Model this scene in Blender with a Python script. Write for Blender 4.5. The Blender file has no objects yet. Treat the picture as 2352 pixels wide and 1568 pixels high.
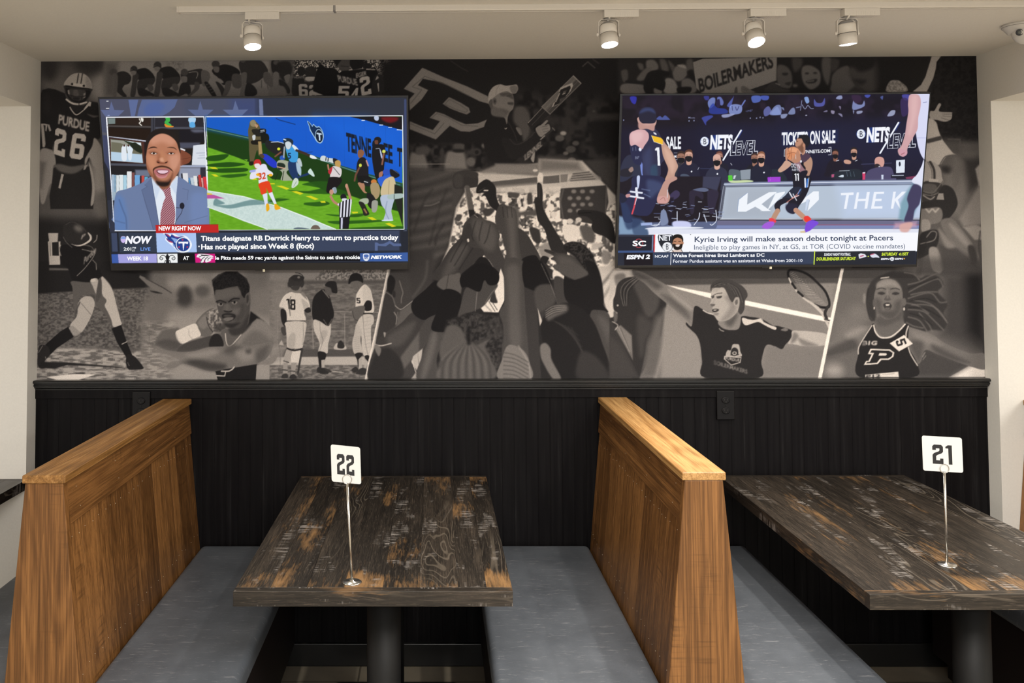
import bpy, bmesh, math, random
import numpy as np
from mathutils import Vector, Matrix
random.seed(7)
PI = math.pi
S = bpy.context.scene
COL = S.collection
# ---------------------------------------------------------------- camera
FOC, CX, CY = 2110.0, 975.7, 492.2            # in pixels of the 2352 x 1568 frame
YAW, PIT, ROL = 0.0100, 0.0401, 0.0038
EYE = Vector((0, 0, 1.653))
RC = Matrix.Rotation(YAW, 3, 'Z') @ Matrix.Rotation(PIT, 3, 'X') @ Matrix.Rotation(ROL, 3, 'Y')
cd = bpy.data.cameras.new('camera'); cam = bpy.data.objects.new('camera', cd); COL.objects.link(cam)
cd.sensor_width = 36; cd.lens = FOC*36/2352
cd.shift_x = (1176-CX)/2352; cd.shift_y = (CY-784)/2352; cd.clip_start = .05
cam.matrix_world = Matrix.Translation(EYE) @ (RC @ Matrix.Rotation(PI/2, 3, 'X')).to_4x4()
S.camera = cam
S.view_settings.view_transform = 'Standard'; S.view_settings.look = 'None'
S.view_settings.gamma = 1; S.view_settings.use_curve_mapping = False
S.view_settings.exposure = 0.12
# ---------------------------------------------------------------- world and large lights
W = bpy.data.worlds.new('world'); S.world = W; W.use_nodes = True
W.node_tree.nodes['Background'].inputs[0].default_value = (.97, .98, 1, 1)
W.node_tree.nodes['Background'].inputs[1].default_value = 1.05
def area_light(name, loc, size, power, color, rot=(0, 0, 0)):
    l = bpy.data.lights.new(name, 'AREA'); l.shape = 'RECTANGLE'; l.size, l.size_y = size
    l.energy = power; l.color = color
    o = bpy.data.objects.new(name, l); COL.objects.link(o); o.location = loc; o.rotation_euler = rot
    return o
# ceiling panels of the dining room behind the camera
area_light('ceiling_panel_light', (0.8, 0.4, 2.43), (2.2, .9), 105, (1, .955, .90))
area_light('ceiling_panel_light', (0.9, -1.8, 2.43), (2.4, .6), 75, (1, .97, .93))
area_light('ceiling_panel_light', (3.7, 1.6, 2.23), (1.2, .6), 62, (1, .965, .91))
area_light('ceiling_panel_light', (-3.1, 1.6, 2.23), (1.2, .6), 36, (1, .955, .90))
# ---------------------------------------------------------------- pixels to points
def ray(px, py):
    d = RC @ Vector(((px-CX)/FOC, 1, -(py-CY)/FOC)); return d
def atY(px, py, y): d = ray(px, py); return EYE + d*(y/d.y)
def atZ(px, py, z): d = ray(px, py); return EYE + d*((z-EYE.z)/d.z)
def atX(px, py, x): d = ray(px, py); return EYE + d*(x/d.x)
# ---------------------------------------------------------------- tags
def tag(o, label=None, cat=None, group=None, kind=None):
    if label: o['label'] = label
    if cat: o['category'] = cat
    if group: o['group'] = group
    if kind: o['kind'] = kind
    return o
def empty(name, loc, label, cat, group=None):
    o = bpy.data.objects.new(name, None); COL.objects.link(o); o.location = loc; o.empty_display_size = .05
    return tag(o, label, cat, group)
# ---------------------------------------------------------------- mesh builder
class MB:
    def __init__(s): s.v = []; s.f = []; s.g = []; s.t = []; s.m = []; s.sm = []
    def hexa(s, p, axis='z', tone=None, mat=0, off=None):
        """p: 8 corners, bottom ring then top ring"""
        n = len(s.v); t = random.random() if tone is None else tone
        if off is None: off = Vector((random.uniform(0, 20), random.uniform(0, 20), random.uniform(0, 20)))
        for q in p:
            q = Vector(q); s.v.append(q)
            a = {'x': (q.x, q.y, q.z), 'y': (q.y, q.x, q.z), 'z': (q.z, q.x, q.y)}[axis]
            s.g.append(Vector(a)+off); s.t.append(t)
        for f in ((3, 2, 1, 0), (4, 5, 6, 7), (0, 1, 5, 4), (1, 2, 6, 5), (2, 3, 7, 6), (3, 0, 4, 7)):
            s.f.append([n+i for i in f]); s.m.append(mat); s.sm.append(False)
        return s
    def box(s, x0, x1, y0, y1, z0, z1, **k):
        return s.hexa([(x0, y0, z0), (x1, y0, z0), (x1, y1, z0), (x0, y1, z0), (x0, y0, z1), (x1, y0, z1), (x1, y1, z1), (x0, y1, z1)], **k)
    def lathe(s, prof, seg=32, M=None, mat=0, cap=True, smooth=True):
        M = M or Matrix(); n = len(s.v)
        for r, z in prof:
            for i in range(seg):
                a = 2*PI*i/seg; q = M @ Vector((r*math.cos(a), r*math.sin(a), z))
                s.v.append(q); s.g.append(q.copy()); s.t.append(.5)
        for j in range(len(prof)-1):
            for i in range(seg):
                k = (i+1) % seg
                s.f.append([n+j*seg+i, n+j*seg+k, n+(j+1)*seg+k, n+(j+1)*seg+i]); s.m.append(mat); s.sm.append(smooth)
        if cap:
            s.f.append([n+i for i in range(seg)][::-1]); s.m.append(mat); s.sm.append(False)
            b = n+(len(prof)-1)*seg; s.f.append([b+i for i in range(seg)]); s.m.append(mat); s.sm.append(False)
        return s
    def tube(s, pts, r, seg=10, mat=0):
        pts = [Vector(p) for p in pts]; n = len(s.v)
        up = Vector((0.13, .31, .94)).normalized()
        for i, p in enumerate(pts):
            d = (pts[min(i+1, len(pts)-1)]-pts[max(i-1, 0)]).normalized()
            a = d.cross(up).normalized(); b = a.cross(d)
            rr = r[i] if isinstance(r, (list, tuple)) else r
            for k in range(seg):
                t = 2*PI*k/seg; q = p+(a*math.cos(t)+b*math.sin(t))*rr
                s.v.append(q); s.g.append(q.copy()); s.t.append(.5)
        for i in range(len(pts)-1):
            for k in range(seg):
                l = (k+1) % seg
                s.f.append([n+i*seg+k, n+i*seg+l, n+(i+1)*seg+l, n+(i+1)*seg+k]); s.m.append(mat); s.sm.append(True)
        s.f.append([n+k for k in range(seg)][::-1]); s.m.append(mat); s.sm.append(False)
        b = n+(len(pts)-1)*seg; s.f.append([b+k for k in range(seg)]); s.m.append(mat); s.sm.append(False)
        return s
    def prism(s, poly, d0, d1, to3, mat=0):
        """poly 2d list extruded between d0 and d1, to3(u,v,d)->point"""
        n = len(s.v); k = len(poly)
        for d in (d0, d1):
            for u, v in poly:
                q = Vector(to3(u, v, d)); s.v.append(q); s.g.append(q.copy()); s.t.append(.5)
        s.f.append([n+i for i in range(k)]); s.f.append([n+k+i for i in range(k)][::-1]); s.m += [mat]*2; s.sm += [False]*2
        for i in range(k):
            j = (i+1) % k; s.f.append([n+i, n+k+i, n+k+j, n+j]); s.m.append(mat); s.sm.append(False)
        return s
    def build(s, name, mats, parent=None, bevel=0, seg=2, loc=None, fix=True):
        me = bpy.data.meshes.new(name)
        off = Vector(loc) if loc is not None else (parent.matrix_world.translation.copy() if False else Vector((0, 0, 0)))
        if parent is not None and loc is None: off = Vector(parent.location)
        me.from_pydata([tuple(v-off) for v in s.v], [], s.f)
        if not isinstance(mats, (list, tuple)): mats = [mats]
        for m in mats: me.materials.append(m)
        me.polygons.foreach_set('material_index', s.m); me.polygons.foreach_set('use_smooth', s.sm)
        a = me.attributes.new('gc', 'FLOAT_VECTOR', 'POINT'); a.data.foreach_set('vector', [c for v in s.g for c in v])
        a = me.attributes.new('tone', 'FLOAT', 'POINT'); a.data.foreach_set('value', s.t)
        if fix:
            bm = bmesh.new(); bm.from_mesh(me); bmesh.ops.recalc_face_normals(bm, faces=bm.faces); bm.to_mesh(me); bm.free()
        o = bpy.data.objects.new(name, me); COL.objects.link(o)
        if parent is not None: o.parent = parent
        elif loc is not None: o.location = off
        if bevel:
            b = o.modifiers.new('bevel', 'BEVEL'); b.width = bevel; b.segments = seg; b.limit_method = 'ANGLE'; b.angle_limit = .6
            b.harden_normals = False
        return o
# ---------------------------------------------------------------- materials
def lin(c):
    if isinstance(c, str): c = [int(c[i:i+2], 16)/255 for i in (0, 2, 4)]
    return tuple(x/12.92 if x <= .04045 else ((x+.055)/1.055)**2.4 for x in c)
class NT:
    def __init__(s, name):
        s.m = bpy.data.materials.new(name); s.m.use_nodes = True; s.t = s.m.node_tree; s.n = s.t.nodes
        s.p = s.n['Principled BSDF']; s.out = s.n['Material Output']
    def l(s, a, b): s.t.links.new(a, b)
    def put(s, inp, v):
        if hasattr(v, 'is_linked') or isinstance(v, bpy.types.NodeSocket): s.l(v, inp)
        else: inp.default_value = v
    def attr(s, n, out='Vector'):
        a = s.n.new('ShaderNodeAttribute'); a.attribute_name = n; return a.outputs[out]
    def vmul(s, v, k):
        a = s.n.new('ShaderNodeVectorMath'); a.operation = 'MULTIPLY'; s.l(v, a.inputs[0]); a.inputs[1].default_value = k; return a.outputs[0]
    def math(s, op, a, b=0, c=None, clamp=False):
        m = s.n.new('ShaderNodeMath'); m.operation = op; m.use_clamp = clamp
        s.put(m.inputs[0], a); s.put(m.inputs[1], b)
        if c is not None: s.put(m.inputs[2], c)
        return m.outputs[0]
    def noise(s, v, scale=1, detail=3, rough=.5, dist=0):
        n = s.n.new('ShaderNodeTexNoise'); s.l(v, n.inputs['Vector']); n.inputs['Scale'].default_value = scale
        n.inputs['Detail'].default_value = detail; n.inputs['Roughness'].default_value = rough; n.inputs['Distortion'].default_value = dist
        return n.outputs['Fac']
    def ramp(s, f, stops, interp='LINEAR'):
        r = s.n.new('ShaderNodeValToRGB'); s.l(f, r.inputs[0]); e = r.color_ramp.elements; r.color_ramp.interpolation = interp
        while len(e) < len(stops): e.new(.5)
        for i, (p, c) in enumerate(stops):
            e[i].position = p; c = (c, c, c) if isinstance(c, (int, float)) else c; e[i].color = (*c, 1)
        return r.outputs[0]
    def mix(s, f, a, b, mode='MIX'):
        m = s.n.new('ShaderNodeMix'); m.data_type = 'RGBA'; m.blend_type = mode
        s.put(m.inputs[0], f); 
        for i, v in ((6, a), (7, b)):
            if isinstance(v, tuple): v = (*v, 1) if len(v) == 3 else v
            s.put(m.inputs[i], v)
        return m.outputs[2]
    def bump(s, h, st=.3, dist=.002):
        b = s.n.new('ShaderNodeBump'); b.inputs['Strength'].default_value = st; b.inputs['Distance'].default_value = dist
        s.l(h, b.inputs['Height']); s.l(b.outputs[0], s.p.inputs['Normal'])
    def obj(s): return s.n.new('ShaderNodeTexCoord').outputs['Object']
    def base(s, c): s.put(s.p.inputs['Base Color'], (*c, 1) if isinstance(c, tuple) else c)
    def rough(s, v): s.put(s.p.inputs['Roughness'], v)
def plain(name, c, rough=.5, metal=0, bump=0, bscale=200, spec=.5, var=.06):
    n = NT(name); co = n.obj(); f = n.noise(co, bscale, 3)
    n.base(n.mix(n.ramp(f, [(.3, 0.0), (.7, 1.0)]), tuple(x*(1-var) for x in c), tuple(min(1, x*(1+var)) for x in c)))
    n.rough(rough); n.p.inputs['Metallic'].default_value = metal; n.p.inputs['Specular IOR Level'].default_value = spec
    if bump: n.bump(f, bump, .001)
    return n.m
M = {}
M['paint'] = plain('cream_wall_paint', (.79, .765, .71), .75, bump=.25, bscale=130, var=.02)
M['ceil'] = plain('ceiling_paint', (.80, .77, .71), .8, bump=.3, bscale=160, var=.02)
M['fix'] = plain('white_fixture_enamel', (.74, .70, .64), .4, var=.01)
M['fixgrey'] = plain('light_grey_mesh', (.30, .29, .28), .6)
M['slot'] = plain('dark_vent_slot', (.03, .028, .025), .7)
M['camw'] = plain('white_camera_plastic', (.70, .68, .64), .35, var=.01)
M['lensring'] = plain('dark_lens_ring', (.035, .035, .04), .3)
M['lensglass'] = plain('lens_glass', (.12, .13, .12), .08)
M['steel'] = plain('brushed_chrome', (.60, .585, .55), .27, metal=1, var=.03)
M['card'] = plain('white_card', (.70, .71, .70), .5, var=.005)
M['ink'] = plain('black_print', (.012, .012, .014), .45)
M['plastic'] = plain('black_gloss_plastic', (.012, .012, .014), .25)
M['tag'] = plain('pale_sensor_label', (.75, .70, .52), .5)
M['blackmetal'] = plain('black_powder_coated_metal', (.010, .010, .010), .55, spec=.25, bump=.2, bscale=500)
M['blackwood'] = plain('dark_stained_bench_base', (.012, .006, .006), .55, bump=.2)
M['rail'] = plain('black_semi_gloss_trim', (.016, .0155, .015), .30, bump=.06, bscale=90)
M['outlet'] = plain('black_outlet_plastic', (.006, .0055, .006), .4, spec=.25)
M['floor'] = None
def emis(name, c, st):
    n = NT(name); n.p.inputs['Emission Color'].default_value = (*c, 1); n.p.inputs['Emission Strength'].default_value = st
    n.base((.8, .8, .8)); return n.m
M['bulb'] = emis('lit_lamp_lens', (1, .97, .92), 30)
def m_oak(name, dark, light, k=1.0):
    n = NT(name); g = n.attr('gc'); t = n.attr('tone', 'Fac')
    a = n.noise(n.vmul(g, (.6, 6.5, 6.5)), 1, 2, .45, .12)
    ring = n.math('SINE', n.math('MULTIPLY', a, 105.0))
    ring = n.math('MULTIPLY_ADD', ring, .5, .5)
    f = n.noise(n.vmul(g, (6, 260, 260)), 1, 4, .6)
    f2 = n.noise(n.vmul(g, (.9, 34, 34)), 1, 3, .6)
    f = n.noise(n.vmul(g, (3.2, 240, 240)), 1, 4, .6)
    s = n.math('ADD', n.math('MULTIPLY', ring, .075), n.math('MULTIPLY', f, .56))
    s = n.math('ADD', s, n.math('MULTIPLY', f2, .42))
    s = n.math('ADD', s, n.math('MULTIPLY_ADD', t, .24, -.22))
    c = n.ramp(s, [(.24, tuple(x*.5 for x in dark)), (.40, dark), (.58, light), (.85, tuple(min(1, x*1.3) for x in light))])
    saw = n.noise(n.vmul(g, (130, 6, 6)), 1, 2, .5)
    patch = n.noise(n.vmul(g, (1.6, 5, 5)), 1, 2)
    sm = n.math('MULTIPLY', n.ramp(saw, [(.55, 0.0), (.68, 1.0)]), n.ramp(patch, [(.55, 0.0), (.66, 1.0)]))
    c = n.mix(n.math('MULTIPLY', sm, .6), c, tuple(x*.35 for x in dark))
    pr = n.ramp(n.noise(n.vmul(g, (9, 420, 420)), 1, 2, .6, .8), [(.56, 0.0), (.66, 1.0)])
    c = n.mix(n.math('MULTIPLY', pr, .55), c, tuple(x*.5 for x in dark))
    n.base(c); n.rough(.42); n.bump(n.math('ADD', f, n.math('MULTIPLY', saw, .5)), .35, .0012)
    n.p.inputs['Coat Weight'].default_value = .06; n.p.inputs['Coat Roughness'].default_value = .35; n.p.inputs['Specular IOR Level'].default_value = .3
    return n.m
M['oak'] = m_oak('oiled_oak', (.138, .060, .018), (.280, .128, .040))
M['oakcap'] = m_oak('light_oak_cap', (.30, .145, .042), (.52, .30, .115))
def m_table():
    n = NT('distressed_black_stained_wood'); g = n.attr('gc'); t = n.attr('tone', 'Fac')
    a = n.noise(n.vmul(g, (1.3, 9, 9)), 1, 2, .5, .5)
    ring = n.math('MULTIPLY_ADD', n.math('SINE', n.math('MULTIPLY', a, 110.0)), .5, .5)
    fine = n.noise(n.vmul(g, (9, 300, 300)), 1, 4, .7)
    mid = n.noise(n.vmul(g, (2.5, 26, 26)), 1, 4, .65)
    s = n.math('ADD', n.math('MULTIPLY', fine, .5), n.math('MULTIPLY', mid, .45))
    s = n.math('ADD', s, n.math('MULTIPLY_ADD', t, .10, -.04))
    c = n.ramp(s, [(.34, (.007, .0055, .0045)), (.48, (.019, .0150, .0115)), (.60, (.046, .035, .026)), (.75, (.11, .083, .060))])
    # pale grain lines left in the pores
    gl = n.math('MULTIPLY', n.ramp(ring, [(.82, 0.0), (.97, 1.0)]), n.ramp(n.noise(n.vmul(g, (1.1, 3, 3)), 1, 2), [(.56, 0.0), (.66, 1.0)]))
    gl = n.math('MULTIPLY', gl, n.math('GREATER_THAN', n.attr('wear', 'Fac'), -.2))
    c = n.mix(n.math('MULTIPLY', gl, .28), c, (.26, .215, .165))
    pr = n.ramp(n.noise(n.vmul(g, (22, 520, 520)), 1, 2, .6, 1.2), [(.60, 0.0), (.68, 1.0)])
    c = n.mix(n.math('MULTIPLY', pr, .32), c, (.20, .155, .115))
    # rubbed through orange wood
    w = n.noise(n.vmul(g, (1.9, 6, 6)), 1, 3, .55); wf = n.noise(n.vmul(g, (14, 120, 120)), 1, 3, .7)
    e = n.attr('wear', 'Fac')
    wm = n.ramp(n.math('ADD', n.math('ADD', n.math('MULTIPLY', w, .8), n.math('MULTIPLY', wf, .35)), n.math('MULTIPLY', e, .20)), [(.67, 0.0), (.82, 1.0)])
    c = n.mix(n.math('MULTIPLY', wm, .68), c, (.35, .19, .075))
    # pale saw marks across the boards
    sc = n.noise(n.vmul(g, (150, 12, 12)), 1, 3, .6); sp = n.noise(n.vmul(g, (1.5, 5.5, 5.5)), 3.1, 3, .6)
    sm = n.math('MULTIPLY', n.ramp(sc, [(.50, 0.0), (.60, 1.0)]), n.ramp(sp, [(.565, 0.0), (.66, 1.0)]))
    c = n.mix(n.math('MULTIPLY', sm, .75), c, (.33, .30, .28))
    n.base(c); n.rough(n.ramp(s, [(.3, .30), (.7, .5)])); n.bump(n.math('ADD', fine, n.math('MULTIPLY', sc, .5)), .4, .0010)
    n.p.inputs['Coat Weight'].default_value = .12; n.p.inputs['Coat Roughness'].default_value = .28; n.p.inputs['Specular IOR Level'].default_value = .35
    return n.m
M['table'] = m_table()
def m_vinyl():
    n = NT('slate_grey_vinyl'); co = n.obj()
    big = n.noise(n.vmul(co, (1, .7, 1)), 7, 3, .6); cr = n.noise(n.vmul(co, (18, 95, 18)), 1, 4, .75, .6)
    line = n.ramp(cr, [(.58, 0.0), (.70, 1.0)])
    c = n.ramp(big, [(.3, (.078, .088, .104)), (.7, (.120, .134, .156))])
    c = n.mix(n.math('MULTIPLY', line, .5), c, (.34, .345, .36))
    n.base(c); n.rough(.42); n.bump(n.noise(co, 160, 4, .6), .35, .0015)
    return n.m
M['vinyl'] = m_vinyl()
def m_bead():
    n = NT('black_beadboard_paint'); co = n.obj()
    st = n.noise(n.vmul(co, (60, 1, 2.2)), 1, 3, .6); c = n.ramp(st, [(.45, (.0045, .0038, .0045)), (.64, (.008, .0072, .0078)), (.80, (.022, .021, .022))])
    n.base(c); n.rough(.5); n.p.inputs['Specular IOR Level'].default_value = .12; n.bump(n.noise(n.vmul(co, (150, 1, 6)), 1, 3), .3, .0008); return n.m
M['bead'] = m_bead()
def m_floor():
    n = NT('tan_floor_tile'); co = n.obj(); b = n.n.new('ShaderNodeTexBrick'); n.l(co, b.inputs['Vector'])
    b.inputs['Scale'].default_value = 1; b.inputs['Brick Width'].default_value = .6; b.inputs['Row Height'].default_value = .3; b.inputs['Mortar Size'].default_value = .004
    b.inputs['Color1'].default_value = (.50, .44, .34, 1); b.inputs['Color2'].default_value = (.46, .40, .31, 1); b.inputs['Mortar'].default_value = (.12, .1, .08, 1)
    f = n.noise(co, 14, 4); n.base(n.mix(.4, b.outputs[0], n.ramp(f, [(.3, (.17, .145, .11)), (.7, (.33, .28, .2))]))); n.rough(.4); return n.m
M['floor'] = m_floor()
def m_picture(name, emit):
    n = NT(name); a = n.attr('pic', 'Color')
    if emit:
        n.base((.002, .002, .002)); n.rough(.45); n.p.inputs['Specular IOR Level'].default_value = .15; n.l(a, n.p.inputs['Emission Color']); n.p.inputs['Emission Strength'].default_value = emit
    else:
        gr = n.noise(n.obj(), 620, 2, .7); gr2 = n.noise(n.obj(), 240, 2, .7)
        k = n.math('ADD', n.math('MULTIPLY_ADD', gr, 1.1, .30), n.math('MULTIPLY', gr2, .3))
        c = n.mix(1.0, a, n.mix(0.0, k, k), 'MULTIPLY'); n.base(c); n.rough(.85); n.p.inputs['Specular IOR Level'].default_value = .08
    return n.m
M['mural'] = m_picture('printed_wall_mural', 0)
M['screen'] = m_picture('television_picture', 1.0)
# ---------------------------------------------------------------- the room
XL, XR, YW, ZC, ZD = -1.620, 2.219, 3.75, 2.4416, 2.242
YF = 3.66
def struct(name, mb, mat, bevel=0):
    o = mb.build(name, mat, bevel=bevel); return tag(o, kind='structure')
X0, X1, Y0 = -4.3, 5.2, -3.4
struct('floor', MB().box(X0-.1, X1+.1, Y0-.1, YW+.15, -.1, 0), M['floor'])
c = MB(); c.box(XL, XR, Y0, YW+.1, ZC, ZC+.1); c.box(X0, XL, Y0, YW+.1, ZD, ZC+.1); c.box(XR, X1, Y0, YW+.1, ZD, ZC+.1)
struct('ceiling', c, M['ceil'])
w = MB(); w.box(XL, XR, YW, YW+.1, 0, ZC)
struct('wall_back', w, M['paint'])
struct('wall_back_left', MB().box(X0, XL, YF, YW+.1, 0, ZD), M['paint'])
struct('wall_back_right', MB().box(XR, X1, YF, YW+.1, 0, ZD), M['paint'])
struct('wall_left', MB().box(X0-.1, X0, Y0, YW+.1, 0, ZC), M['paint'])
struct('wall_right', MB().box(X1, X1+.1, Y0, YW+.1, 0, ZC), M['paint'])
# chair rail, header strip, beadboard and baseboard of the alcove
zr = .5164*-1+EYE.z
prof = [(0, 0), (.034, 0), (.040, -.004), (.040, -.010), (.030, -.013), (.030, -.016), (.034, -.019), (.034, -.023), (.026, -.026), (.026, -.030), (.016, -.036), (.016, -.040), (0, -.040)]
r = MB(); r.prism([(a, b) for a, b in prof], XL, XR+.003, lambda u, v, d: (d, YW-u, zr+v))
struct('trim_1', r, M['rail'])
b = MB(); b.box(XL, XR, YW-.016, YW, zr-.075, zr-.040)
gw = .0485; x = XL; i = 0
while x < XR-.004:
    x2 = min(x+gw-.002, XR); b.box(x, x2, YW-.0092, YW, .09, zr-.075); x += gw
b.box(XL, XR, YW-.008, YW, .09, zr-.075)
struct('trim_2', b, M['bead'], bevel=.0012)
struct('baseboard_back', MB().box(XL, XR, YW-.022, YW, 0, .09), M['rail'], bevel=.004)
# ---------------------------------------------------------------- wall outlets
def outlet(px, py, label):
    p = atY(px, py, YW-.016); e = empty('wall_outlet', p, label, 'outlet', None)
    y = p.y
    MB().box(p.x-.036, p.x+.036, y-.006, y+.004, p.z-.058, p.z+.058).build('cover_plate', M['outlet'], e, bevel=.003)
    for s in (-1, 1):
        m = MB(); m.lathe([(.0165, 0), (.0165, .004), (.014, .005)], 24, Matrix.Translation((p.x, y-.005, p.z+s*.021)) @ Matrix.Rotation(PI/2, 4, 'X') @ Matrix.Diagonal((1, .8, 1, 1)))
        so = m.build('socket', M['outlet'], e)
        k = MB()
        for q in (-.006, .006): k.box(p.x+q-.001, p.x+q+.001, y-.0105, y-.0095, p.z+s*.021-.001, p.z+s*.021+.006)
        k.lathe([(.0022, 0), (.0022, .001)], 12, Matrix.Translation((p.x, y-.0095, p.z+s*.021-.007)) @ Matrix.Rotation(PI/2, 4, 'X'))
        ko = k.build('slots', M['slot'], e)
        ko.parent = so
    MB().lathe([(.003, 0), (.0025, .0015)], 12, Matrix.Translation((p.x, y-.006, p.z)) @ Matrix.Rotation(PI/2, 4, 'X')).build('screw', M['blackmetal'], e)
outlet(1666, 930, 'black wall outlet on the panelling right of the middle wooden booth back')
outlet(325, 932, 'small black wall outlet on the panelling at far left behind the booth back')
# ---------------------------------------------------------------- booths
def cushion(x0, x1, y0, y1, z0, z1, mat, name, parent, flip=1):
    m = MB(); m.box(x0, x1, y0, y1, z0, z1)
    o = m.build(name, mat, parent); b = o.modifiers.new('bevel', 'BEVEL'); b.width = .022; b.segments = 5; b.limit_method = 'NONE'
    for p in o.data.polygons: p.use_smooth = True
    return o
SEATZ = .479
def booth(xc, hw, zc, yf, yb, label, seats, group=None, yside=None):
    e = empty('booth_bench', (xc, (yf+yb)/2, 0), label, 'booth bench')
    T = .0215; zt = zc-T; sl = .092
    def W_(z): return hw-.004+sl*(zt-z)
    cap = MB(); cap.box(xc-hw-.003, xc+hw+.003, yf-.004, yb, zt, zc, axis='y')
    cap.build('cap_rail', M['oakcap'], e, bevel=.003)
    th = .030
    p = MB(); p.hexa([(xc-W_(0), yf, 0), (xc+W_(0), yf, 0), (xc+W_(0), yf+th, 0), (xc-W_(0), yf+th, 0), (xc-W_(zt), yf, zt), (xc+W_(zt), yf, zt), (xc+W_(zt), yf+th, zt), (xc-W_(zt), yf+th, zt)], axis='z', tone=.55)
    p.build('end_panel', M['oak'], e, bevel=.0025)
    zh = zt-.118
    for s in (-1, 1):
        def face(za, zb, ya, yc, inset, tone=None, axis='z', m=None, t=.018):
            a0 = xc+s*(W_(za)-inset); a1 = xc+s*(W_(zb)-inset); b0 = a0-s*t; b1 = a1-s*t
            return m.hexa([(b0, ya, za), (a0, ya, za), (a0, yc, za), (b0, yc, za), (b1, ya, zb), (a1, ya, zb), (a1, yc, zb), (b1, yc, zb)], axis=axis, tone=tone)
        h = MB(); face(zh, zt, yf+th, yb, .003, axis='y', m=h, tone=.5)
        h.build('header_board', M['oak'], e, bevel=.002)
        m = MB(); y = yf+th; rs = random.Random(int(xc*50)+s)
        nails = []
        while y < yb-.005:
            wd = rs.choice([.075, .09, .105, .12, .14]); y2 = min(y+wd, yb)
            if yb-y2 < .04: y2 = yb
            face(.10, zh-.0015, y+.0006, y2-.0006, .0085, axis='z', m=m, tone=rs.uniform(.1, 1))
            for q in (.22, .78):
                yy = y+(y2-y)*q
                for zz in (zh-.03-rs.random()*.012, SEATZ+.035+rs.random()*.02):
                    nails.append((yy, zz))
            y = y2
        for yy in np.arange(yf+.09, yb-.05, .31):
            nails += [(yy, zt-.03), (yy+.02, zh+.03)]
        for yy, zz in nails:
            ins = .003 if zz > zh else .0085
            X = xc+s*(W_(zz)-ins)
            m.lathe([(.0016, -.0004), (.0012, .0006)], 6, Matrix.Translation((X, yy, zz)) @ Matrix.Rotation(s*PI/2, 4, 'Y'), mat=1)
        m.build('plank_back', [M['oak'], M['nail']], e, bevel=.0012)
        if s in seats:
            xo = seats[s]; xi = xc+s*(W_(SEATZ)-.002)
            lo, hi = min(xo, xi), max(xo, xi)
            cushion(lo, hi, yf+.035, yb-.003, SEATZ-.075, SEATZ, M['vinyl'], 'seat_cushion', e)
            q = MB(); q.box(min(xo-s*.02, xi), max(xo-s*.02, xi), yf+.05, yb-.01, .09, SEATZ-.075, axis='y'); q.box(min(xo-s*.07, xi), max(xo-s*.07, xi), yf+.08, yb-.02, 0, .09, axis='y')
            q.build('seat_base', M['blackwood'], e, bevel=.002)
    return e
M['nail'] = plain('pale_nail_head', (.55, .48, .36), .4)
seatL = atZ(623, 1395, SEATZ).x; seatM = atZ(1112, 1397, SEATZ).x; seatR = atZ(1764, 1300, SEATZ).x
ca, cb = (-1.0962-.9863)/2, (.6606+.7696)/2
YB = YW-.017
booth(ca, .055, 1.0610, 2.4625, YB, 'double sided oak booth back with grey vinyl seats left of table 22', {1: seatL, -1: 2*ca-seatL})
booth(cb, .055, 1.0634, 2.4785, YB, 'double sided oak booth back with grey vinyl seats between tables 22 and 21', {1: seatR, -1: seatM})
xr3 = atY(2346, 1155, 3.655); 
booth(2.368, .055, 1.062, 2.47, YF-.002, 'booth back whose brown edge just shows at the far right beside table 21', {-1: 2.368-.108-(seatR-cb-.108)+.06, 1: 2.368+seatR-cb})
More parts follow.
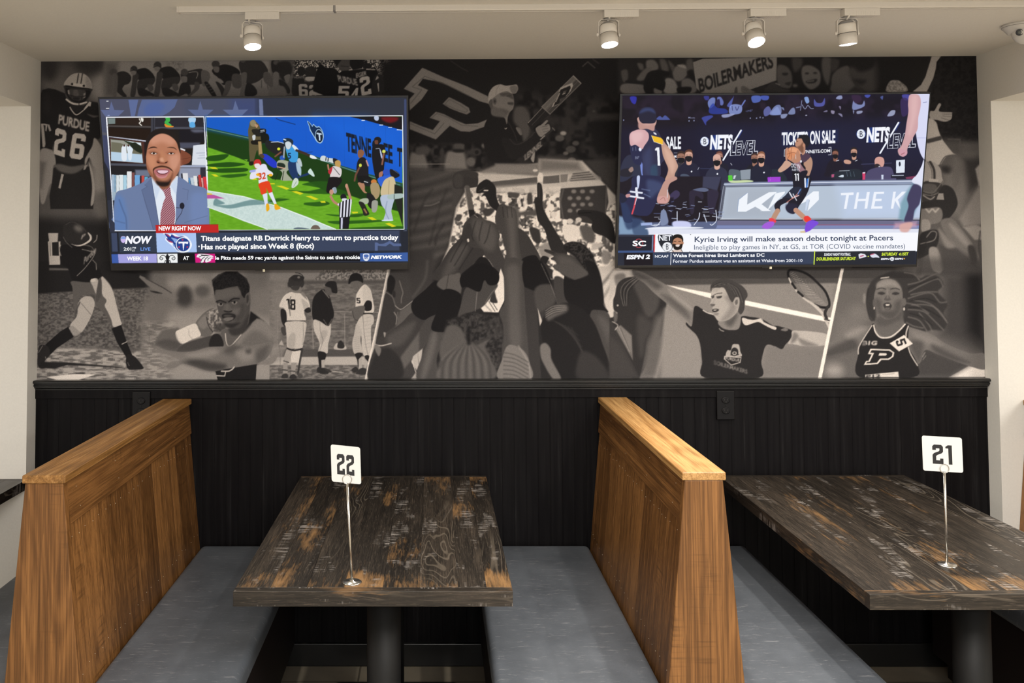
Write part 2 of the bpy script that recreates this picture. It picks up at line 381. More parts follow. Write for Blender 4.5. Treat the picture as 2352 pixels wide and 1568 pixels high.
# ---------------------------------------------------------------- tables
TZ = EYE.z-.8929
def wear_attr(o, x0, x1, y0, y1):
    me = o.data; a = me.attributes.new('wear', 'FLOAT', 'POINT'); v = []
    for p in me.vertices:
        v.append(0)
    a.data.foreach_set('value', v)
def table(x0, x1, y0, y1, pedx, pedy, label, group, seed):
    rs = random.Random(seed); random.seed(seed)
    e = empty('dining_table', ((x0+x1)/2, (y0+y1)/2, 0), label, 'table')
    t = .0395; m = MB(); wear = []
    def seg_board(xa, xb, ya, yb, axis, tone):
        # boards are cut into short lengths so that wear can gather at their ends
        off = Vector((rs.uniform(0, 20), rs.uniform(0, 20), rs.uniform(0, 20)))
        if axis == 'y':
            cuts = [ya, ya+.02, ya+.075, ya+.15]+[ya+.15+(yb-ya-.25)*k/6 for k in range(1, 6)]+[yb-.1, yb-.03, yb]
        else: cuts = [xa+(xb-xa)*k/10 for k in range(11)]
        n = len(m.v); e0 = rs.uniform(.25, 1.0)
        for q, cc in enumerate(cuts):
            for (u, z) in ((0, TZ-t), (1, TZ-t), (1, TZ), (0, TZ)):
                pt = Vector((xa+(xb-xa)*u, cc, z)) if axis == 'y' else Vector((cc, ya+(yb-ya)*u, z))
                m.v.append(pt); m.g.append((Vector((pt.y, pt.x, pt.z)) if axis == 'y' else Vector((pt.x, pt.y, pt.z)))+off); m.t.append(tone)
                if axis == 'y': wear.append(e0 if (q in (0, 1) ) else e0*.8 if q == 2 else (.45*e0 if q >= len(cuts)-2 else 0))
                else: wear.append(-.55 if z < TZ-.01 or u == 0 and False else rs.uniform(-.4, .5))
        for q in range(len(cuts)-1):
            a = n+q*4; 
            for k in range(4):
                l = (k+1) % 4; m.f.append([a+k, a+l, a+4+l, a+4+k]); m.m.append(0); m.sm.append(False)
        m.f.append([n, n+1, n+2, n+3][::-1]); a = n+4*(len(cuts)-1); m.f.append([a, a+1, a+2, a+3]); m.m += [0, 0]; m.sm += [False]*2
    be = .030
    xs = [x0]; 
    while xs[-1] < x1-.05: xs.append(min(x1, xs[-1]+rs.uniform(.075, .105)))
    xs[-1] = x1
    for i in range(len(xs)-1):
        seg_board(xs[i], xs[i+1], y0+be+.0004, y1-.0219, 'y', rs.random())
    seg_board(x0, x1, y0, y0+be, 'x', .3); seg_board(x0, x1, y1-.0215, y1, 'x', .35)
    o = m.build('tabletop', M['table'], e)
    a = o.data.attributes.new('wear', 'FLOAT', 'POINT'); a.data.foreach_set('value', wear)
    bv = o.modifiers.new('bevel', 'BEVEL'); bv.width = .0010; bv.segments = 2; bv.limit_method = 'ANGLE'; bv.angle_limit = .6
    # pedestal
    for n_, (cy_, rad) in enumerate(((pedy, .049), (y1-.40, .038))[:2 if x0 < -.3 and x0 > -1 else 1]):
        cy0 = cy_
        MB().lathe([(rad, .045), (rad, TZ-t-.012)], 40, Matrix.Translation((pedx, cy0, 0))).build('column', M['blackmetal'], e)
        MB().box(pedx-.20, pedx+.20, cy0-.16, cy0+.16, TZ-t-.012, TZ-t-.0005).build('mounting_plate', M['blackmetal'], e, bevel=.004)
        R = .06; hx, hy = .265, .265; poly = []
        for cx_, cz_, a0 in ((hx-R, hy-R, 0), (-hx+R, hy-R, 90), (-hx+R, -hy+R, 180), (hx-R, -hy+R, 270)):
            for k in range(7): an = math.radians(a0+15*k); poly.append((pedx+cx_+R*math.cos(an), cy0+cz_+R*math.sin(an)))
        q = MB(); q.prism(poly, 0, .016, lambda u, v, d: (u, v, d)); q.lathe([(.085, .015), (.065, .03), (rad+.004, .046)], 40, Matrix.Translation((pedx, cy0, 0)))
        q.build('base_plate', M['blackmetal'], e, bevel=.003)
    return e
table(-.5335, .2031, 2.4525, 3.700, -.150, 2.70, 'dark distressed wooden table holding number 22, between the two oak booth backs', 'booth tables', 5)
table(1.1249, 1.8597, 2.430, 3.700, 1.515, 2.66, 'dark distressed wooden table holding number 21, at the right', 'booth tables', 11)
tx = atY(49, 1121, 3.60).x
table(tx-.7366, tx, 2.452, 3.655, tx-.37, 2.7, 'dark table of which only a corner shows at the far left edge', 'booth tables', 23)
# ---------------------------------------------------------------- number stands and cards
DG = {'2': [(0, 8.2), (0, 9.1), (1, 10), (5, 10), (6, 9), (6, 6.4), (5, 5.5), (2.6, 4.6), (2, 4), (2, 1.9), (4.2, 1.9), (4.2, 2.9), (6, 2.9), (6, 0), (0, 0), (0, 4.6), (.9, 5.6), (3.4, 6.5), (4, 7), (4, 8.1), (2, 8.1), (2, 7.2), (0, 7.2)],
      '1': [(0, 8.3), (0, 9.1), (1.4, 10), (3.6, 10), (3.6, 0), (1.6, 0), (1.6, 8.3)]}
def stand(bx, by, tx_, ty_, cardq, text, lab1, lab2, wf):
    base = atZ(bx, by, TZ); e = empty('number_stand', base, lab1, 'table number stand', 'chrome number stands')
    top = atY(tx_, ty_, base.y)
    MB().lathe([(.0265, 0), (.0265, .0016), (.024, .003), (.006, .0045), (.006, .008)], 40, Matrix.Translation(base)).build('base', M['steel'], e)
    MB().tube([base+Vector((0, 0, .003)), top], .0036, 14).build('pole', M['steel'], e)
    # wire ring clip
    ring = MB(); rc = top+Vector((0, 0, .0125)); R = .0125
    for dy in (-.002, .002):
        ring.tube([rc+Vector((R*math.cos(a), dy, R*math.sin(a))) for a in [2*PI*k/28-PI/2 for k in range(29)]], .0011, 8)
    ring.build('ring_clip', M['steel'], e)
    P = [atY(u, v, base.y+.0) for u, v in cardq]     # TL TR BR BL
    o0 = P[3]; ux = P[2]-P[3]; uz = P[0]-P[3]; w_, h_ = ux.length, uz.length; ux.normalize(); uz.normalize(); nn = ux.cross(uz).normalized()
    rr = .006; poly = []
    for cx_, cy_, a0 in ((w_-rr, h_-rr, 0), (rr, h_-rr, 90), (rr, rr, 180), (w_-rr, rr, 270)):
        for k in range(6): an = math.radians(a0+18*k); poly.append((cx_+rr*math.cos(an), cy_+rr*math.sin(an)))
    to3 = lambda u, v, d: o0+ux*u+uz*v+nn*d
    m = MB(); m.prism(poly, -.0006, .0006, to3)
    cardo = empty('table_number_card', o0, lab2, 'table number card', 'white number cards')
    m.build('card', M['card'], cardo)
    dg = MB(); hh = h_*.55; sx = hh/10*wf; wid = {'2': 6, '1': 3.6}; tot = sum(wid[c] for c in text)+1.4
    u0 = w_*.5-tot*sx/2-.001; v0 = h_*.215
    for ch in text:
        dg.prism([(u0+a*sx, v0+b_*hh/10) for a, b_ in DG[ch]], .0007, .0010, to3); u0 += (wid[ch]+1.4)*sx
    dg.build('printed_number', M['ink'], cardo)
    return e
k6 = 1/4.356
stand(720+385*k6, 1000+1468*k6, 720+338*k6, 1000+482*k6, [(720+172*k6, 1000+88*k6), (720+462*k6, 1000+112*k6), (720+478*k6, 1000+488*k6), (720+183*k6, 1000+458*k6)], '22', 'chrome stand with round base holding the card 22 on the left table', 'white card printed 22 clipped above the left table', .64)
k7 = 1/4.612
stand(2080+440*k7, 980+1462*k7, 2080+410*k7, 980+488*k7, [(2080+172*k7, 980+92*k7), (2080+596*k7, 980+106*k7), (2080+610*k7, 980+486*k7), (2080+187*k7, 980+462*k7)], '21', 'chrome stand with round base holding the card 21 on the right table', 'white card printed 21 clipped above the right table', .93)
# ---------------------------------------------------------------- track lighting
YT = 2.93
def topx(px, py=30): return atY(px, py, YT).x
tr = empty('light_track', (topx(1400), YT, ZC), 'long white ceiling track rail carrying four spotlights', 'track light rail')
def rail_seg(xa, xb):
    q = MB(); q.prism([(-.018, 0), (-.018, -.015), (-.0155, -.019), (-.006, -.019), (-.006, -.010), (.006, -.010), (.006, -.019), (.0155, -.019), (.018, -.015), (.018, 0)], xa, xb, lambda u, v, d: (d, YT+u, ZC+v)); return q
xa = topx(413); xj = topx(769); xe = 2.15
rail_seg(xa, xj-.004).build('rail_section', M['fix'], tr, bevel=.0008)
rail_seg(xj+.004, XR-.01).build('rail_section', M['fix'], tr, bevel=.0008)
MB().box(xj-.004, xj+.004, YT-.0165, YT+.0165, ZC-.017, ZC, tone=.5).build('joint_connector', M['fixgrey'], tr)
MB().box(xa-.006, xa, YT-.018, YT+.018, ZC-.0195, ZC, tone=.5).build('end_cap', M['fix'], tr, bevel=.001)
def spot(pa, pb, hx, tiltx, tilty, power, label, back, yoke_side):
    x0, x1 = topx(pa, 40), topx(pb, 40); hxw = topx(hx, 60); zt = ZC-.019
    e = empty('track_spotlight', (hxw, YT, ZC-.02), label, 'spotlight', 'track spotlights')
    q = MB(); q.box(x0, x1, YT-.017, YT+.017, zt-.024, zt)
    for k in range(9):
        xx = x0+(x1-x0)*(.33+.065*k); q.box(xx, xx+.0018, YT-.0176, YT+.0176, zt-.0245, zt-.010)
    q.build('adapter_box', M['fix'], e, bevel=.002)
    # swivel stem
    zj = zt-.024; MB().lathe([(.011, -.006), (.011, .0)], 20, Matrix.Translation((hxw, YT, zj))).build('swivel', M['fixgrey'], e)
    # yoke: flat bent strip
    ww = .0335; zb = zj-.006; L = .052
    pts = [(-ww, -L), (-ww, -.008), (-ww+.008, 0), (ww-.008, 0), (ww, -.008), (ww, -L)]
    inn = [(ww-.0018, -L), (ww-.0018, -.009), (ww-.0088, -.0018), (-ww+.0088, -.0018), (-ww+.0018, -.009), (-ww+.0018, -L)]
    Rz = Matrix.Rotation(yoke_side, 4, 'Z')
    T0 = Matrix.Translation((hxw, YT, zb)) @ Rz
    y = MB(); y.prism(pts+inn, -.007, .007, lambda u, v, d: T0 @ Vector((u, d, v)))
    y.build('yoke', M['fix'], e)
    Tp = T0 @ Matrix.Translation((0, 0, -L+.004))
    for s_ in (-1, 1):
        MB().lathe([(.0065, 0), (.006, .004), (.003, .006)], 16, Tp @ Matrix.Translation((s_*ww, 0, 0)) @ Matrix.Rotation(s_*PI/2, 4, 'Y')).build('thumb_screw', M['fix'], e)
    # head: local -Z is the beam
    H = Tp @ Matrix.Rotation(tilty, 4, 'Y') @ Matrix.Rotation(-tiltx, 4, 'X')
    hd = MB(); R = .0285
    hd.lathe([(.0265, .030), (.0285, .026), (R, .0005)], 40, H, cap=True); hd.lathe([(R, -.0012), (R, -.034), (R-.002, -.036), (R-.003, -.034)], 40, H)
    hd.build('lamp_head', M['fix'], e)
    MB().lathe([(R-.0012, -.0016), (R-.0012, .001)], 40, H).build('vent_gap', M['slot'], e)
    if back: MB().lathe([(.024, .0295), (.021, .036), (.014, .041), (.005, .043)], 28, H).build('mesh_back', M['fixgrey'], e)
    MB().lathe([(R-.0032, -.0352), (.016, -.0372), (.001, -.0380)], 40, H).build('lamp_lens', M['bulb'], e)
    a = H @ Vector((0, 0, .040)); b_ = Vector((hxw+.004, YT-.012, zt-.016))
    cp = (a+b_)/2+Vector((-.016 if back is False else .002, -.014, .004))
    pts = []
    for k in range(13):
        t = k/12; pts.append((1-t)**2*a+2*t*(1-t)*cp+t*t*b_)
    MB().tube(pts, .0034, 8).build('power_cable', M['fix'], e)
    l = bpy.data.lights.new('spot_lamp', 'SPOT'); l.energy = power; l.color = (1, .93, .82); l.spot_size = math.radians(135); l.spot_blend = .9; l.shadow_soft_size = .024
    lo = bpy.data.objects.new('spot_lamp', l); COL.objects.link(lo); lo.parent = e
    Ml = H @ Matrix.Translation((0, 0, -.041)); lo.matrix_basis = Matrix.Translation(-Vector(e.location)) @ Ml
    return e
PW = 50
spot(565, 643, 579, .26, 0, PW*.6, 'white track spotlight at the left, above the left screen', False, .5)
spot(1386, 1465, 1397, .22, -.06, PW, 'second white spotlight from the left, over the middle of the mural', True, .08)
spot(1720, 1802, 1731, .50, -.05, PW*1.6, 'brightest white spotlight, third from the left on the track', True, 0.05)
spot(1935, 2016, 1945, -.05, -.10, PW, 'rightmost white spotlight, showing only a thin lit edge', True, .0)
# ---------------------------------------------------------------- security camera
KS = .80
def ks(pr): return [(r*KS, z*KS) for r, z in pr]
cp = atZ(2347, 56, ZC); e = empty('security_camera', cp, 'white dome security camera on the ceiling at the top right corner', 'security camera')
MB().lathe(ks([(.078, 0), (.078, -.011), (.072, -.018), (.062, -.030), (.057, -.038), (.050, -.040)]), 48, Matrix.Translation(cp)).build('mounting_base', M['camw'], e)
MB().lathe(ks([(.0785, -.0115), (.0785, -.0128)]), 48, Matrix.Translation(cp)).build('seam_ring', M['fixgrey'], e)
bc = cp+Vector((0, -.014, -.032)); BR = .0405
o = MB(); o.lathe([(BR*math.sin(PI*k/20), -BR*math.cos(PI*k/20)) for k in range(1, 20)], 40, Matrix.Translation(bc)); o.build('ball_housing', M['camw'], e)
fd = (EYE-bc).normalized(); fd.z += .06; fd.x += .05; fd.normalize()
rx_ = fd.cross(Vector((0, 0, 1))).normalized()*-1; ry_ = fd.cross(rx_); Rq = Matrix((rx_, ry_, fd)).transposed().to_4x4()
for ax, ay, rr in ((-.0165, 0, .0115), (.0165, 0, .0115)):
    Tm = Matrix.Translation(bc) @ Rq @ Matrix.Translation((ax, ay, BR*.905))
    q = MB(); q.lathe([(rr, -.004), (rr, .0022), (rr*.8, .0028), (rr*.75, .001)], 28, Tm); lr = q.build('lens_ring', M['lensring'], e)
    q = MB(); q.lathe([(rr*.62, .0005), (rr*.5, .003), (rr*.2, .004)], 24, Tm); q.build('lens', M['lensglass'], e).parent = lr
dn = -1 if ry_.z > 0 else 1
MB().lathe([(.0026, .0), (.0023, .002)], 14, Matrix.Translation(bc) @ Rq @ Matrix.Translation((-.001, dn*.0145, BR*.93))).build('light_sensor', M['lensring'], e)
MB().lathe([(.0024, .0), (.002, .001)], 12, Matrix.Translation(cp+Vector((.0, -.059, -.016))) @ Matrix.Rotation(PI/2+.5, 4, 'X')).build('screw', M['lensring'], e)
# ---------------------------------------------------------------- flat pictures: the printed mural and the two screens
class Canvas:
    """float picture drawn in the photograph's own coordinates; it is sampled onto a flat grid on the wall or screen"""
    def __init__(s, x0, y0, x1, y1, k, base):
        s.x0, s.y0, s.k = x0, y0, k; s.w = int((x1-x0)*k); s.h = int((y1-y0)*k)
        s.a = np.empty((s.h, s.w, 3), np.float32); s.a[:] = s.col(base); s.o = (0, 0, 1.0); s.rng = np.random.RandomState(5)
    def col(s, c):
        if isinstance(c, (int, float)): c = (c, c*.945, c*.875+2.5); return np.array(c, np.float32)/255
        if isinstance(c, str): return np.array([int(c[i:i+2], 16) for i in (0, 2, 4)], np.float32)/255
        return np.array(c, np.float32)/255
    def view(s, ox, oy, k): s.o = (ox, oy, k)
    def pts(s, t):
        if isinstance(t, str): p = np.array([[float(v) for v in q.split(',')] for q in t.split()])
        else: p = np.array(t, float)
        p = p/s.o[2]+np.array(s.o[:2]); return (p-np.array((s.x0, s.y0)))*s.k
    @staticmethod
    def smooth(p, n=6, closed=True):
        m = len(p); o = []
        for i in range(m if closed else m-1):
            if closed: a, b, c, d = p[i-1], p[i], p[(i+1) % m], p[(i+2) % m]
            else: a, b, c, d = p[max(i-1, 0)], p[i], p[i+1], p[min(i+2, m-1)]
            for k in range(n):
                t = k/n; o.append(.5*((2*b)+(c-a)*t+(2*a-5*b+4*c-d)*t*t+(3*b-a-3*c+d)*t**3))
        if not closed: o.append(p[-1])
        return np.array(o)
    def box(s, p, m):
        x0 = max(0, int(p[:, 0].min()-m)); x1 = min(s.w, int(p[:, 0].max()+m)+2); y0 = max(0, int(p[:, 1].min()-m)); y1 = min(s.h, int(p[:, 1].max()+m)+2)
        return x0, x1, y0, y1
    def mask(s, cs, blur):
        al = np.concatenate(cs); b = max(.55, blur*s.k); x0, x1, y0, y1 = s.box(al, b+1)
        if x1 <= x0 or y1 <= y0: return None
        X, Y = np.meshgrid(np.arange(x0, x1)+.5, np.arange(y0, y1)+.5); X = X.astype(np.float32); Y = Y.astype(np.float32)
        D = np.full(X.shape, 1e9, np.float32); I = np.zeros(X.shape, bool)
        for p in cs:
            n = len(p)
            for i in range(n):
                ax, ay = p[i]; bx, by = p[(i+1) % n]; dx, dy = bx-ax, by-ay; L = dx*dx+dy*dy
                if L < 1e-9: continue
                # distance only near the edge
                ex0 = max(x0, int(min(ax, bx)-b-1)); ex1 = min(x1, int(max(ax, bx)+b)+2); ey0 = max(y0, int(min(ay, by)-b-1)); ey1 = min(y1, int(max(ay, by)+b)+2)
                if ex1 > ex0 and ey1 > ey0:
                    sl = (slice(ey0-y0, ey1-y0), slice(ex0-x0, ex1-x0)); xx = X[sl]-ax; yy = Y[sl]-ay
                    t = np.clip((xx*dx+yy*dy)/L, 0, 1); d = (xx-t*dx)**2+(yy-t*dy)**2; D[sl] = np.minimum(D[sl], d)
                if ay != by:
                    lo, hi = min(ay, by), max(ay, by); r0 = max(y0, int(math.floor(lo-.5))); r1 = min(y1, int(math.ceil(hi+.5)))
                    if r1 > r0:
                        rows = slice(r0-y0, r1-y0); yy = Y[rows]; hit = (yy >= lo) & (yy < hi) & (X[rows] < ax+(yy-ay)*dx/dy); I[rows] ^= hit
        D = np.sqrt(D); sd = np.where(I, D, -D); a = np.clip(.5+sd/(2*b), 0, 1); a = a*a*(3-2*a)
        return x0, x1, y0, y1, a
    def put(s, m, c, a=1.0, c2=None, g=None):
        if m is None: return
        x0, x1, y0, y1, k = m; k = (k*a)[..., None]; c = s.col(c)
        if c2 is not None:
            p = s.pts(g); d = p[1]-p[0]; L = (d**2).sum(); X, Y = np.meshgrid(np.arange(x0, x1)+.5, np.arange(y0, y1)+.5)
            t = np.clip(((X-p[0][0])*d[0]+(Y-p[0][1])*d[1])/L, 0, 1)[..., None]; c = c*(1-t)+s.col(c2)*t
        r = s.a[y0:y1, x0:x1]; r[:] = r*(1-k)+c*k
    def P(s, t, c, blur=0, a=1.0, c2=None, g=None):
        cs = [s.pts(q) for q in t.split('|')] if isinstance(t, str) else [s.pts(t)]; s.put(s.mask(cs, blur), c, a, c2, g)
    def B(s, t, c, blur=0, a=1.0, c2=None, g=None):
        cs = [s.smooth(s.pts(q)) for q in t.split('|')]; s.put(s.mask(cs, blur), c, a, c2, g)
    def L(s, t, w, c, blur=0, a=1.0, sm=False, taper=False):
        p = s.pts(t); p = s.smooth(p, 5, False) if sm else p
        r = w/s.o[2]*s.k/2; b = max(.5, blur*s.k); x0, x1, y0, y1 = s.box(p, r+b+1)
        if x1 <= x0 or y1 <= y0: return
        X, Y = np.meshgrid(np.arange(x0, x1)+.5, np.arange(y0, y1)+.5); D = np.full(X.shape, 1e9)
        for i in range(len(p)-1):
            ax, ay = p[i]; dx, dy = p[i+1]-p[i]; Q = dx*dx+dy*dy+1e-9; t_ = np.clip(((X-ax)*dx+(Y-ay)*dy)/Q, 0, 1)
            d = np.hypot(X-ax-t_*dx, Y-ay-t_*dy)
            if taper: d = d+r*((i+t_)/(len(p)-1))*.8
            D = np.minimum(D, d)
        k = np.clip(.5+(r-D)/(2*b), 0, 1); s.put((x0, x1, y0, y1, k), c, a)
    def E(s, x, y, rx, ry, c, blur=0, a=1.0, rot=0, ring=None):
        f = lambda q: [(x+(rx*q)*math.cos(t)*math.cos(rot)-(ry*q)*math.sin(t)*math.sin(rot), y+(rx*q)*math.cos(t)*math.sin(rot)+(ry*q)*math.sin(t)*math.cos(rot)) for t in [2*PI*i/28 for i in range(28)]]
        cs = [s.pts(f(1))]
        if ring: cs.append(s.pts(f(ring)))
        s.put(s.mask(cs, blur), c, a)
    def noise(s, h, w, sc):
        gh, gw = int(h/sc)+3, int(w/sc)+3; g = s.rng.rand(gh, gw); y = np.arange(h)/sc; x = np.arange(w)/sc; iy = y.astype(int); ix = x.astype(int)
        fy = (y-iy)[:, None]; fx = (x-ix)[None]; fy = fy*fy*(3-2*fy); fx = fx*fx*(3-2*fx)
        a = g[iy][:, ix]; b = g[iy][:, ix+1]; c = g[iy+1][:, ix]; d = g[iy+1][:, ix+1]
        return (a*(1-fx)+b*fx)*(1-fy)+(c*(1-fx)+d*fx)*fy
    def N(s, t, c0, c1, sc, blur=0, a=1.0, lo=.35, hi=.65, sx=1, oct=2):
        """speckle between two colours inside a shape; sc in picture pixels, sx stretches along x"""
        m = s.mask([s.pts(q) for q in t.split('|')], blur)
        if m is None: return
        x0, x1, y0, y1, k = m; h, w = y1-y0, x1-x0; v = 0; tot = 0
        for o in range(oct):
            q = sc*s.k/(2**o); n = s.noise(h, int(w/sx)+2, q) if sx != 1 else s.noise(h, w, q)
            if sx != 1: n = n[:, np.minimum((np.arange(w)/sx).astype(int), n.shape[1]-1)]
            v = v+n*(.6**o); tot += .6**o
        v = np.clip((v/tot-lo)/(hi-lo), 0, 1)[..., None]; c = s.col(c0)*(1-v)+s.col(c1)*v; k = (k*a)[..., None]
        r = s.a[y0:y1, x0:x1]; r[:] = r*(1-k)+c*k
    def G(s, ch, bl, br, tl, c, blur=0, a=1.0, c_in=None, grow=0):
        bl, br, tl = map(np.array, (bl, br, tl)); gl = GL[ch]; wd = max(p[0] for p in gl[0])
        cs = [s.pts([bl+(br-bl)*u/wd+(tl-bl)*v/10 for u, v in q]) for q in gl]; s.put(s.mask(cs, blur), c, a)
    def T(s, text, p0, p1, h, c, bold=0, shear=0, blur=0, a=1.0, up=None):
        tr = text_tris(text, bold); P0 = np.array(p0, float); P1 = np.array(p1, float); w = tr['w']; ex = (P1-P0)/w
        if up is None: up = np.array((0, -1.0))
        ey = np.array(up)*h/tr['cap']; V = tr['v']; V = P0+np.outer(V[:, 0], ex)+np.outer(V[:, 1], ey)+np.outer(V[:, 1]*shear, ex)
        V = s.pts(V); b = max(.5, blur*s.k); x0, x1, y0, y1 = s.box(V, b+1)
        if x1 <= x0 or y1 <= y0: return
        ss = 3; X, Y = np.meshgrid((np.arange((x1-x0)*ss)+.5)/ss+x0, (np.arange((y1-y0)*ss)+.5)/ss+y0); K = np.zeros(X.shape, bool)
        for t in tr['t']:
            A, Bp, Cc = V[t[0]], V[t[1]], V[t[2]]
            ix0 = max(0, int((min(A[0], Bp[0], Cc[0])-x0)*ss)-1); ix1 = int((max(A[0], Bp[0], Cc[0])-x0)*ss)+2; iy0 = max(0, int((min(A[1], Bp[1], Cc[1])-y0)*ss)-1); iy1 = int((max(A[1], Bp[1], Cc[1])-y0)*ss)+2
            sl = (slice(iy0, iy1), slice(ix0, ix1)); x = X[sl]; y = Y[sl]
            f = lambda p, q: (q[0]-p[0])*(y-p[1])-(q[1]-p[1])*(x-p[0])
            a1, a2, a3 = f(A, Bp), f(Bp, Cc), f(Cc, A); K[sl] |= ((a1 >= 0) & (a2 >= 0) & (a3 >= 0)) | ((a1 <= 0) & (a2 <= 0) & (a3 <= 0))
        k = K.reshape(y1-y0, ss, x1-x0, ss).mean((1, 3))
        if blur:
            r = max(1, int(round(blur*s.k))); q = np.pad(k, r); k = sum(q[r+i:r+i+k.shape[0], r+j:r+j+k.shape[1]] for i in range(-r, r+1) for j in range(-r, r+1))/(2*r+1)**2
        s.put((x0, x1, y0, y1, k), c, a)
GL = {'2': [DG['2']], '1': [DG['1']],
 '6': [[(6, 7.2), (4, 7.2), (4, 8.1), (2, 8.1), (2, 6), (5, 6), (6, 5), (6, 1), (5, 0), (1, 0), (0, 1), (0, 9), (1, 10), (5, 10), (6, 9)], [(2, 1.9), (4, 1.9), (4, 4.2), (2, 4.2)]],
 '8': [[(1, 0), (5, 0), (6, 1), (6, 4.3), (5.2, 5), (6, 5.7), (6, 9), (5, 10), (1, 10), (0, 9), (0, 5.7), (.8, 5), (0, 4.3), (0, 1)], [(2, 1.8), (4, 1.8), (4, 4.2), (2, 4.2)], [(2, 5.8), (4, 5.8), (4, 8.2), (2, 8.2)]],
 '5': [[(0, 10), (6, 10), (6, 8.1), (2, 8.1), (2, 6.4), (5, 6.4), (6, 5.4), (6, 1), (5, 0), (1, 0), (0, 1), (0, 2.9), (2, 2.9), (2, 1.9), (4, 1.9), (4, 4.5), (0, 4.5)]],
 '4': [[(3.6, 10), (5.6, 10), (5.6, 4), (6.5, 4), (6.5, 2.2), (5.6, 2.2), (5.6, 0), (3.4, 0), (3.4, 2.2), (0, 2.2), (0, 4)], [(3.4, 4), (3.4, 6.8), (2, 4)]],
 'P': [[(0, 0), (5.2, 0), (5.2, 2.3), (4.2, 2.3), (4.2, 3.3), (8.6, 3.3), (10.4, 5.2), (10.4, 8.1), (8.6, 10), (0, 10), (0, 7.7), (1.1, 7.7), (1.1, 2.3), (0, 2.3)], [(4.2, 5.6), (7, 5.6), (7, 7.7), (4.2, 7.7)]]}
_tt = {}
def text_tris(text, bold):
    key = (text, bold)
    if key in _tt: return _tt[key]
    def conv(t):
        cu = bpy.data.curves.new('t', 'FONT'); cu.body = t; cu.size = 1; cu.offset = bold; cu.resolution_u = 3
        ob = bpy.data.objects.new('t', cu); COL.objects.link(ob); dg = bpy.context.evaluated_depsgraph_get(); dg.update()
        ev = ob.evaluated_get(dg); me = ev.to_mesh(); me.calc_loop_triangles()
        v = np.array([tuple(x.co)[:2] for x in me.vertices], float).reshape(-1, 2); tr = np.array([tuple(x.vertices) for x in me.loop_triangles], int).reshape(-1, 3)
        ev.to_mesh_clear(); bpy.data.objects.remove(ob); bpy.data.curves.remove(cu); return v, tr
    v, tr = conv(text); H, _ = conv('H')
    v[:, 0] -= v[:, 0].min(); v[:, 1] -= H[:, 1].min(); _tt[key] = dict(v=v, t=tr, w=v[:, 0].max(), cap=H[:, 1].max()-H[:, 1].min()); return _tt[key]
RCn = np.array(RC); EYEn = np.array(EYE)
def project(p):
    q = (p-EYEn) @ RCn; return np.stack([CX+FOC*q[:, 0]/q[:, 1], CY-FOC*q[:, 2]/q[:, 1]], 1)
def grid_picture(name, cv, o, ux, uz, w, h, nx, ny, mat, parent, gain, extra=(), contrast=1.0):
    """flat rectangle of nx x ny cells from corner o along unit vectors ux, uz; each vertex takes the picture's colour"""
    o, ux, uz = map(np.array, (o, ux, uz)); U, Vv = np.meshgrid(np.linspace(0, w, nx+1), np.linspace(0, h, ny+1))
    P = o+U.reshape(-1, 1)*ux+Vv.reshape(-1, 1)*uz; px = project(P)
    x = np.clip((px[:, 0]-cv.x0)*cv.k-.5, 0, cv.w-1.001); y = np.clip((px[:, 1]-cv.y0)*cv.k-.5, 0, cv.h-1.001)
    ix = x.astype(int); iy = y.astype(int); fx = (x-ix)[:, None]; fy = (y-iy)[:, None]; A = cv.a
    c = (A[iy, ix]*(1-fx)+A[iy, ix+1]*fx)*(1-fy)+(A[iy+1, ix]*(1-fx)+A[iy+1, ix+1]*fx)*fy
    ii = (np.arange(ny)[:, None]*(nx+1)+np.arange(nx)[None]).reshape(-1); F = np.stack([ii, ii+1, ii+nx+2, ii+nx+1], 1)
    nv = len(P); verts = [P]; cols = [c]; loops = [F.reshape(-1)]; cnt = [np.full(len(F), 4)]
    for v3, tri, colr in extra:
        verts.append(v3); cols.append(np.tile(np.array(colr, float), (len(v3), 1))); loops.append((tri+nv).reshape(-1)); cnt.append(np.full(len(tri), 3)); nv += len(v3)
    V3 = np.concatenate(verts)-np.array(parent.location if parent else (0, 0, 0)); C3 = np.clip(np.concatenate(cols), 0, 1); Lp = np.concatenate(loops); cn = np.concatenate(cnt)
    me = bpy.data.meshes.new(name); me.vertices.add(len(V3)); me.vertices.foreach_set('co', V3.astype(np.float32).reshape(-1))
    me.loops.add(len(Lp)); me.loops.foreach_set('vertex_index', Lp.astype(np.int32)); me.polygons.add(len(cn))
    st = np.concatenate([[0], np.cumsum(cn)[:-1]]); me.polygons.foreach_set('loop_start', st.astype(np.int32)); me.update(calc_edges=True)
    C3 = np.where(C3 <= .04045, C3/12.92, ((C3+.055)/1.055)**2.4)
    C3 = (C3**contrast)*gain
    at = me.color_attributes.new('pic', 'FLOAT_COLOR', 'POINT'); at.data.foreach_set('color', np.concatenate([C3, np.ones((len(C3), 1))], 1).astype(np.float32).reshape(-1))
    me.materials.append(mat); ob = bpy.data.objects.new(name, me); COL.objects.link(ob)
    if parent: ob.parent = parent
    return ob
# ---------------------------------------------------------------- the mural's photographs
mural = Canvas(60, 105, 2290, 895, 1.0, 48)
c = mural
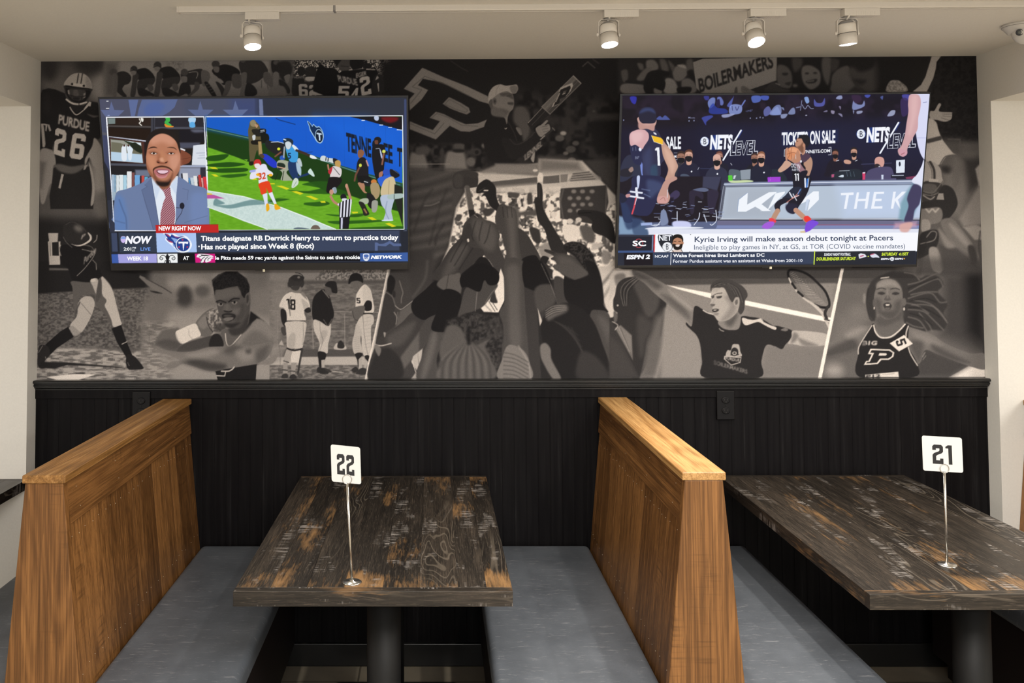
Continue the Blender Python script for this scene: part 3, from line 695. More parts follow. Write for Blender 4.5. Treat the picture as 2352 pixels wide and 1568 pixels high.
# --- blurred backgrounds, in photograph coordinates
c.view(0, 0, 1)
c.P('60,105 270,105 270,300 250,640 60,640', 74, 20)
c.E(150, 165, 40, 22, 92, 18); c.E(245, 200, 42, 38, 138, 20); c.E(130, 195, 34, 26, 102, 16); c.E(205, 150, 30, 20, 62, 16); c.E(115, 155, 18, 30, 60, 14); c.E(270, 170, 26, 16, 84, 12)
c.P('84,340 250,380 250,500 84,500', 90, 18); c.E(98, 405, 18, 40, 150, 12); c.E(232, 400, 22, 60, 150, 16); c.E(235, 470, 22, 30, 112, 12)
c.P('60,500 260,510 260,650 60,650', 46, 16)
# batter's field
c.P('60,668 260,662 345,656 420,700 400,890 60,890', 92, 3)
c.N('60,672 270,662 350,660 400,700 390,800 60,800', 74, 118, 3, 4, .9, .3, .7, 1.6)
c.P('60,794 200,800 360,815 380,890 60,890', 138, 8)
c.N('60,796 360,808 390,890 60,890', 98, 176, 3.2, 4, .85, .35, .65, 4)
c.P('60,600 250,600 345,640 345,660 250,664 60,676', 42, 3)
# shot putter's blurred stadium
c.P('345,612 640,612 640,890 330,890 335,740', 112, 12)
c.P('380,622 560,622 560,690 400,690', 128, 12); c.E(430, 650, 45, 16, 146, 12); c.E(520, 635, 30, 12, 140, 9); c.E(424, 682, 18, 26, 66, 9); c.E(465, 668, 16, 14, 92, 9); c.E(590, 640, 26, 20, 108, 10)
c.P('330,716 520,706 640,740 640,890 330,890', 150, 22); c.E(600, 690, 22, 24, 118, 12); c.P('330,690 390,700 372,800 330,800', 116, 14)
c.N('330,740 400,740 392,890 330,890', 100, 170, 3, 12, .6, .35, .65, 4)
# ballpark
c.view(620, 600, 5.6)
c.P('0,100 1530,100 1230,1520 0,1520', 104, 2); c.P('0,100 1520,100 1500,240 0,240', 134, 5); c.N('700,100 1520,100 1480,240 560,240', 84, 150, 3, 4, .8, .4, .6)
c.P('20,260 1490,240 1480,285 0,300', 84, 4); c.N('0,290 1480,290 1320,1130 0,1130', 90, 122, 4, 3, .8, .3, .7, 2.5)
for y in (385, 450, 540, 590, 720, 850): c.L('%d,%d %d,%d' % (500, y+6, 1400, y-10), 8, 132, 1, .4)
for t in ('0,632 1390,655', '540,655 560,1150', '100,640 100,1100', '960,680 965,1080', '780,895 960,895', '460,900 560,895', '0,900 140,900'): c.L(t, 11, 150, .5, .7)
c.P('0,1130 1310,1130 1290,1230 0,1230', 84, 1.5); c.P('0,1232 1290,1222 1265,1335 0,1335', 176, 1.5)
c.P('0,1335 1260,1335 1225,1520 0,1520', 112, 1.5); c.N('0,1340 1260,1335 1225,1520 0,1520', 86, 140, 2.6, 2, .8, .3, .7, 3)
c.P('0,100 300,100 200,700 120,1200 0,1300', 132, 14, .75); c.P('0,1090 220,1090 140,1290 0,1300', 150, 5, .6)
c.P('110,1075 150,1010 180,1080', 170, 1); c.B('830,1130 840,1070 870,1050 950,1060 980,1130', 180, 1); c.B('870,1110 880,1040 920,1020 960,1080 940,1120', 52, .8)
# three players
def trousers(t, d): c.B(t, 182, .5)
c.B('250,400 350,400 470,455 515,585 440,640 450,770 210,770 185,610 120,580 170,460', 204, .6); c.B('410,480 500,560 450,630 420,560', 178, 1)
c.B('235,260 270,200 400,190 440,270 410,340 300,350 240,320', 58, .8); c.B('290,320 400,330 390,400 300,400 260,360', 120, 1); c.B('270,330 380,310 360,370 300,370', 66, .8)
c.L('330,145 400,165 440,215', 10, 44, .3, 1, True); c.E(355, 215, 84, 42, 52, .8, 1, .1); c.E(370, 205, 18, 16, 120, .6); c.L('230,280 235,330 260,320', 6, 56, .3, 1, True)
c.G('1', (218, 610), (262, 614), (208, 480), 44, .3); c.G('8', (262, 622), (330, 626), (262, 486), 44, .3); c.L('268,455 250,560 262,700', 12, 92, .6, .8, True)
c.B('140,620 190,620 215,680 210,830 170,820 140,720', 46, .6); c.B('500,590 530,640 480,662 440,630', 46, .6); c.B('400,420 430,400 480,490 460,480', 132, .8)
c.B('140,860 200,840 215,930 170,950', 74, .8)
c.L('215,768 450,766', 12, 56, .3); c.B('210,780 450,780 458,900 425,1080 400,1120 310,1120 225,1110 215,960 205,860', 190, .5); c.B('290,920 330,960 310,1110 240,1110 230,1000', 160, 2.5, .7)
c.L('428,790 432,950 420,1070', 5, 96, .3, .8, True); c.B('225,1125 300,1140 290,1260 230,1290 175,1270 190,1200', 160, .8); c.B('300,1140 395,1150 380,1290 340,1300 270,1290', 204, .5)
c.L('225,1120 310,1145 410,1125', 22, 44, .4, 1, True); c.L('178,1280 240,1300', 12, 60, .4); c.P('175,1300 230,1300 225,1440 165,1440', 150, .8); c.P('275,1300 345,1300 320,1460 275,1460', 150, .8)
c.L('415,1130 390,1260 360,1450', 24, 62, .6); c.L('168,1395 225,1400', 12, 60, .3); c.L('270,1410 320,1415', 12, 60, .3); c.B('160,1460 210,1440 235,1470 225,1500 150,1500', 62, .5); c.B('260,1470 310,1450 345,1490 330,1512 260,1510', 56, .5); c.B('360,1440 410,1450 420,1490 370,1500', 78, .8)
c.B('560,470 640,380 700,360 760,430 800,560 825,680 790,780 745,840 640,780 555,750 540,620', 40, .6); c.B('715,290 760,255 840,260 862,320 865,405 800,400 780,350 715,320', 42, .6); c.B('710,330 780,345 790,420 750,440 710,390', 92, 1)
c.L('680,370 760,470', 10, 128, .4); c.L('690,750 745,835 800,740', 9, 96, .5)
c.B('562,755 640,770 745,835 780,800 780,930 750,1060 745,1160 720,1185 625,1160 640,1060 600,960 565,880', 188, .6); c.B('660,900 740,900 700,1020 640,1060', 160, 2.5, .7); c.L('640,780 650,900 680,1020 640,1150', 5, 92, .3, .8, True)
c.B('622,1160 720,1180 705,1280 660,1380 640,1370 620,1250', 42, .5); c.P('660,1270 705,1262 700,1380 665,1380', 168, .6); c.B('610,1370 650,1360 640,1430 605,1420', 54, .5); c.B('650,1380 700,1370 755,1420 740,1445 640,1440', 52, .5); c.B('700,1370 780,1400 785,1425 740,1420', 62, .6)
c.B('1215,298 1290,360 1320,470 1335,650 1205,665 1110,700 1105,480 1130,390', 206, .6); c.B('1215,298 1290,360 1310,470 1300,560 1220,540 1190,440', 192, 1.2, .8); c.B('1010,290 1030,190 1090,150 1170,170 1200,250 1180,280 1080,260', 40, .6); c.B('1040,270 1130,250 1190,290 1120,370 1060,330', 104, 1)
c.G('5', (1118, 540), (1165, 540), (1112, 470), 48, .4); c.B('1230,520 1270,500 1310,530 1305,620 1240,640 1200,600', 42, .6); c.B('1070,600 1200,570 1220,620 1190,760 1130,770 1060,680', 100, 1.2); c.L('1060,640 1090,740 1165,768', 8, 62, .5, 1, True)
c.L('1205,668 1315,668', 16, 46, .3); c.B('1200,690 1320,690 1335,790 1300,850 1300,1060 1290,1210 1210,1215 1180,1080 1175,960 1110,930 1120,790', 188, .6); c.B('1115,800 1180,900 1160,1000 1190,1180 1090,1190 1058,1060 1085,930', 178, .7)
for k in range(9): c.L('%d,%d %d,%d' % (1075+k*3, 980+k*24, 1150, 970+k*25), 5, 140, .6, .6); c.L('%d,%d %d,%d' % (1215, 730+k*48, 1300, 715+k*48), 5, 146, .8, .5)
c.L('1195,690 1205,850 1230,1060 1260,1200', 5, 92, .3, .8, True); c.B('1095,1190 1185,1180 1165,1280 1140,1380 1120,1270', 44, .5); c.P('1140,1260 1180,1220 1185,1370 1140,1380', 168, .8); c.B('1220,1215 1275,1212 1262,1300 1230,1270', 44, .5); c.P('1215,1240 1262,1290 1240,1370 1210,1370', 168, .8)
c.B('1060,1380 1110,1355 1140,1400 1090,1430 1050,1410', 56, .5); c.B('1110,1430 1180,1370 1240,1390 1230,1455 1120,1450', 58, .5); c.L('800,1415 950,1430', 7, 190, .5)
c.P('1512,100 1552,100 1266,1515 1220,1515', 226, .4)
# --- row of crouching old time players
c.view(240, 120, 5.88)
c.P('0,110 2350,100 2350,610 120,610 0,450', 136, 6); c.P('150,120 2350,100 2350,260 180,330', 146, 12); c.P('150,480 2350,470 2350,620 100,620', 124, 8); c.N('850,110 1060,110 1060,330 880,330', 100, 146, 4, 10, .6)
c.P('0,130 180,130 150,600 0,600', 96, 12)
def croucher(x, hx, hy, k=1.0, tn=52):
    """a crouching player in wool jersey: back, thigh, leg, planted arm, leather helmet"""
    q = lambda s_: ' '.join('%f,%f' % (x+float(a.split(',')[0])*k, 600+(float(a.split(',')[1])-600)*k) for a in s_.split())
    c.B(q('100,240 230,215 330,300 345,380 230,420 130,370 80,300'), tn, .8)
    c.B(q('150,370 340,350 330,430 230,480 190,540 120,520 110,450'), tn+16, .8); c.B(q('120,500 190,490 330,560 335,595 290,590 150,590'), tn+4, .8)
    c.B(q('60,290 130,300 110,420 80,590 20,590 40,430'), tn+22, .8); c.B(q('250,440 310,440 330,500 290,530 260,500'), tn+40, .8)
    c.E(hx, hy, 50*k, 52*k, tn+16, .7); c.B(' '.join('%f,%f' % (hx+a*k, hy+b*k) for a, b in ((-45, 5), (30, 10), (25, 60), (-10, 75), (-40, 50))), 122, 1); c.L(' '.join('%f,%f' % (hx+a*k, hy+b*k) for a, b in ((-50, 20), (0, 5), (46, 25))), 10, tn-10, .5, 1, True)
c.B('170,280 280,260 360,330 330,420 240,440 150,400', 56, .8); c.E(120, 270, 52, 50, 82, 2); c.B('150,440 270,430 240,500 300,590 250,600 160,520', 56, .8); c.B('110,300 180,320 160,590 120,590 130,420', 96, 2)
croucher(330, 398, 235, 1.0, 48); croucher(650, 716, 180, 1.06, 50)
c.B('1030,290 1100,260 1310,225 1340,330 1330,420 1150,440 1060,420', 60, .8); c.E(1080, 270, 50, 46, 82, .7); c.B('1040,330 1110,330 1110,400 1050,410', 118, 1); c.B('1310,250 1400,260 1425,340 1370,450 1320,440', 104, .8); c.B('1350,420 1400,410 1510,580 1460,600', 50, .7); c.B('1040,420 1150,440 1160,590 1100,560 1000,590', 56, .8); c.B('1220,400 1280,420 1270,500 1150,595 1130,580 1210,490', 84, .8); c.L('1140,275 1240,262 1260,300 1240,350', 9, 150, .5, 1, True)
for k in range(4): c.L('%d,%d %d,%d' % (1370+k*24, 440+k*35, 1420+k*20, 425+k*35), 7, 96, .5)
c.B('1460,230 1600,165 1740,190 1830,260 1800,330 1700,400 1600,440 1530,340 1470,290', 48, .8); c.E(1502, 160, 55, 48, 72, .7); c.B('1465,200 1545,200 1540,270 1490,265', 112, 1); c.B('1730,300 1850,310 1860,440 1810,490 1730,450', 88, .8); c.B('1500,400 1560,420 1630,520 1590,600 1560,520', 60, .8); c.B('1640,400 1720,400 1660,570 1590,600 1620,500', 92, .8); c.B('1530,350 1580,370 1610,410 1560,410', 140, .6)
c.B('1830,120 2090,105 2200,220 2190,290 2060,400 1920,420 1850,300', 62, .8); c.E(1870, 100, 40, 40, 90, 1.2); c.B('1850,290 1920,280 1910,440 1880,590 1830,590 1850,430', 106, .8); c.B('2150,280 2230,280 2290,430 2270,480 2160,400', 96, .8); c.B('1920,420 2000,440 2060,520 2040,580 1900,600', 52, .8); c.L('2120,380 2120,480', 10, 84, .6); c.L('2200,450 2210,500', 8, 84, .6)
c.B('2270,150 2352,120 2352,300 2290,290', 56, .8); c.B('2280,280 2352,280 2340,600 2290,500', 100, .8)
# --- crowd with jersey backs
c.view(620, 120, 5.88)
c.P('0,100 330,100 330,600 0,600', 100, 8); c.B('20,120 110,100 140,220 100,290 30,260', 54, .8); c.E(85, 140, 40, 30, 92, 1.5); c.B('100,150 260,130 300,260 200,390 120,300', 54, 3); c.B('50,280 120,290 100,480 50,480', 118, .8); c.B('120,370 200,400 270,500 250,560 150,480', 54, .8); c.B('190,330 270,300 240,420', 120, .8); c.B('20,470 180,460 220,590 20,590', 112, 2)
c.P('330,98 1600,96 1620,600 330,600', 74, 5); c.N('330,98 1620,96 1620,360 330,360', 40, 205, 2.3, 6, 1, .38, .66)
c.P('1500,98 1850,98 1850,600 1440,600', 40, 14)
c.B('330,330 480,320 650,340 660,600 330,600 300,420', 50, 1); c.E(425, 255, 56, 66, 50, .8); c.E(552, 262, 80, 76, 54, .8); c.B('480,340 560,330 630,340 620,380 500,385', 176, 1)
c.T('HUNTE', (330, 355), (470, 352), 32, 160, .02, 0, .5); c.T('TILLY', (462, 398), (580, 398), 40, 165, .02, 0, .5); c.G('6', (395, 600), (515, 600), (385, 430), 168, .5); c.G('2', (530, 620), (640, 620), (530, 440), 168, .5)
c.B('690,160 760,210 860,215 940,290 960,420 930,600 640,590 580,470 640,230', 38, .8); c.P('570,520 720,580 560,575', 168, .8)
c.B('880,98 1100,98 1085,200 1040,255 960,250 900,170', 82, 2); c.B('860,98 960,98 930,150 900,190 870,140', 44, 1); c.L('960,185 1060,195', 8, 50, 1); c.B('1090,98 1250,98 1240,220 1150,240 1090,200', 42, 1); c.B('1130,240 1250,215 1180,255', 120, 1); c.B('1260,150 1350,150 1370,210 1270,220', 46, 1)
c.B('930,290 1130,240 1380,220 1450,260 1430,560 1200,600 930,600', 38, .8); c.B('1430,310 1520,330 1540,500 1440,600 1380,590 1380,420', 48, 1.2); c.P('1300,222 1420,232 1425,240 1300,234', 200, .5)
c.T('PURDUE', (930, 395), (1190, 452), 92, 176, .03, 0, .4, 1, (-.25, -.97)); c.T('EGER', (1165, 348), (1305, 312), 62, 188, .02, 0, .4); c.G('5', (915, 640), (1060, 640), (930, 455), 176, .5); c.G('4', (1080, 660), (1180, 660), (1110, 480), 176, .5)
c.G('2', (1240, 590), (1375, 560), (1205, 345), 176, .5); c.P('1450,420 1470,410 1475,530 1465,530', 180, .6); c.P('1420,380 1450,310 1470,350', 150, .6)
# --- football player 26
c.view(80, 130, 4.48)
c.B('560,470 640,480 660,560 600,600', 62, 1.5)
c.P('60,385 80,340 140,325 205,335 310,378 330,440 380,490 500,505 560,462 640,470 690,520 700,800 655,850 605,850 605,905 545,1000 560,1060 520,1130 500,1160 220,1120 200,1060 190,900 178,950 55,950 62,690', 42, 1.5)
c.B('540,590 600,605 655,610 600,625', 92, 2); c.E(120, 480, 40, 100, 52, 10, .7)
c.B('455,168 520,185 570,240 586,310 575,335 440,318 305,300 322,240 380,185', 168, .6); c.B('530,200 580,270 580,320 530,310', 138, 4, .8); c.L('450,178 434,272', 12, 62, .5); c.L('490,178 474,274', 12, 62, .5)
c.B('306,296 440,312 582,330 582,362 560,400 530,450 470,478 400,465 345,425 315,360', 40, .7); c.B('345,340 430,335 520,350 515,410 480,450 400,445 360,410', 72, 1.5); c.B('400,345 440,345 450,400 400,400', 92, 2); c.B('395,420 460,425 450,445 400,440', 48, 1); c.P('338,345 352,345 362,400 345,395', 150, .8); c.P('500,380 520,370 520,420 500,430', 130, .8)
c.P('388,268 498,286 494,312 385,296', 186, .6); c.E(384, 282, 12, 12, 40, .5); c.E(504, 300, 12, 12, 40, .5); c.L('318,318 440,330 580,345', 8, 60, .4, 1, True)
c.L('308,300 312,350 330,430 380,480', 9, 70, .4, 1, True); c.L('580,335 570,390 520,470', 9, 70, .4, 1, True); c.L('320,378 400,408 480,412 560,392', 8, 44, .4, 1, True); c.L('372,400 378,480', 7, 44, .4); c.L('480,412 485,490', 7, 44, .4)
c.L('325,440 380,478 450,490 530,470', 17, 192, .5, 1, True); c.L('452,462 456,500', 8, 50, .4)
c.L('362,520 385,560 430,598 500,552 552,500 565,468', 9, 196, .4, 1, True); c.P('500,540 560,462 582,470 572,512 545,505 520,535', 176, .6)
c.P('366,500 500,510 470,560 430,575 380,540', 48, 1.5)
c.T('PURDUE', (240, 692), (556, 772), 100, 178, .035, 0, .35, 1, (.10, -.99))
c.G('2', (192, 1000), (306, 1036), (214, 728), 182, .4); c.G('6', (352, 1042), (492, 1062), (392, 782), 182, .4)
c.P('62,690 100,690 150,700 168,760 150,770 130,700 120,770 108,760 110,710 90,700 110,900 100,935 80,930 70,800', 158, .8); c.P('55,930 180,935 180,955 60,960', 34, .8)
c.B('610,838 650,870 690,950 700,1100 650,1150 600,1120 575,1060 555,1040 520,1120 515,1060 545,1000 590,920', 150, 1.5); c.B('55,970 170,960 205,1020 215,1100 190,1130 186,1250 180,1300 150,1330 100,1500 60,1490 55,1300', 142, 2); c.P('52,1080 110,1090 70,1350 50,1350', 100, 8)
c.P('190,1150 230,1120 400,1190 530,1130 560,1130 590,1240 610,1350 600,1568 160,1568 150,1430 175,1300', 45, 1.2); c.B('205,1120 260,1105 380,1130 520,1110 470,1170 380,1205 260,1180', 96, 3); c.P('275,1205 298,1212 264,1358 242,1350', 170, .6)
c.B('555,1090 580,1140 600,1220 617,1350 605,1500 575,1525 590,1350 575,1210', 160, 1); c.P('510,1120 545,1110 520,1160 500,1165', 150, .8)
# --- batter
c.view(80, 480, 3.92)
c.P('120,215 210,215 205,290 130,292', 180, .6); c.P('118,290 230,292 228,500 130,502', 184, .6); c.P('155,300 215,295 218,420 158,418', 44, .6); c.L('135,300 140,420', 4, 60, .3); c.P('130,530 300,535 305,550 130,550', 104, 2)
c.B('230,330 330,320 430,330 520,330 548,400 550,480 600,600 500,650 350,650 300,540 235,490 225,400', 36, .8)
c.B('470,300 560,235 600,320 610,470 560,540 520,450', 46, 3, .8)
c.B('255,150 300,110 380,110 440,160 500,230 505,275 440,320 380,330 320,305 265,260', 52, .7); c.E(392, 175, 38, 26, 124, 7, .8, .5); c.L('280,140 340,115 420,160 460,200', 4, 92, .5, .8, True); c.B('325,312 380,325 440,310 495,265 475,210 510,240 505,285 440,325 380,333', 204, .6); c.T('P', (415, 275), (450, 255), 34, 170, .03, .2, .3)
c.L('255,250 285,300 335,345', 4, 120, .5, 1, True); c.L('560,235 555,275 530,300', 7, 160, .6, 1, True); c.L('425,362 480,375 540,400 460,520 380,600', 6, 140, .5, 1, True); c.L('440,325 510,340 545,400', 5, 140, .5, .8, True); c.L('520,458 552,490 555,545', 5, 140, .5)
c.T('Purdue', (440, 500), (548, 390), 58, 160, .03, .2, .4); c.L('232,325 222,370 235,420', 6, 170, .5, 1, True)
c.B('330,650 480,660 560,640 610,610 680,680 720,790 760,960 720,1060 690,1060 640,960 545,860 540,780 480,770 400,800 360,960 340,720', 96, 1)
c.B('440,790 510,790 538,840 530,900 500,980 450,1070 410,1110 340,1085 320,1040 380,960 390,850', 176, .7); c.B('340,1050 400,1100 420,1105 370,1140 320,1120 302,1080', 150, 1); c.L('420,850 505,950', 5, 110, .4); c.L('405,840 370,920 365,970', 12, 84, 1)
c.B('600,612 640,640 700,730 740,880 770,990 780,1040 710,1060 690,1000 660,930 630,870 645,820 605,760', 186, .7); c.B('500,640 560,625 575,700 565,790 520,690', 176, 1); c.P('505,630 545,622 548,650 510,655', 200, .5); c.B('575,640 600,640 600,760 560,840 550,780', 84, 1.5)
c.P('300,1060 350,1150 290,1190 200,1250 130,1320 95,1220 140,1180 230,1100', 36, .8); c.P('690,1075 778,1042 830,1200 880,1320 820,1330 740,1200', 36, .8); c.L('785,1215 830,1193', 6, 200, .4)
c.B('30,1260 60,1220 120,1240 135,1310 90,1370 100,1420 60,1435 25,1400', 50, 1.2); c.L('35,1290 70,1230', 4, 150, .5); c.L('95,1330 110,1380', 5, 150, .5); c.B('825,1320 890,1320 970,1410 970,1440 900,1445 830,1430', 42, .8); c.L('835,1380 850,1410', 4, 130, .4)
c.P('60,1375 290,1380 420,1390 700,1415 830,1435 700,1425 420,1408 290,1405 180,1435 40,1430', 46, 1.5); c.P('360,1472 450,1475 440,1482 370,1480', 50, .8)
c.P('100,1510 360,1484 550,1488 400,1536 200,1538', 222, .7); c.L('30,1450 400,1455 980,1480', 14, 172, 2, .6)
c.P('945,595 1000,620 1150,700 1270,790 1240,810 1150,775 1020,690 940,615', 118, 1.2); c.L('1000,625 1150,705 1230,755', 7, 58, .7); c.B('1035,735 1090,740 1150,760 1080,755', 48, 1.5); c.P('1180,740 1290,800 1250,830 1160,780', 120, 6, .7)
# --- shot putter
c.view(340, 600, 5.6)
c.B('200,880 330,860 400,860 460,1000 470,1060 380,1110 350,1160 200,1130 100,1060 130,960', 104, 4); c.B('100,1060 250,1000 420,1060 340,1160 220,1140', 84, 5)
c.B('360,1160 460,1060 700,980 830,960 800,1100 640,1150 480,1170', 76, 2.5)
c.B('610,800 700,680 800,610 860,605 800,640 760,720 760,830 840,900 780,960 680,960 640,880', 106, 1); c.B('640,790 740,690 760,830 700,870', 126, 3); c.L('760,660 790,640 860,612', 7, 160, .8, 1, True)
c.E(885, 765, 130, 150, 118, .8); c.N('770,640 930,610 960,700 960,900 830,890 770,800', 78, 168, 4, 3, .9, .3, .7); c.E(930, 850, 80, 60, 66, 6, .8); c.L('755,720 775,820 830,905', 10, 50, .8, 1, True)
c.B('358,905 420,870 600,800 650,870 675,955 560,1005 450,1060 400,1030 365,970', 214, .7); c.L('525,880 530,950 570,1000', 5, 150, .6, 1, True); c.B('360,920 400,1020 450,1058 400,1040 362,975', 180, 2)
c.B('1320,640 1420,700 1560,830 1590,950 1610,1050 1560,1200 1400,1340 1100,1370 900,1150 800,1100 930,900 1050,860 1280,850', 112, 1.5)
c.B('820,960 900,930 960,1000 960,1100 790,1100', 44, 1.5); c.P('1320,640 1500,775 1400,735 1340,790 1290,880 1200,940 1140,1070 1040,1100 1160,960 1290,800', 38, 1.2)
c.B('940,900 1040,860 1200,900 1180,1000 1080,1090 1020,1080 960,1000', 96, 2)
c.B('1280,860 1420,740 1530,800 1600,900 1620,1010 1500,1100 1300,1100 1100,1100 1190,960', 128, 5); c.B('1330,900 1450,910 1560,1000 1600,1000 1560,1080 1300,1110 1200,1060', 108, 8)
c.B('930,480 1000,330 1150,330 1300,400 1310,620 1280,790 1180,900 1040,850 960,780', 76, 1.5)
c.B('865,370 1160,330 1230,420 1260,560 1250,700 1180,800 1090,855 1000,840 950,770 905,650 885,540', 84, .9); c.B('880,380 1150,340 1190,430 1050,470 880,500', 98, 5); c.B('1180,560 1250,560 1240,700 1150,790 1120,720', 74, 7); c.B('1080,620 1180,600 1160,680 1100,680', 100, 6)
c.B('835,270 900,200 1000,140 1130,140 1230,200 1300,300 1295,420 1240,470 1200,420 1180,330 1080,325 950,360 870,370 860,430 840,340', 36, 1.2); c.N('820,240 900,170 1000,130 1150,130 1270,220 1310,330 1290,420 1200,400 1150,320 870,360 830,320', 30, 46, 2, 1.2, .8)
c.B('1250,450 1290,400 1315,430 1305,530 1270,570', 92, .8); c.B('1265,450 1290,430 1295,500 1270,540', 62, 1.2)
c.L('880,520 930,505 1000,530', 20, 44, .9, 1, True); c.L('1040,520 1100,480 1170,480', 20, 42, .9, 1, True); c.B('895,545 950,540 955,570 915,575', 128, .8); c.E(938, 550, 14, 15, 30, .5); c.B('1080,520 1145,515 1130,550 1090,545', 128, .8); c.E(1112, 528, 16, 15, 30, .5); c.L('890,535 960,535', 6, 34, .5); c.L('1075,517 1150,510', 7, 34, .5)
c.B('985,560 1030,545 1070,600 1085,640 1020,655 965,635 970,610', 94, 1.8); c.B('970,630 1000,655 1060,655 1085,630 1040,640', 48, 1); c.L('1020,560 1015,620', 8, 112, 3, .8)
c.B('950,690 1010,665 1100,675 1130,700 1110,740 1060,770 1010,770 965,740', 46, 1); c.B('970,735 1020,720 1090,720 1090,745 1030,768 985,760', 112, 1.2); c.B('975,695 1020,688 1080,695 1040,712 990,712', 80, 1.5); c.B('990,800 1080,800 1180,790 1090,855 1010,840', 50, 4)
c.B('1040,870 1180,850 1280,700 1300,700 1280,850 1180,940 1080,950', 62, 4)
c.L('995,930 1005,1030 1030,1085 1070,1080 1130,1020 1195,945', 12, 190, .6, 1, True)
c.B('80,1090 130,1120 350,1160 560,1165 740,1110 900,1095 1100,1095 1300,1090 1450,1060 1600,1050 1560,1180 1430,1310 1200,1355 950,1405 860,1415 740,1400 560,1340 440,1320 340,1370 230,1360 300,1290 400,1270 250,1200 130,1150', 116, 1.2)
c.B('440,1290 600,1250 800,1290 1000,1330 950,1400 760,1400 560,1340', 72, 8); c.B('1050,1080 1200,1100 1100,1190 980,1170', 88, 9); c.B('500,1190 700,1150 850,1130 900,1180 760,1230 560,1240', 142, 9); c.B('1150,1150 1330,1140 1400,1220 1250,1290 1150,1220', 136, 10); c.B('1380,1180 1540,1080 1520,1220 1420,1300', 84, 9, .8); c.B('1260,1140 1320,1130 1320,1180 1270,1180', 84, 6)
c.B('100,1100 350,1170 500,1200 480,1300 340,1360 250,1350 100,1200', 132, 14, .6)
c.P('865,1415 1000,1385 1400,1320 1385,1525 895,1525', 38, .8); c.B('1420,1310 1560,1240 1660,1190 1640,1280 1560,1330 1450,1325', 128, 1.5); c.L('1670,1000 1700,1200 1690,1400 1650,1520', 5, 96, 1.5, .6, True)
c.L('945,1412 1030,1412 1080,1390 1108,1358', 16, 190, .5, 1, True); c.L('1000,1415 985,1475 880,1470', 12, 190, .5)
# --- dark arena with the tall letter flag and the coach
c.view(900, 120, 4.3556)
c.P('0,60 2352,60 2352,1100 0,1100', 40, 14); c.N('1250,400 2300,500 2300,1100 1250,1100', 34, 62, 18, 25, .8)
c.P('120,365 305,155 520,250 750,340 960,440 985,520 880,490 760,430 640,370 500,300 310,265 262,330 362,378 300,470 180,580 175,470 228,412', 124, 1.2)
c.L('205,345 330,240 560,330 780,440', 7, 92, 1.2); c.L('215,350 300,375 190,510', 7, 92, 1.2); c.B('262,330 310,265 420,300 620,400 700,430 620,460 520,440 362,378', 44, 1.2, 0)
c.P('508,515 572,448 690,505 770,555 785,600 750,622 680,600 580,560', 116, 1.2); c.L('530,520 575,470 690,530 760,580 740,600 640,570 530,520', 5, 88, 1.2)
c.P('378,655 440,595 520,618 640,680 740,720 860,710 960,670 940,740 780,795 690,790 580,735 440,872 178,768 180,690 300,740 410,778 480,690', 120, 1.3); c.L('400,655 450,612 560,650 700,730 860,740', 6, 88, 1.2); c.L('190,715 430,815 520,710', 6, 90, 1.2)
c.L('590,85 700,160 760,190', 6, 74, 1.2, .8); c.L('1910,140 1960,95 2030,155', 12, 78, 1); c.L('2010,70 2070,110', 12, 66, 1)
for x, y, r, t in ((1715, 810, 30, 170), (1680, 860, 45, 100), (2038, 870, 18, 130), (1840, 910, 34, 92), (1790, 970, 50, 86), (2020, 590, 14, 84), (1740, 1010, 26, 110), (1800, 1080, 40, 120)): c.E(x, y, r, r*.7, t, 2.5, .85)
c.P('1960,620 2280,610 2280,680 1980,700', 62, 5); c.B('2000,700 2280,720 2290,950 2050,1000', 38, 8)
# spectators and railings lower left
c.N('175,920 940,920 940,1230 175,1230', 36, 66, 14, 8)
c.B('185,1020 260,1010 330,1030 355,1220 185,1230', 118, 5); c.B('250,950 370,950 360,1010 250,1020', 82, 4); c.B('550,1010 640,995 720,1010 745,1120 740,1230 540,1230', 124, 5); c.B('625,920 720,920 710,975 640,970', 84, 3); c.E(670, 985, 60, 18, 44, 3); c.E(790, 1095, 46, 44, 104, 3); c.E(850, 995, 44, 38, 66, 3, 1); c.E(850, 1000, 20, 20, 40, 2); c.E(915, 935, 18, 18, 100, 3)
c.L('180,1118 580,1118', 4, 150, .5); c.L('175,1165 900,1170', 6, 78, 1); c.L('175,1200 900,1205', 6, 70, 1)
# coach
c.B('1000,630 1140,640 1210,690 1290,740 1310,880 1300,1000 1200,1110 1020,1110 940,1000 915,860 930,720', 40, .8)
c.B('1100,860 1290,890 1400,850 1430,790 1500,840 1480,900 1400,960 1300,1040 1180,1060', 44, .8); c.L('1180,870 1240,920 1330,890 1430,800', 6, 66, 1.2, 1, True); c.L('1160,690 1220,800 1250,880', 6, 62, 1, 1, True); c.L('1130,760 1140,768 1150,755', 5, 190, .4); c.B('1240,755 1290,760 1305,820 1280,825', 110, .8)
c.B('985,470 1060,400 1190,400 1222,480 1215,560 1180,600 1160,650 1150,720 1120,650 1005,625 1000,540', 118, .9); c.B('1085,410 1190,405 1215,470 1150,440 1100,440', 82, 2.5); c.B('1160,500 1215,500 1210,530 1165,520', 80, 1.5); c.B('1080,560 1170,590 1120,640 1060,610', 92, 4); c.B('1010,465 1040,460 1050,500 1030,525 1008,500', 92, 1); c.E(1030, 490, 10, 16, 64, 1); c.L('1150,440 1190,435', 7, 66, .7); c.L('1165,517 1208,514', 6, 62, .6); c.B('1000,540 1060,560 1150,640 1110,650 1005,628', 98, 3)
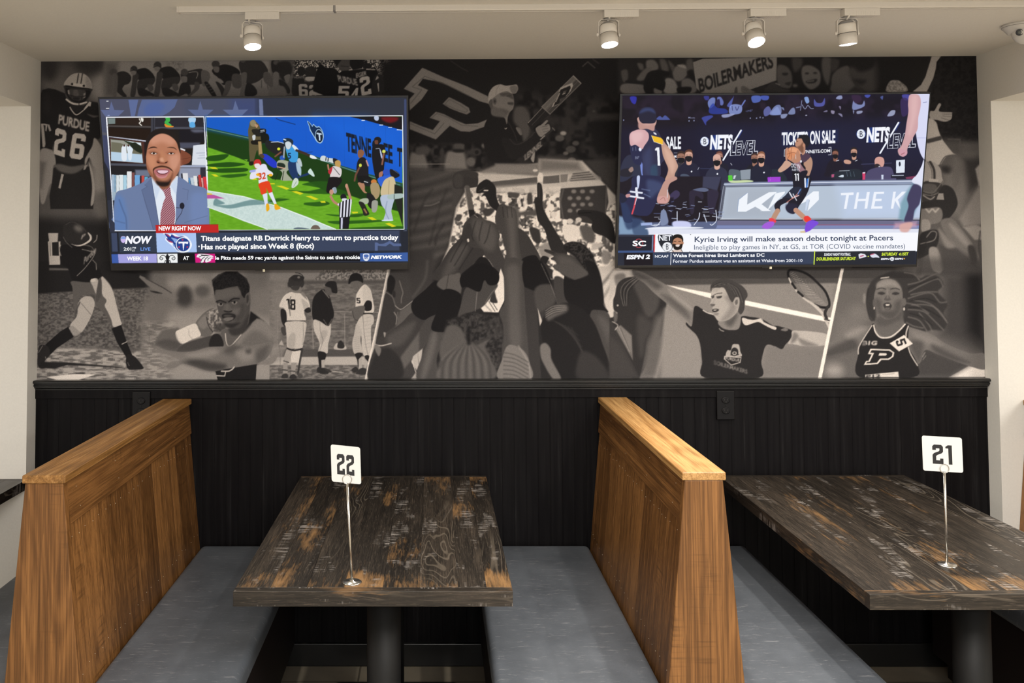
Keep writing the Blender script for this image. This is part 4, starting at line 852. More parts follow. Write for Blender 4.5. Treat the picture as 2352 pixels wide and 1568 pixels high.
c.B('965,500 968,420 1010,350 1080,320 1140,335 1200,328 1250,325 1262,370 1240,408 1200,412 1150,390 1080,408 1020,450 985,490 975,520', 152, .7); c.B('1180,350 1230,330 1262,360 1240,408 1200,405', 112, 2); c.L('1075,325 1050,370 1040,420', 3, 110, .6, 1, True)
c.B('970,500 1000,470 1010,560 985,555', 84, 1)
# a dim spectator behind the raised tube
c.B('1230,560 1310,540 1370,600 1385,700 1370,830 1320,880 1290,780 1220,690', 84, 5)
# raised launcher tube with letter P
c.P('1815,233 1893,310 1580,622 1495,548', 104, .7); c.P('1850,270 1893,310 1580,622 1545,590', 74, 2.5); c.L('1815,235 1893,312', 8, 160, .5); c.L('1815,235 1495,548', 4, 150, .5); c.L('1893,312 1580,622', 4, 140, .5); c.L('1840,262 1540,560', 4, 130, .8, .7); c.L('1865,285 1560,590', 4, 118, .8, .7)
c.P('1495,548 1580,622 1395,775 1355,715', 48, .7); c.L('1500,560 1365,705', 5, 150, .5); c.L('1540,580 1400,730', 3, 92, .6); c.L('1500,545 1585,620', 6, 130, .5)
c.G('P', (1600, 548), (1742, 492), (1688, 352), 165, .4); c.G('P', (1616, 538), (1730, 491), (1690, 372), 46, .4)
c.B('1440,760 1500,720 1545,680 1562,690 1530,730 1570,720 1585,770 1550,820 1500,850 1460,820', 130, .9); 
for k in range(4): c.L('%d,%d %d,%d' % (1500+k*8, 745+k*26, 1560+k*5, 735+k*25), 4, 84, .6)
c.L('1490,870 1620,760', 20, 58, .6); c.L('1490,870 1530,835', 8, 160, .6); c.L('1605,755 1630,780', 8, 120, .6)
c.P('1310,1040 1460,910 1500,940 1350,1080', 70, .8); c.T('LENNEL', (1330, 1085), (1505, 935), 62, 150, .02, 0, .5); c.B('1390,1060 1430,1000 1420,1100', 150, 1.2)
# --- bright stadium with the raised hammer
c.view(920, 340, 4.523)
c.P('90,200 700,230 660,460 560,700 500,1020 340,1240 90,1357', 78, 10)
for k in range(16):
    y = 300+k*58; c.L('100,%d 300,%d 520,%d' % (y+60, y+20, y-50), 16, 60 if k % 2 else 98, 5, .75, True)
c.L('330,430 240,560 140,860', 14, 56, 4, .7, True); c.L('480,430 400,640 300,1000', 14, 56, 4, .7, True); c.L('450,790 380,900 360,1000', 16, 50, 4, .8, True); c.P('90,1060 340,1040 350,1250 100,1357', 66, 8); c.L('250,600 330,590 400,560', 6, 140, 2, .8, True)
c.P('840,250 1430,155 1436,110 1890,130 2080,330 2235,490 2240,640 2225,1357 360,1357 500,1020 575,620 665,460 720,240', 196, 3)
c.P('980,160 1430,165 1430,290 1000,260', 118, 4); c.P('830,240 1000,170 1430,180 1430,260 860,262', 132, 5); c.P('1436,100 1850,140 1900,240 1436,250', 120, 12)
c.P('940,350 1420,300 1420,378 990,420', 96, 1); c.P('1480,295 1650,280 1652,360 1480,372', 104, 1); c.P('1660,275 1740,268 1730,350 1662,356', 132, 1.5)
c.P('1800,262 1960,240 2080,300 2090,330 1740,340', 150, 3); 
for k in range(4): c.L('%d,%d %d,%d' % (1790-k*8, 268+k*24, 1960+k*20, 248+k*24), 9, 84, .8, .9)
c.P('1440,250 1475,262 1484,300 1474,350 1430,350 1420,300', 224, 1.2); c.E(1400, 232, 26, 14, 215, 1.5)
c.N('1000,420 1660,400 1680,640 1990,760 2230,560 2225,1357 500,1357 520,960 600,600 700,440', 96, 238, 8, 3, 1, .32, .56)
c.N('1000,480 1400,460 1400,900 1020,900', 60, 235, 7, 4, .8, .36, .54); c.P('740,420 1400,370 1660,400 1660,480 1000,470 760,480', 206, 6, .85)
c.B('1120,460 1230,470 1210,520 1130,500', 84, 2); c.B('1320,480 1360,470 1370,560 1320,580', 78, 2); c.B('860,640 980,630 930,700 870,700', 72, 2); c.B('1340,830 1440,850 1450,980 1380,960', 62, 2); c.B('1180,680 1400,640 1420,700 1250,700', 90, 4); c.B('600,690 640,700 610,760 560,740', 80, 2)
c.B('1040,620 1220,620 1230,800 1220,850', 100, 4)
c.P('1665,420 2140,385 2160,560 2130,690 2060,800 1660,730 1655,560', 66, 1.5); c.L('1690,430 1660,560 1690,730', 14, 100, 2)
for a, b in ((1800, 450), (1890, 450), (1990, 450), (1760, 520), (1850, 520), (1945, 520), (1800, 590), (1890, 585), (1975, 585), (1760, 650), (1850, 650)): c.E(a, b, 26, 20, 150, 2.5, .8)
c.B('1680,830 1740,790 1840,810 1870,880 1820,970 1720,960 1690,890', 226, 1.5); c.E(1760, 760, 34, 28, 214, 1.5); c.E(1850, 745, 32, 26, 205, 1.5); c.E(1590, 690, 34, 30, 222, 2); c.B('1870,810 2000,830 2010,980 1900,950', 96, 4)
c.B('2000,990 2110,1000 2060,1040 1990,1060', 190, 3); c.B('2100,1060 2190,1100 2160,1200 2100,1190', 140, 4); c.P('2120,1250 2220,1150 2225,1300 2120,1357', 198, 3); c.L('2100,1330 2225,1210', 18, 150, 3)
c.P('1900,130 2240,110 2240,490 2080,310', 70, 6); c.L('2140,385 2130,690', 8, 110, 1.5)
c.B('1430,1040 1540,980 1600,1100 1480,1150', 148, 5)
# hammer
c.B('545,290 600,262 700,262 800,290 800,390 760,408 660,420 570,420 545,380', 62, 1); c.B('560,262 680,225 800,255 790,310 700,300 600,300', 66, 2); c.E(600, 340, 54, 76, 78, 3, .7); c.L('690,415 745,700', 60, 96, .8); c.L('670,420 705,640', 8, 150, .8); c.P('706,640 765,640 780,710 715,720', 46, .8)
# hands and forearms, back to front
def arm(t, tone=72, hl=None):
    c.B(t, tone, .9)
    if hl: c.B(hl, tone+26, 9, .8)
arm('1180,830 1250,840 1320,900 1380,1000 1450,1140 1460,1357 1230,1357 1210,1000', 66)
arm('1420,370 1462,375 1478,470 1478,600 1520,700 1600,840 1700,1010 1730,1100 1650,1130 1560,1050 1500,860 1430,760 1412,680 1390,560 1400,510 1420,500', 52); c.L('1440,380 1440,520', 3, 90, .8)
arm('1845,650 1900,640 2060,655 2150,700 2210,800 2230,990 2120,920 2020,880 1985,820 1990,760 1930,710 1850,700', 48); c.L('1855,675 1980,670', 5, 30, .5)
arm('785,440 800,390 840,350 905,325 985,400 1000,520 1040,620 1050,700 980,640 930,600 880,500 840,505 865,465 795,470', 46); c.L('870,440 905,440', 12, 210, .6); c.L('810,450 880,410', 4, 84, .8); c.L('840,490 880,460', 4, 84, .8)
arm('985,700 1020,600 1060,580 1110,600 1150,610 1200,650 1215,760 1222,880 1240,1040 1280,1357 1090,1357 1085,1060 1040,900 990,780', 74, '1100,650 1190,680 1200,1000 1220,1300 1160,1300 1120,900')
for x in (1060, 1105, 1150): c.L('%d,612 %d,720' % (x, x+10), 4, 46, 1.2, .9)
arm('680,760 770,680 830,690 870,740 940,760 1000,800 1030,900 1020,1000 1060,1100 1095,1200 1095,1357 1040,1357 930,1180 850,1100 720,1020 640,950 650,820', 70, '760,740 930,780 1000,900 960,1060 850,1030 760,880')
for a in ('780,760 740,900 760,960', '850,770 820,900 820,960', '930,800 900,930 870,990'): c.L(a, 6, 44, 2, .9, True)
c.E(790, 705, 22, 14, 44, .8); c.L('770,695 800,720', 5, 190, .8)
arm('330,1357 430,1180 520,1040 620,930 700,780 740,840 720,1010 850,1050 860,1120 760,1200 620,1357', 64, '520,1120 640,1000 700,1050 560,1280 430,1357')
for a in ('640,960 560,1100 520,1180', '690,990 620,1120 560,1220', '750,1040 680,1150 610,1260'): c.L(a, 6, 42, 2, .9, True)
c.B('690,950 705,940 715,965 700,975', 220, .8); c.B('1030,890 1050,900 1040,940', 225, .8); c.B('1070,1080 1092,1060 1095,1110', 225, .8)
arm('1500,1050 1560,1060 1640,1090 1720,1100 1850,1160 1940,1300 1960,1357 1760,1357 1650,1290 1580,1230 1620,1200 1560,1150 1590,1120 1500,1075', 66, '1620,1120 1760,1130 1860,1230 1900,1340 1760,1330 1660,1240'); c.L('1500,1060 1600,1090', 4, 34, .8)
c.L('1525,1160 1600,1175 1615,1225', 7, 220, .8, 1, True); c.B('1480,1120 1540,1140 1520,1200 1570,1240 1500,1220 1450,1170', 44, 1)
c.B('1700,1000 1790,970 1900,1000 1990,1100 2040,1230 2090,1357 1960,1357 1900,1240 1800,1120 1710,1060', 42, 2); c.N('1700,1000 1790,970 1900,1000 2000,1100 2090,1357 1960,1357 1850,1140', 30, 74, 3, 2, .6); c.L('1960,1040 2010,1180 2060,1270 2085,1357', 8, 46, 1.5, 1, True)
c.B('620,1357 760,1200 830,1130 900,1150 960,1230 1040,1357', 38, 1.2); c.B('1250,1170 1380,1110 1440,1160 1500,1300 1500,1357 1280,1357', 36, 1.2); c.P('1480,1180 1560,1250 1620,1290 1700,1357 1560,1357 1500,1290', 56, 2); c.B('1590,1270 1660,1300 1700,1357 1590,1357', 214, 1.5)
c.L('300,1357 560,1357', 6, 64, 3, 0)
# --- lower middle: sleeves, heads
c.view(840, 600, 3.675)
c.P('205,60 380,60 560,100 560,990 20,990', 70, 6); c.P('350,60 580,60 560,180 400,330', 66, 6); c.L('520,0 500,150 400,300', 14, 96, 4, .7, True)
c.P('1140,60 1172,150 1170,330 1120,430 1000,430 960,380 1080,250', 226, 1); c.P('1930,40 2110,40 2260,120 2130,440 2110,530 2060,500 1990,280', 192, 3); c.L('1990,200 2110,60', 26, 128, 3); c.L('2010,300 2100,150', 22, 150, 3); c.B('2130,90 2200,80 2220,150 2140,200', 110, 4); c.P('1585,75 1640,90 1685,205 1600,150', 220, 1)
c.B('1080,230 1100,300 1110,350 1050,340 1060,290', 60, 1.5); c.L('1060,330 1110,410', 5, 48, .8); c.L('1040,340 1090,420', 5, 60, .8); c.L('1000,360 1060,420', 8, 150, 2)
# faces at left
c.B('205,120 260,150 300,210 315,280 300,360 260,380 200,330 190,200', 72, 1); c.B('205,115 250,160 230,260 190,290 180,180', 40, 1.5); c.L('285,165 300,215 314,265 302,310 300,350', 5, 150, 1.2, .8, True); c.B('225,250 250,255 250,300 230,300', 52, 1.2)
c.B('170,260 230,310 250,380 240,440 270,500 250,540 160,610 90,680 120,500', 62, 1); c.L('175,262 225,300 248,370', 6, 130, 1.2, .8, True); c.L('240,430 262,470 255,530', 6, 170, 1, .9, True); c.L('250,375 295,405 350,370 395,335', 6, 160, .8, 1, True); c.L('270,430 275,500', 5, 120, 1)
c.P('290,420 390,350 410,430 380,520 240,600', 96, 3)
# forearms and sleeves
c.B('20,990 90,690 180,610 300,520 400,430 500,490 440,620 350,760 260,990', 66, 1.2); c.B('180,640 330,540 420,520 330,680 220,720', 88, 8, .8); c.B('440,610 560,420 600,420 560,600 480,740 450,760', 74, 2); c.P('300,800 450,600 450,760 330,900 230,990', 100, 4)
c.L('80,700 130,712 215,692', 9, 190, .8, 1, True); c.B('50,860 100,760 210,740 310,860 290,990 30,990', 52, 4); c.B('90,700 130,740 110,800 75,730', 120, 2); c.B('150,600 170,605 160,640', 150, 1)
c.P('400,800 480,735 470,820 430,920 385,850', 180, 1.5); c.L('390,840 425,940', 5, 220, .6); c.L('440,780 450,880', 3, 120, .8); c.P('385,990 420,940 470,990', 160, 2)
c.B('560,580 660,590 640,700 600,820 600,990 430,990 470,820 510,720', 80, 1.5); c.B('560,620 600,640 560,820 500,980 470,960', 108, 8, .8)
c.B('590,165 660,220 740,250 720,330 640,420 540,470 490,495 420,460 385,400 400,330 500,240', 36, 1); c.B('600,200 660,130 740,110 800,110 800,275 700,260', 96, 2); c.L('700,110 680,230', 5, 64, 1.5)
c.B('660,240 800,275 790,420 740,510 690,590 555,575 600,420', 35, 1); c.B('850,220 960,250 930,400 860,440 780,470 800,380', 78, 1.5); c.B('1000,160 1110,190 1090,250 1020,350 960,400 930,380', 76, 1.5); c.L('940,260 925,420', 5, 130, 1); c.L('1095,230 1060,270 1010,350', 5, 120, 1)
c.B('800,130 920,30 1000,20 1090,60 1128,120 1110,190 1040,200 1000,160 960,255 850,215 810,220', 34, 1)
c.B('1175,0 1330,0 1340,200 1350,400 1380,700 1390,990 1170,990 1150,600 1130,430 1172,330', 76, 1.5); c.B('1190,60 1290,60 1300,400 1310,700 1220,700 1200,300', 96, 9, .85)
c.B('1330,0 1480,0 1560,150 1560,195 1480,210 1420,250 1340,215', 35, 1); c.P('1340,215 1420,250 1470,200 1560,195 1610,330 1560,420 1490,520 1450,400 1460,640 1480,990 1390,990 1350,420', 62, 2); c.B('1430,230 1560,200 1600,330 1520,400 1450,420', 76, 4); c.L('1480,20 1560,190 1620,355', 3, 130, .8); c.P('1452,395 1490,505 1470,545', 190, 1)
c.B('1590,140 1680,160 1730,330 1620,360', 68, 2); c.B('1680,110 1760,155 1850,120 1890,110 1950,230 2010,370 2045,430 1930,420 1870,450 1760,390 1680,300', 36, 1.2); c.B('1590,30 1760,20 1840,60 1880,110 1760,150 1650,100', 84, 3); c.L('1890,115 1960,250 2025,400', 3, 110, .8)
c.B('1850,0 1940,20 1990,150 2010,330 1990,340 1900,150', 36, 2)
c.B('1900,430 1960,410 2040,430 2080,510 2180,680 2290,880 2330,990 2050,990 1960,800 1900,600', 72, 1.5); c.B('1960,470 2040,500 2150,700 2230,900 2150,900 2030,650', 88, 8, .8)
# heads from behind
c.B('820,450 900,432 1060,430 1130,470 1160,560 1150,680 1080,780 960,700 870,690 800,640 780,520', 44, 2.5); c.N('690,500 900,432 1130,470 1160,600 1120,990 620,990 640,700', 44, 84, 6, 6, .7, .3, .7, 1)
c.B('700,540 800,560 860,680 940,700 1050,650 1010,720 1060,830 1080,990 620,990 640,860 620,760 650,640', 92, 4)
for k in range(14): c.L('%d,690 %d,830 %d,990' % (870+(k-7)*7, 850+(k-7)*30, 850+(k-7)*34), 12, 66 if k % 2 else 112, 3.5, .7, True)
for k in range(6): c.L('%d,%d %d,%d %d,%d' % (1100-k*22, 480+k*8, 1130-k*14, 590+k*8, 930, 690), 8, 84 if k % 2 else 50, 3, .5, True)
c.L('870,560 870,690', 30, 34, 3, .8)
c.B('1150,830 1190,720 1250,708 1340,760 1385,860 1395,990 1120,990', 122, 1.5); c.L('1290,715 1370,850 1392,980', 10, 150, 2, .8, True)
for k in range(7): c.L('1165,%d 1260,%d 1370,%d' % (770+k*36, 790+k*34, 850+k*34), 8, 84, 1.6, .8, True)
c.B('1480,560 1520,430 1600,370 1700,350 1830,400 1930,520 2000,700 2060,880 2040,990 1620,990 1560,800 1500,700', 40, 2); c.B('1520,440 1600,370 1690,365 1700,420 1600,470 1540,500', 92, 5)
for k in range(8): c.L('%d,%d %d,%d %d,%d' % (1520, 480-k*9, 1590, 440-k*9, 1690, 420-k*6), 4, 140 if k % 2 else 56, 1, .8, True)
for k in range(7): c.L('%d,%d %d,%d %d,%d' % (1580+k*26, 500+k*10, 1700+k*20, 560+k*30, 1790+k*16, 620+k*50), 7, 62, 2, .6, True)
c.B('1475,710 1520,690 1560,740 1570,830 1650,990 1580,990 1500,860 1475,790', 112, 2.5); c.B('1830,760 1960,820 2050,990 1800,990 1780,880', 58, 6)
# --- tennis player
c.view(1400, 600, 4.704)
c.P('240,60 2620,60 2600,238 600,258 300,120', 74, 1.5); c.P('600,256 2600,232 2500,1256 330,1256 560,800 620,430 480,350', 128, 2.5)
c.P('1000,700 1700,900 1620,1256 1000,1256', 126, 10); c.P('1480,440 2352,640 2352,900 1500,640', 120, 12); c.P('1690,900 2352,930 2352,1256 1620,1256', 116, 12)
c.P('330,1256 540,1256 610,520 500,600 390,900', 96, 14); c.L('610,520 590,900 500,1256', 22, 156, 6, .7, True); c.P('620,520 830,660 960,820 1020,1256 560,1256', 134, 6)
c.P('620,256 1100,345 1100,400 740,300', 226, 1); c.P('1455,420 2500,632 2490,682 1455,470', 228, 1); c.L('640,90 760,210', 8, 88, 3, .6)
c.P('50,85 250,85 270,170 140,180 80,300 0,420 0,160', 178, 3); c.B('60,150 150,130 170,180 90,260 60,230', 118, 4)
# dark profile head and body
c.B('40,420 60,360 80,260 140,195 240,168 340,180 440,230 520,300 540,390 520,500 450,590 400,650 440,760 400,850 380,1000 320,1256 240,1256 120,880 0,640 40,600 85,560 45,520', 52, 1.5)
c.B('240,200 360,190 470,250 540,380 510,520 440,600 380,560 320,400', 74, 6); c.B('300,600 440,640 450,760 390,860 370,1010 320,1000', 66, 8)
for k in range(6): c.L('%d,480 %d,330 %d,240 %d,175' % (150+k*9, 120+k*18, 160+k*24, 270+k*16), 5, 120 if k % 2 == 0 else 40, .9, .9, True)
c.L('240,175 330,180 380,205', 7, 100, 1, .8, True); c.E(88, 476, 10, 10, 170, 1.2); c.B('45,540 85,570 80,640 50,660', 90, 2)
c.P('0,610 60,720 320,1256 0,1256', 58, 2); c.P('60,720 120,690 240,800 250,1060 150,880', 116, 2.5); c.L('30,650 90,690 60,740', 8, 180, 1, .9, True); c.L('120,720 240,1020', 5, 84, 1.2); c.L('100,720 220,980', 4, 140, 1.2)
c.P('0,800 120,900 310,1256 0,1256', 66, 7)
# tennis arm, shirt, head
c.B('250,90 360,120 500,190 620,260 740,360 860,450 918,500 925,600 890,690 800,600 700,520 600,440 480,340 380,240 270,160', 118, 1.5); c.B('260,90 420,160 560,260 500,300 380,220 260,160', 78, 9, .9); c.B('560,360 700,400 820,500 860,620 700,500', 84, 8, .8); c.B('640,300 800,410 900,500 860,520 700,400', 148, 7, .8)
c.B('918,488 1010,520 1110,575 1200,640 1300,740 1420,600 1520,600 1640,620 1760,690 1830,700 1975,750 1960,830 1900,900 1860,948 1780,915 1690,910 1640,1080 1615,1256 1030,1256 1000,1080 980,900 940,800 880,740 830,690 830,660 890,695', 44, 1)
c.B('1180,640 1220,720 1320,742 1400,720 1420,590 1390,540', 124, 1.2); c.B('1240,600 1380,570 1330,690 1270,690', 84, 7)
c.B('1436,610 1500,625 1560,632 1640,617 1670,655 1740,690 1800,712 1790,740 1720,712 1660,680 1600,655 1480,690 1440,660', 190, .8); c.L('1012,528 1060,555 1118,572', 12, 190, .7, 1, True); c.L('1640,620 1670,660', 5, 120, .5)
c.L('1185,725 1205,745 1235,755', 7, 170, .6, 1, True); c.B('1850,740 1900,718 1930,740 1900,755', 110, 1)
c.B('1975,752 2060,750 2160,755 2352,790 2352,890 2250,915 2100,915 1990,895 1930,885 1965,820', 168, 1.2); c.B('1990,770 2040,800 2010,860 1960,880', 116, 5); c.B('2040,830 2160,870 2250,910 2100,915', 120, 5)
c.B('1095,390 1110,310 1180,280 1300,300 1400,380 1400,470 1380,540 1330,600 1260,640 1180,645 1140,600 1120,560 1115,520 1110,480 1085,460 1100,420', 160, .9)
c.B('1250,380 1380,400 1370,520 1300,620 1200,640 1260,560 1300,480', 126, 7, .9); c.B('1100,330 1180,300 1240,320 1200,350 1120,380', 172, 4, .8)
c.B('1090,300 1100,250 1150,205 1220,188 1300,195 1380,235 1440,270 1485,330 1490,380 1465,420 1455,520 1420,572 1390,540 1405,470 1400,400 1360,390 1330,440 1300,410 1240,290 1180,285 1110,290 1100,325', 66, 1.1)
for k in range(9): c.L('%d,%d %d,%d %d,%d' % (1110+k*24, 270-k*4, 1210+k*24, 225+k*10, 1300+k*20, 290+k*22), 5, 104 if k % 2 else 44, 1, .8, True)
c.B('1340,430 1370,390 1400,395 1400,450 1375,485 1345,470', 148, .9); c.B('1355,435 1380,410 1385,450 1365,470', 96, 1.2)
c.L('1100,380 1150,352', 8, 84, .8); c.L('1160,348 1215,342', 9, 76, .9, 1, True); c.B('1160,385 1210,375 1205,395 1165,400', 66, 1); c.L('1150,382 1215,376', 4, 50, .6); c.B('1105,382 1130,372 1128,392 1108,400', 72, 1); c.L('1135,400 1122,440 1095,462', 5, 138, 1.6, .8, True); c.B('1090,462 1140,462 1130,482 1105,486', 92, 1.2)
c.B('1108,522 1150,512 1185,522 1160,545 1120,548', 58, .9); c.P('1125,522 1160,520 1150,530 1125,532', 190, .6); c.B('1130,560 1180,560 1170,580 1140,582', 124, 2)
for y in (305, 318, 331): c.L('1120,%d 1190,%d' % (y, y-12), 3, 130, 1, .7)
# shirt emblem: flames over a boiler front above a shield, lettering
c.B('1255,1010 1275,960 1310,960 1330,900 1370,893 1400,905 1415,980 1430,1010 1410,1030 1270,1030', 158, .8); c.B('1320,950 1350,930 1385,950 1390,1000 1350,1020 1310,1005', 48, .8); c.E(1350, 992, 24, 20, 160, .6); c.E(1350, 992, 14, 11, 60, .5); c.L('1310,1010 1350,1020 1395,1005', 8, 46, .6)
c.P('1240,1020 1425,1035 1415,1095 1315,1125 1235,1055', 170, .5); c.P('1250,1030 1416,1043 1407,1088 1316,1115 1246,1054', 44, .5); c.T('PURDUE', (1252, 1062), (1405, 1085), 34, 180, .02, 0, .35)
c.T('BOILERMAKERS', (1130, 1112), (1490, 1215), 42, 118, .025, -.12, .5, 1, (.1, -1)); c.B('1120,1070 1170,1080 1180,1110 1130,1110', 50, 2, .6)
# racket
c.view(1780, 600, 4.704)
rk = [(140, 130), (150, 100), (190, 92), (280, 105), (370, 150), (460, 230), (540, 320), (585, 410), (590, 470), (570, 500), (500, 495), (430, 470), (330, 410), (240, 330), (180, 250), (145, 180)]
c.B(' '.join('%d,%d' % p for p in rk), 92, .8, .45)
for k in range(22):
    t = k/21; x0_, y0_ = 165+t*250, 140+t*325; x1_, y1_ = 200+t*365, 118+t*355; c.L('%d,%d %d,%d' % (x0_, y0_, x1_, y1_), 3.2, 176, .4, .8)
for k in range(7): c.L('%d,%d %d,%d' % (190+k*45, 125+k*24, 260+k*46, 300+k*26), 2, 150, .4, .5)
c.L('150,180 140,130 155,98 190,92 280,108 370,152 460,232 540,320 580,410 588,470 570,498 500,495 420,465', 26, 38, .5, 1, True); c.L('150,180 185,255 250,340 330,415 400,460', 15, 180, .6, 1, True); c.L('185,240 220,290', 26, 40, .6); c.L('250,330 300,375', 26, 40, .6); c.L('410,460 440,475 500,495', 14, 44, .6, 1, True)
c.P('300,385 400,440 470,490 530,560 600,720 575,720 500,570 430,500', 178, .8); c.L('570,490 540,560 560,620', 32, 52, .7, 1, True); c.L('540,625 590,640', 18, 70, .6)
# slanted white divider and runner
c.P('710,75 2250,60 2250,1256 505,1256', 98, 2); c.P('710,75 1500,70 1500,240 660,240', 76, 3); c.E(760, 350, 90, 120, 96, 18); c.E(900, 560, 110, 90, 112, 18); c.E(640, 1180, 90, 70, 148, 16); c.P('700,600 960,620 900,780 600,900', 110, 20); c.P('1830,150 2260,100 2260,1000 1800,800', 66, 22); c.P('2050,100 2260,60 2260,900 2080,760', 40, 20)
c.P('1520,0 2260,0 2260,140 1520,120', 60, 14); c.B('1670,10 1720,0 1810,20 1815,90 1770,130 1710,80', 150, 2); c.P('1880,1250 2090,1130 2270,1165 2270,1250', 214, 2)
c.P('1500,900 2070,1050 2090,1130 1880,1250 1540,1250', 70, 12)
c.B('990,420 1000,300 1060,200 1150,150 1300,100 1450,110 1560,180 1640,150 1760,160 1820,250 1760,330 1840,420 1860,480 1820,560 1860,640 1820,740 1700,740 1600,760 1440,720 1380,600 1360,400 1100,300 1090,600 1060,640 1010,560', 58, 3)
for t in ('1440,250 1560,220 1700,150 1790,120', '1450,330 1600,250 1760,190 1815,270', '1470,360 1620,330 1750,330', '1440,400 1600,350 1700,350 1780,440 1850,440', '1480,470 1640,470 1760,520 1850,640', '1440,520 1600,540 1700,620 1820,740', '1440,600 1560,640 1640,750', '1420,660 1500,700 1600,720', '1500,420 1680,460 1800,580 1860,660', '1560,560 1660,680 1700,760', '1420,450 1540,480 1660,560', '1400,120 1500,140 1560,200'):
    c.L(t, 13, 106, 1.6, .8, True)
for t in ('1440,290 1600,230 1740,180', '1460,430 1620,400 1740,440', '1460,560 1580,600 1700,690', '1450,500 1620,510 1780,600', '1010,300 990,440 1020,600 1050,640'): c.L(t, 12, 44, 1.6, .85, True)
c.L('1145,182 1230,170', 12, 184, .6); c.E(965, 400, 12, 50, 140, 4, .8)
c.B('550,900 640,850 740,770 850,715 940,695 1040,690 1110,640 1120,560 1360,540 1370,640 1440,700 1560,740 1700,790 1850,890 2100,990 2265,1000 2270,1165 2100,1130 1950,1080 1750,1000 1620,960 1540,1110 1250,950 980,900 900,930 760,990 560,1035', 108, 1.5)
c.B('560,960 740,870 840,830 900,930 760,990 560,1035', 76, 9); c.B('760,780 900,710 980,730 900,800 800,830', 132, 9); c.B('1480,760 1640,790 1800,900 1680,900 1560,860', 124, 10); c.B('1460,860 1600,880 1560,1080 1480,960', 84, 8); c.B('1700,900 1900,990 2100,1090 1950,1080 1740,990', 80, 8)
c.B('1110,600 1370,540 1370,640 1300,780 1180,790 1110,720', 84, 6); c.B('1080,700 1200,820 1370,720 1350,640 1200,700', 98, 6)
c.B('1090,300 1110,230 1200,190 1300,210 1370,300 1380,400 1370,500 1320,590 1220,630 1140,590 1080,480 1070,380', 108, 1.3); c.B('1110,240 1200,195 1300,215 1350,290 1240,270 1120,290', 134, 7); c.B('1090,400 1150,440 1140,560 1090,500', 84, 7); c.B('1300,440 1370,420 1350,560 1260,610 1280,520', 84, 8); c.B('1130,540 1300,540 1250,625 1170,600', 80, 7)
c.L('1100,302 1150,288 1195,300', 9, 60, 1, 1, True); c.L('1250,300 1300,290 1345,305', 9, 60, 1, 1, True); c.B('1110,340 1155,328 1190,345 1150,362', 62, 1.5); c.B('1265,345 1305,330 1345,345 1300,364', 62, 1.5); c.L('1112,352 1185,352', 4, 40, .8); c.L('1268,354 1340,354', 4, 40, .8)
c.B('1185,400 1215,360 1245,400 1248,418 1210,425 1180,415', 84, 1.6); c.L('1215,310 1216,390', 8, 140, 3, .8); c.B('1170,470 1195,448 1235,448 1262,480 1240,520 1195,520', 62, 1.2); c.P('1195,462 1240,462 1235,478 1200,480', 196, .8); c.B('1190,500 1245,500 1230,522 1200,520', 96, 1)
c.E(1395, 440, 24, 44, 98, 1.5); c.E(1072, 450, 16, 44, 90, 1.5); c.E(1395, 515, 10, 18, 190, 1); c.E(1072, 505, 7, 14, 190, 1)
c.B('1040,690 1080,690 1100,780 1190,832 1290,810 1400,690 1445,700 1440,800 1440,920 1540,1110 1500,1250 915,1250 900,1000 930,880', 42, 1)
c.L('1068,690 1085,760 1130,815 1190,826 1260,810 1340,750 1405,680', 16, 196, .6, 1, True); c.L('1048,692 960,830 905,930 900,1000', 12, 178, .6, 1, True); c.L('1440,700 1420,760 1415,810', 14, 184, .6, 1, True); c.L('1440,930 1470,1010 1540,1125', 12, 184, .6, 1, True)
c.P('1240,885 1395,795 1490,890 1340,972', 212, .6); c.G('5', (1300, 862), (1322, 922), (1402, 828), 44, .5)
c.T('B1G', (945, 905), (1100, 905), 46, 196, .045, .1, .35); c.T('B', (940, 912), (985, 912), 50, 84, .045, .1, .4)
pl = lambda q: [(1005+(x_*27)+(y_-5)*7.5, 1105-y_*15) for x_, y_ in q]
c.P('1030,945 1240,950 1290,985 1280,1030 1230,1065 1150,1065 1110,1110 960,1118 985,1075 1010,1075 1045,1005 1005,1000', 204, .5); c.P('1045,960 1235,965 1272,988 1262,1025 1222,1050 1135,1050 1100,1096 985,1102 995,1088 1025,1085 1070,990 1028,985', 42, .5); c.P('1130,990 1200,992 1210,1005 1195,1018 1118,1018', 204, .5); c.P('1135,997 1192,998 1198,1006 1188,1011 1128,1011', 44, .4) if False else None
c.P('975,1225 1330,1192 1340,1250 975,1250', 206, .8); c.T('P12', (985, 1262), (1140, 1250), 34, 56, .04, 0, .4); c.L('1160,1225 1290,1212', 4, 130, .6)
c.L('1595,1030 1620,985', 7, 160, 1.5, .8); c.L('1600,1060 1630,1020', 6, 140, 1.5, .8)
c.P('712,78 745,78 505,1256 465,1256', 222, .5)
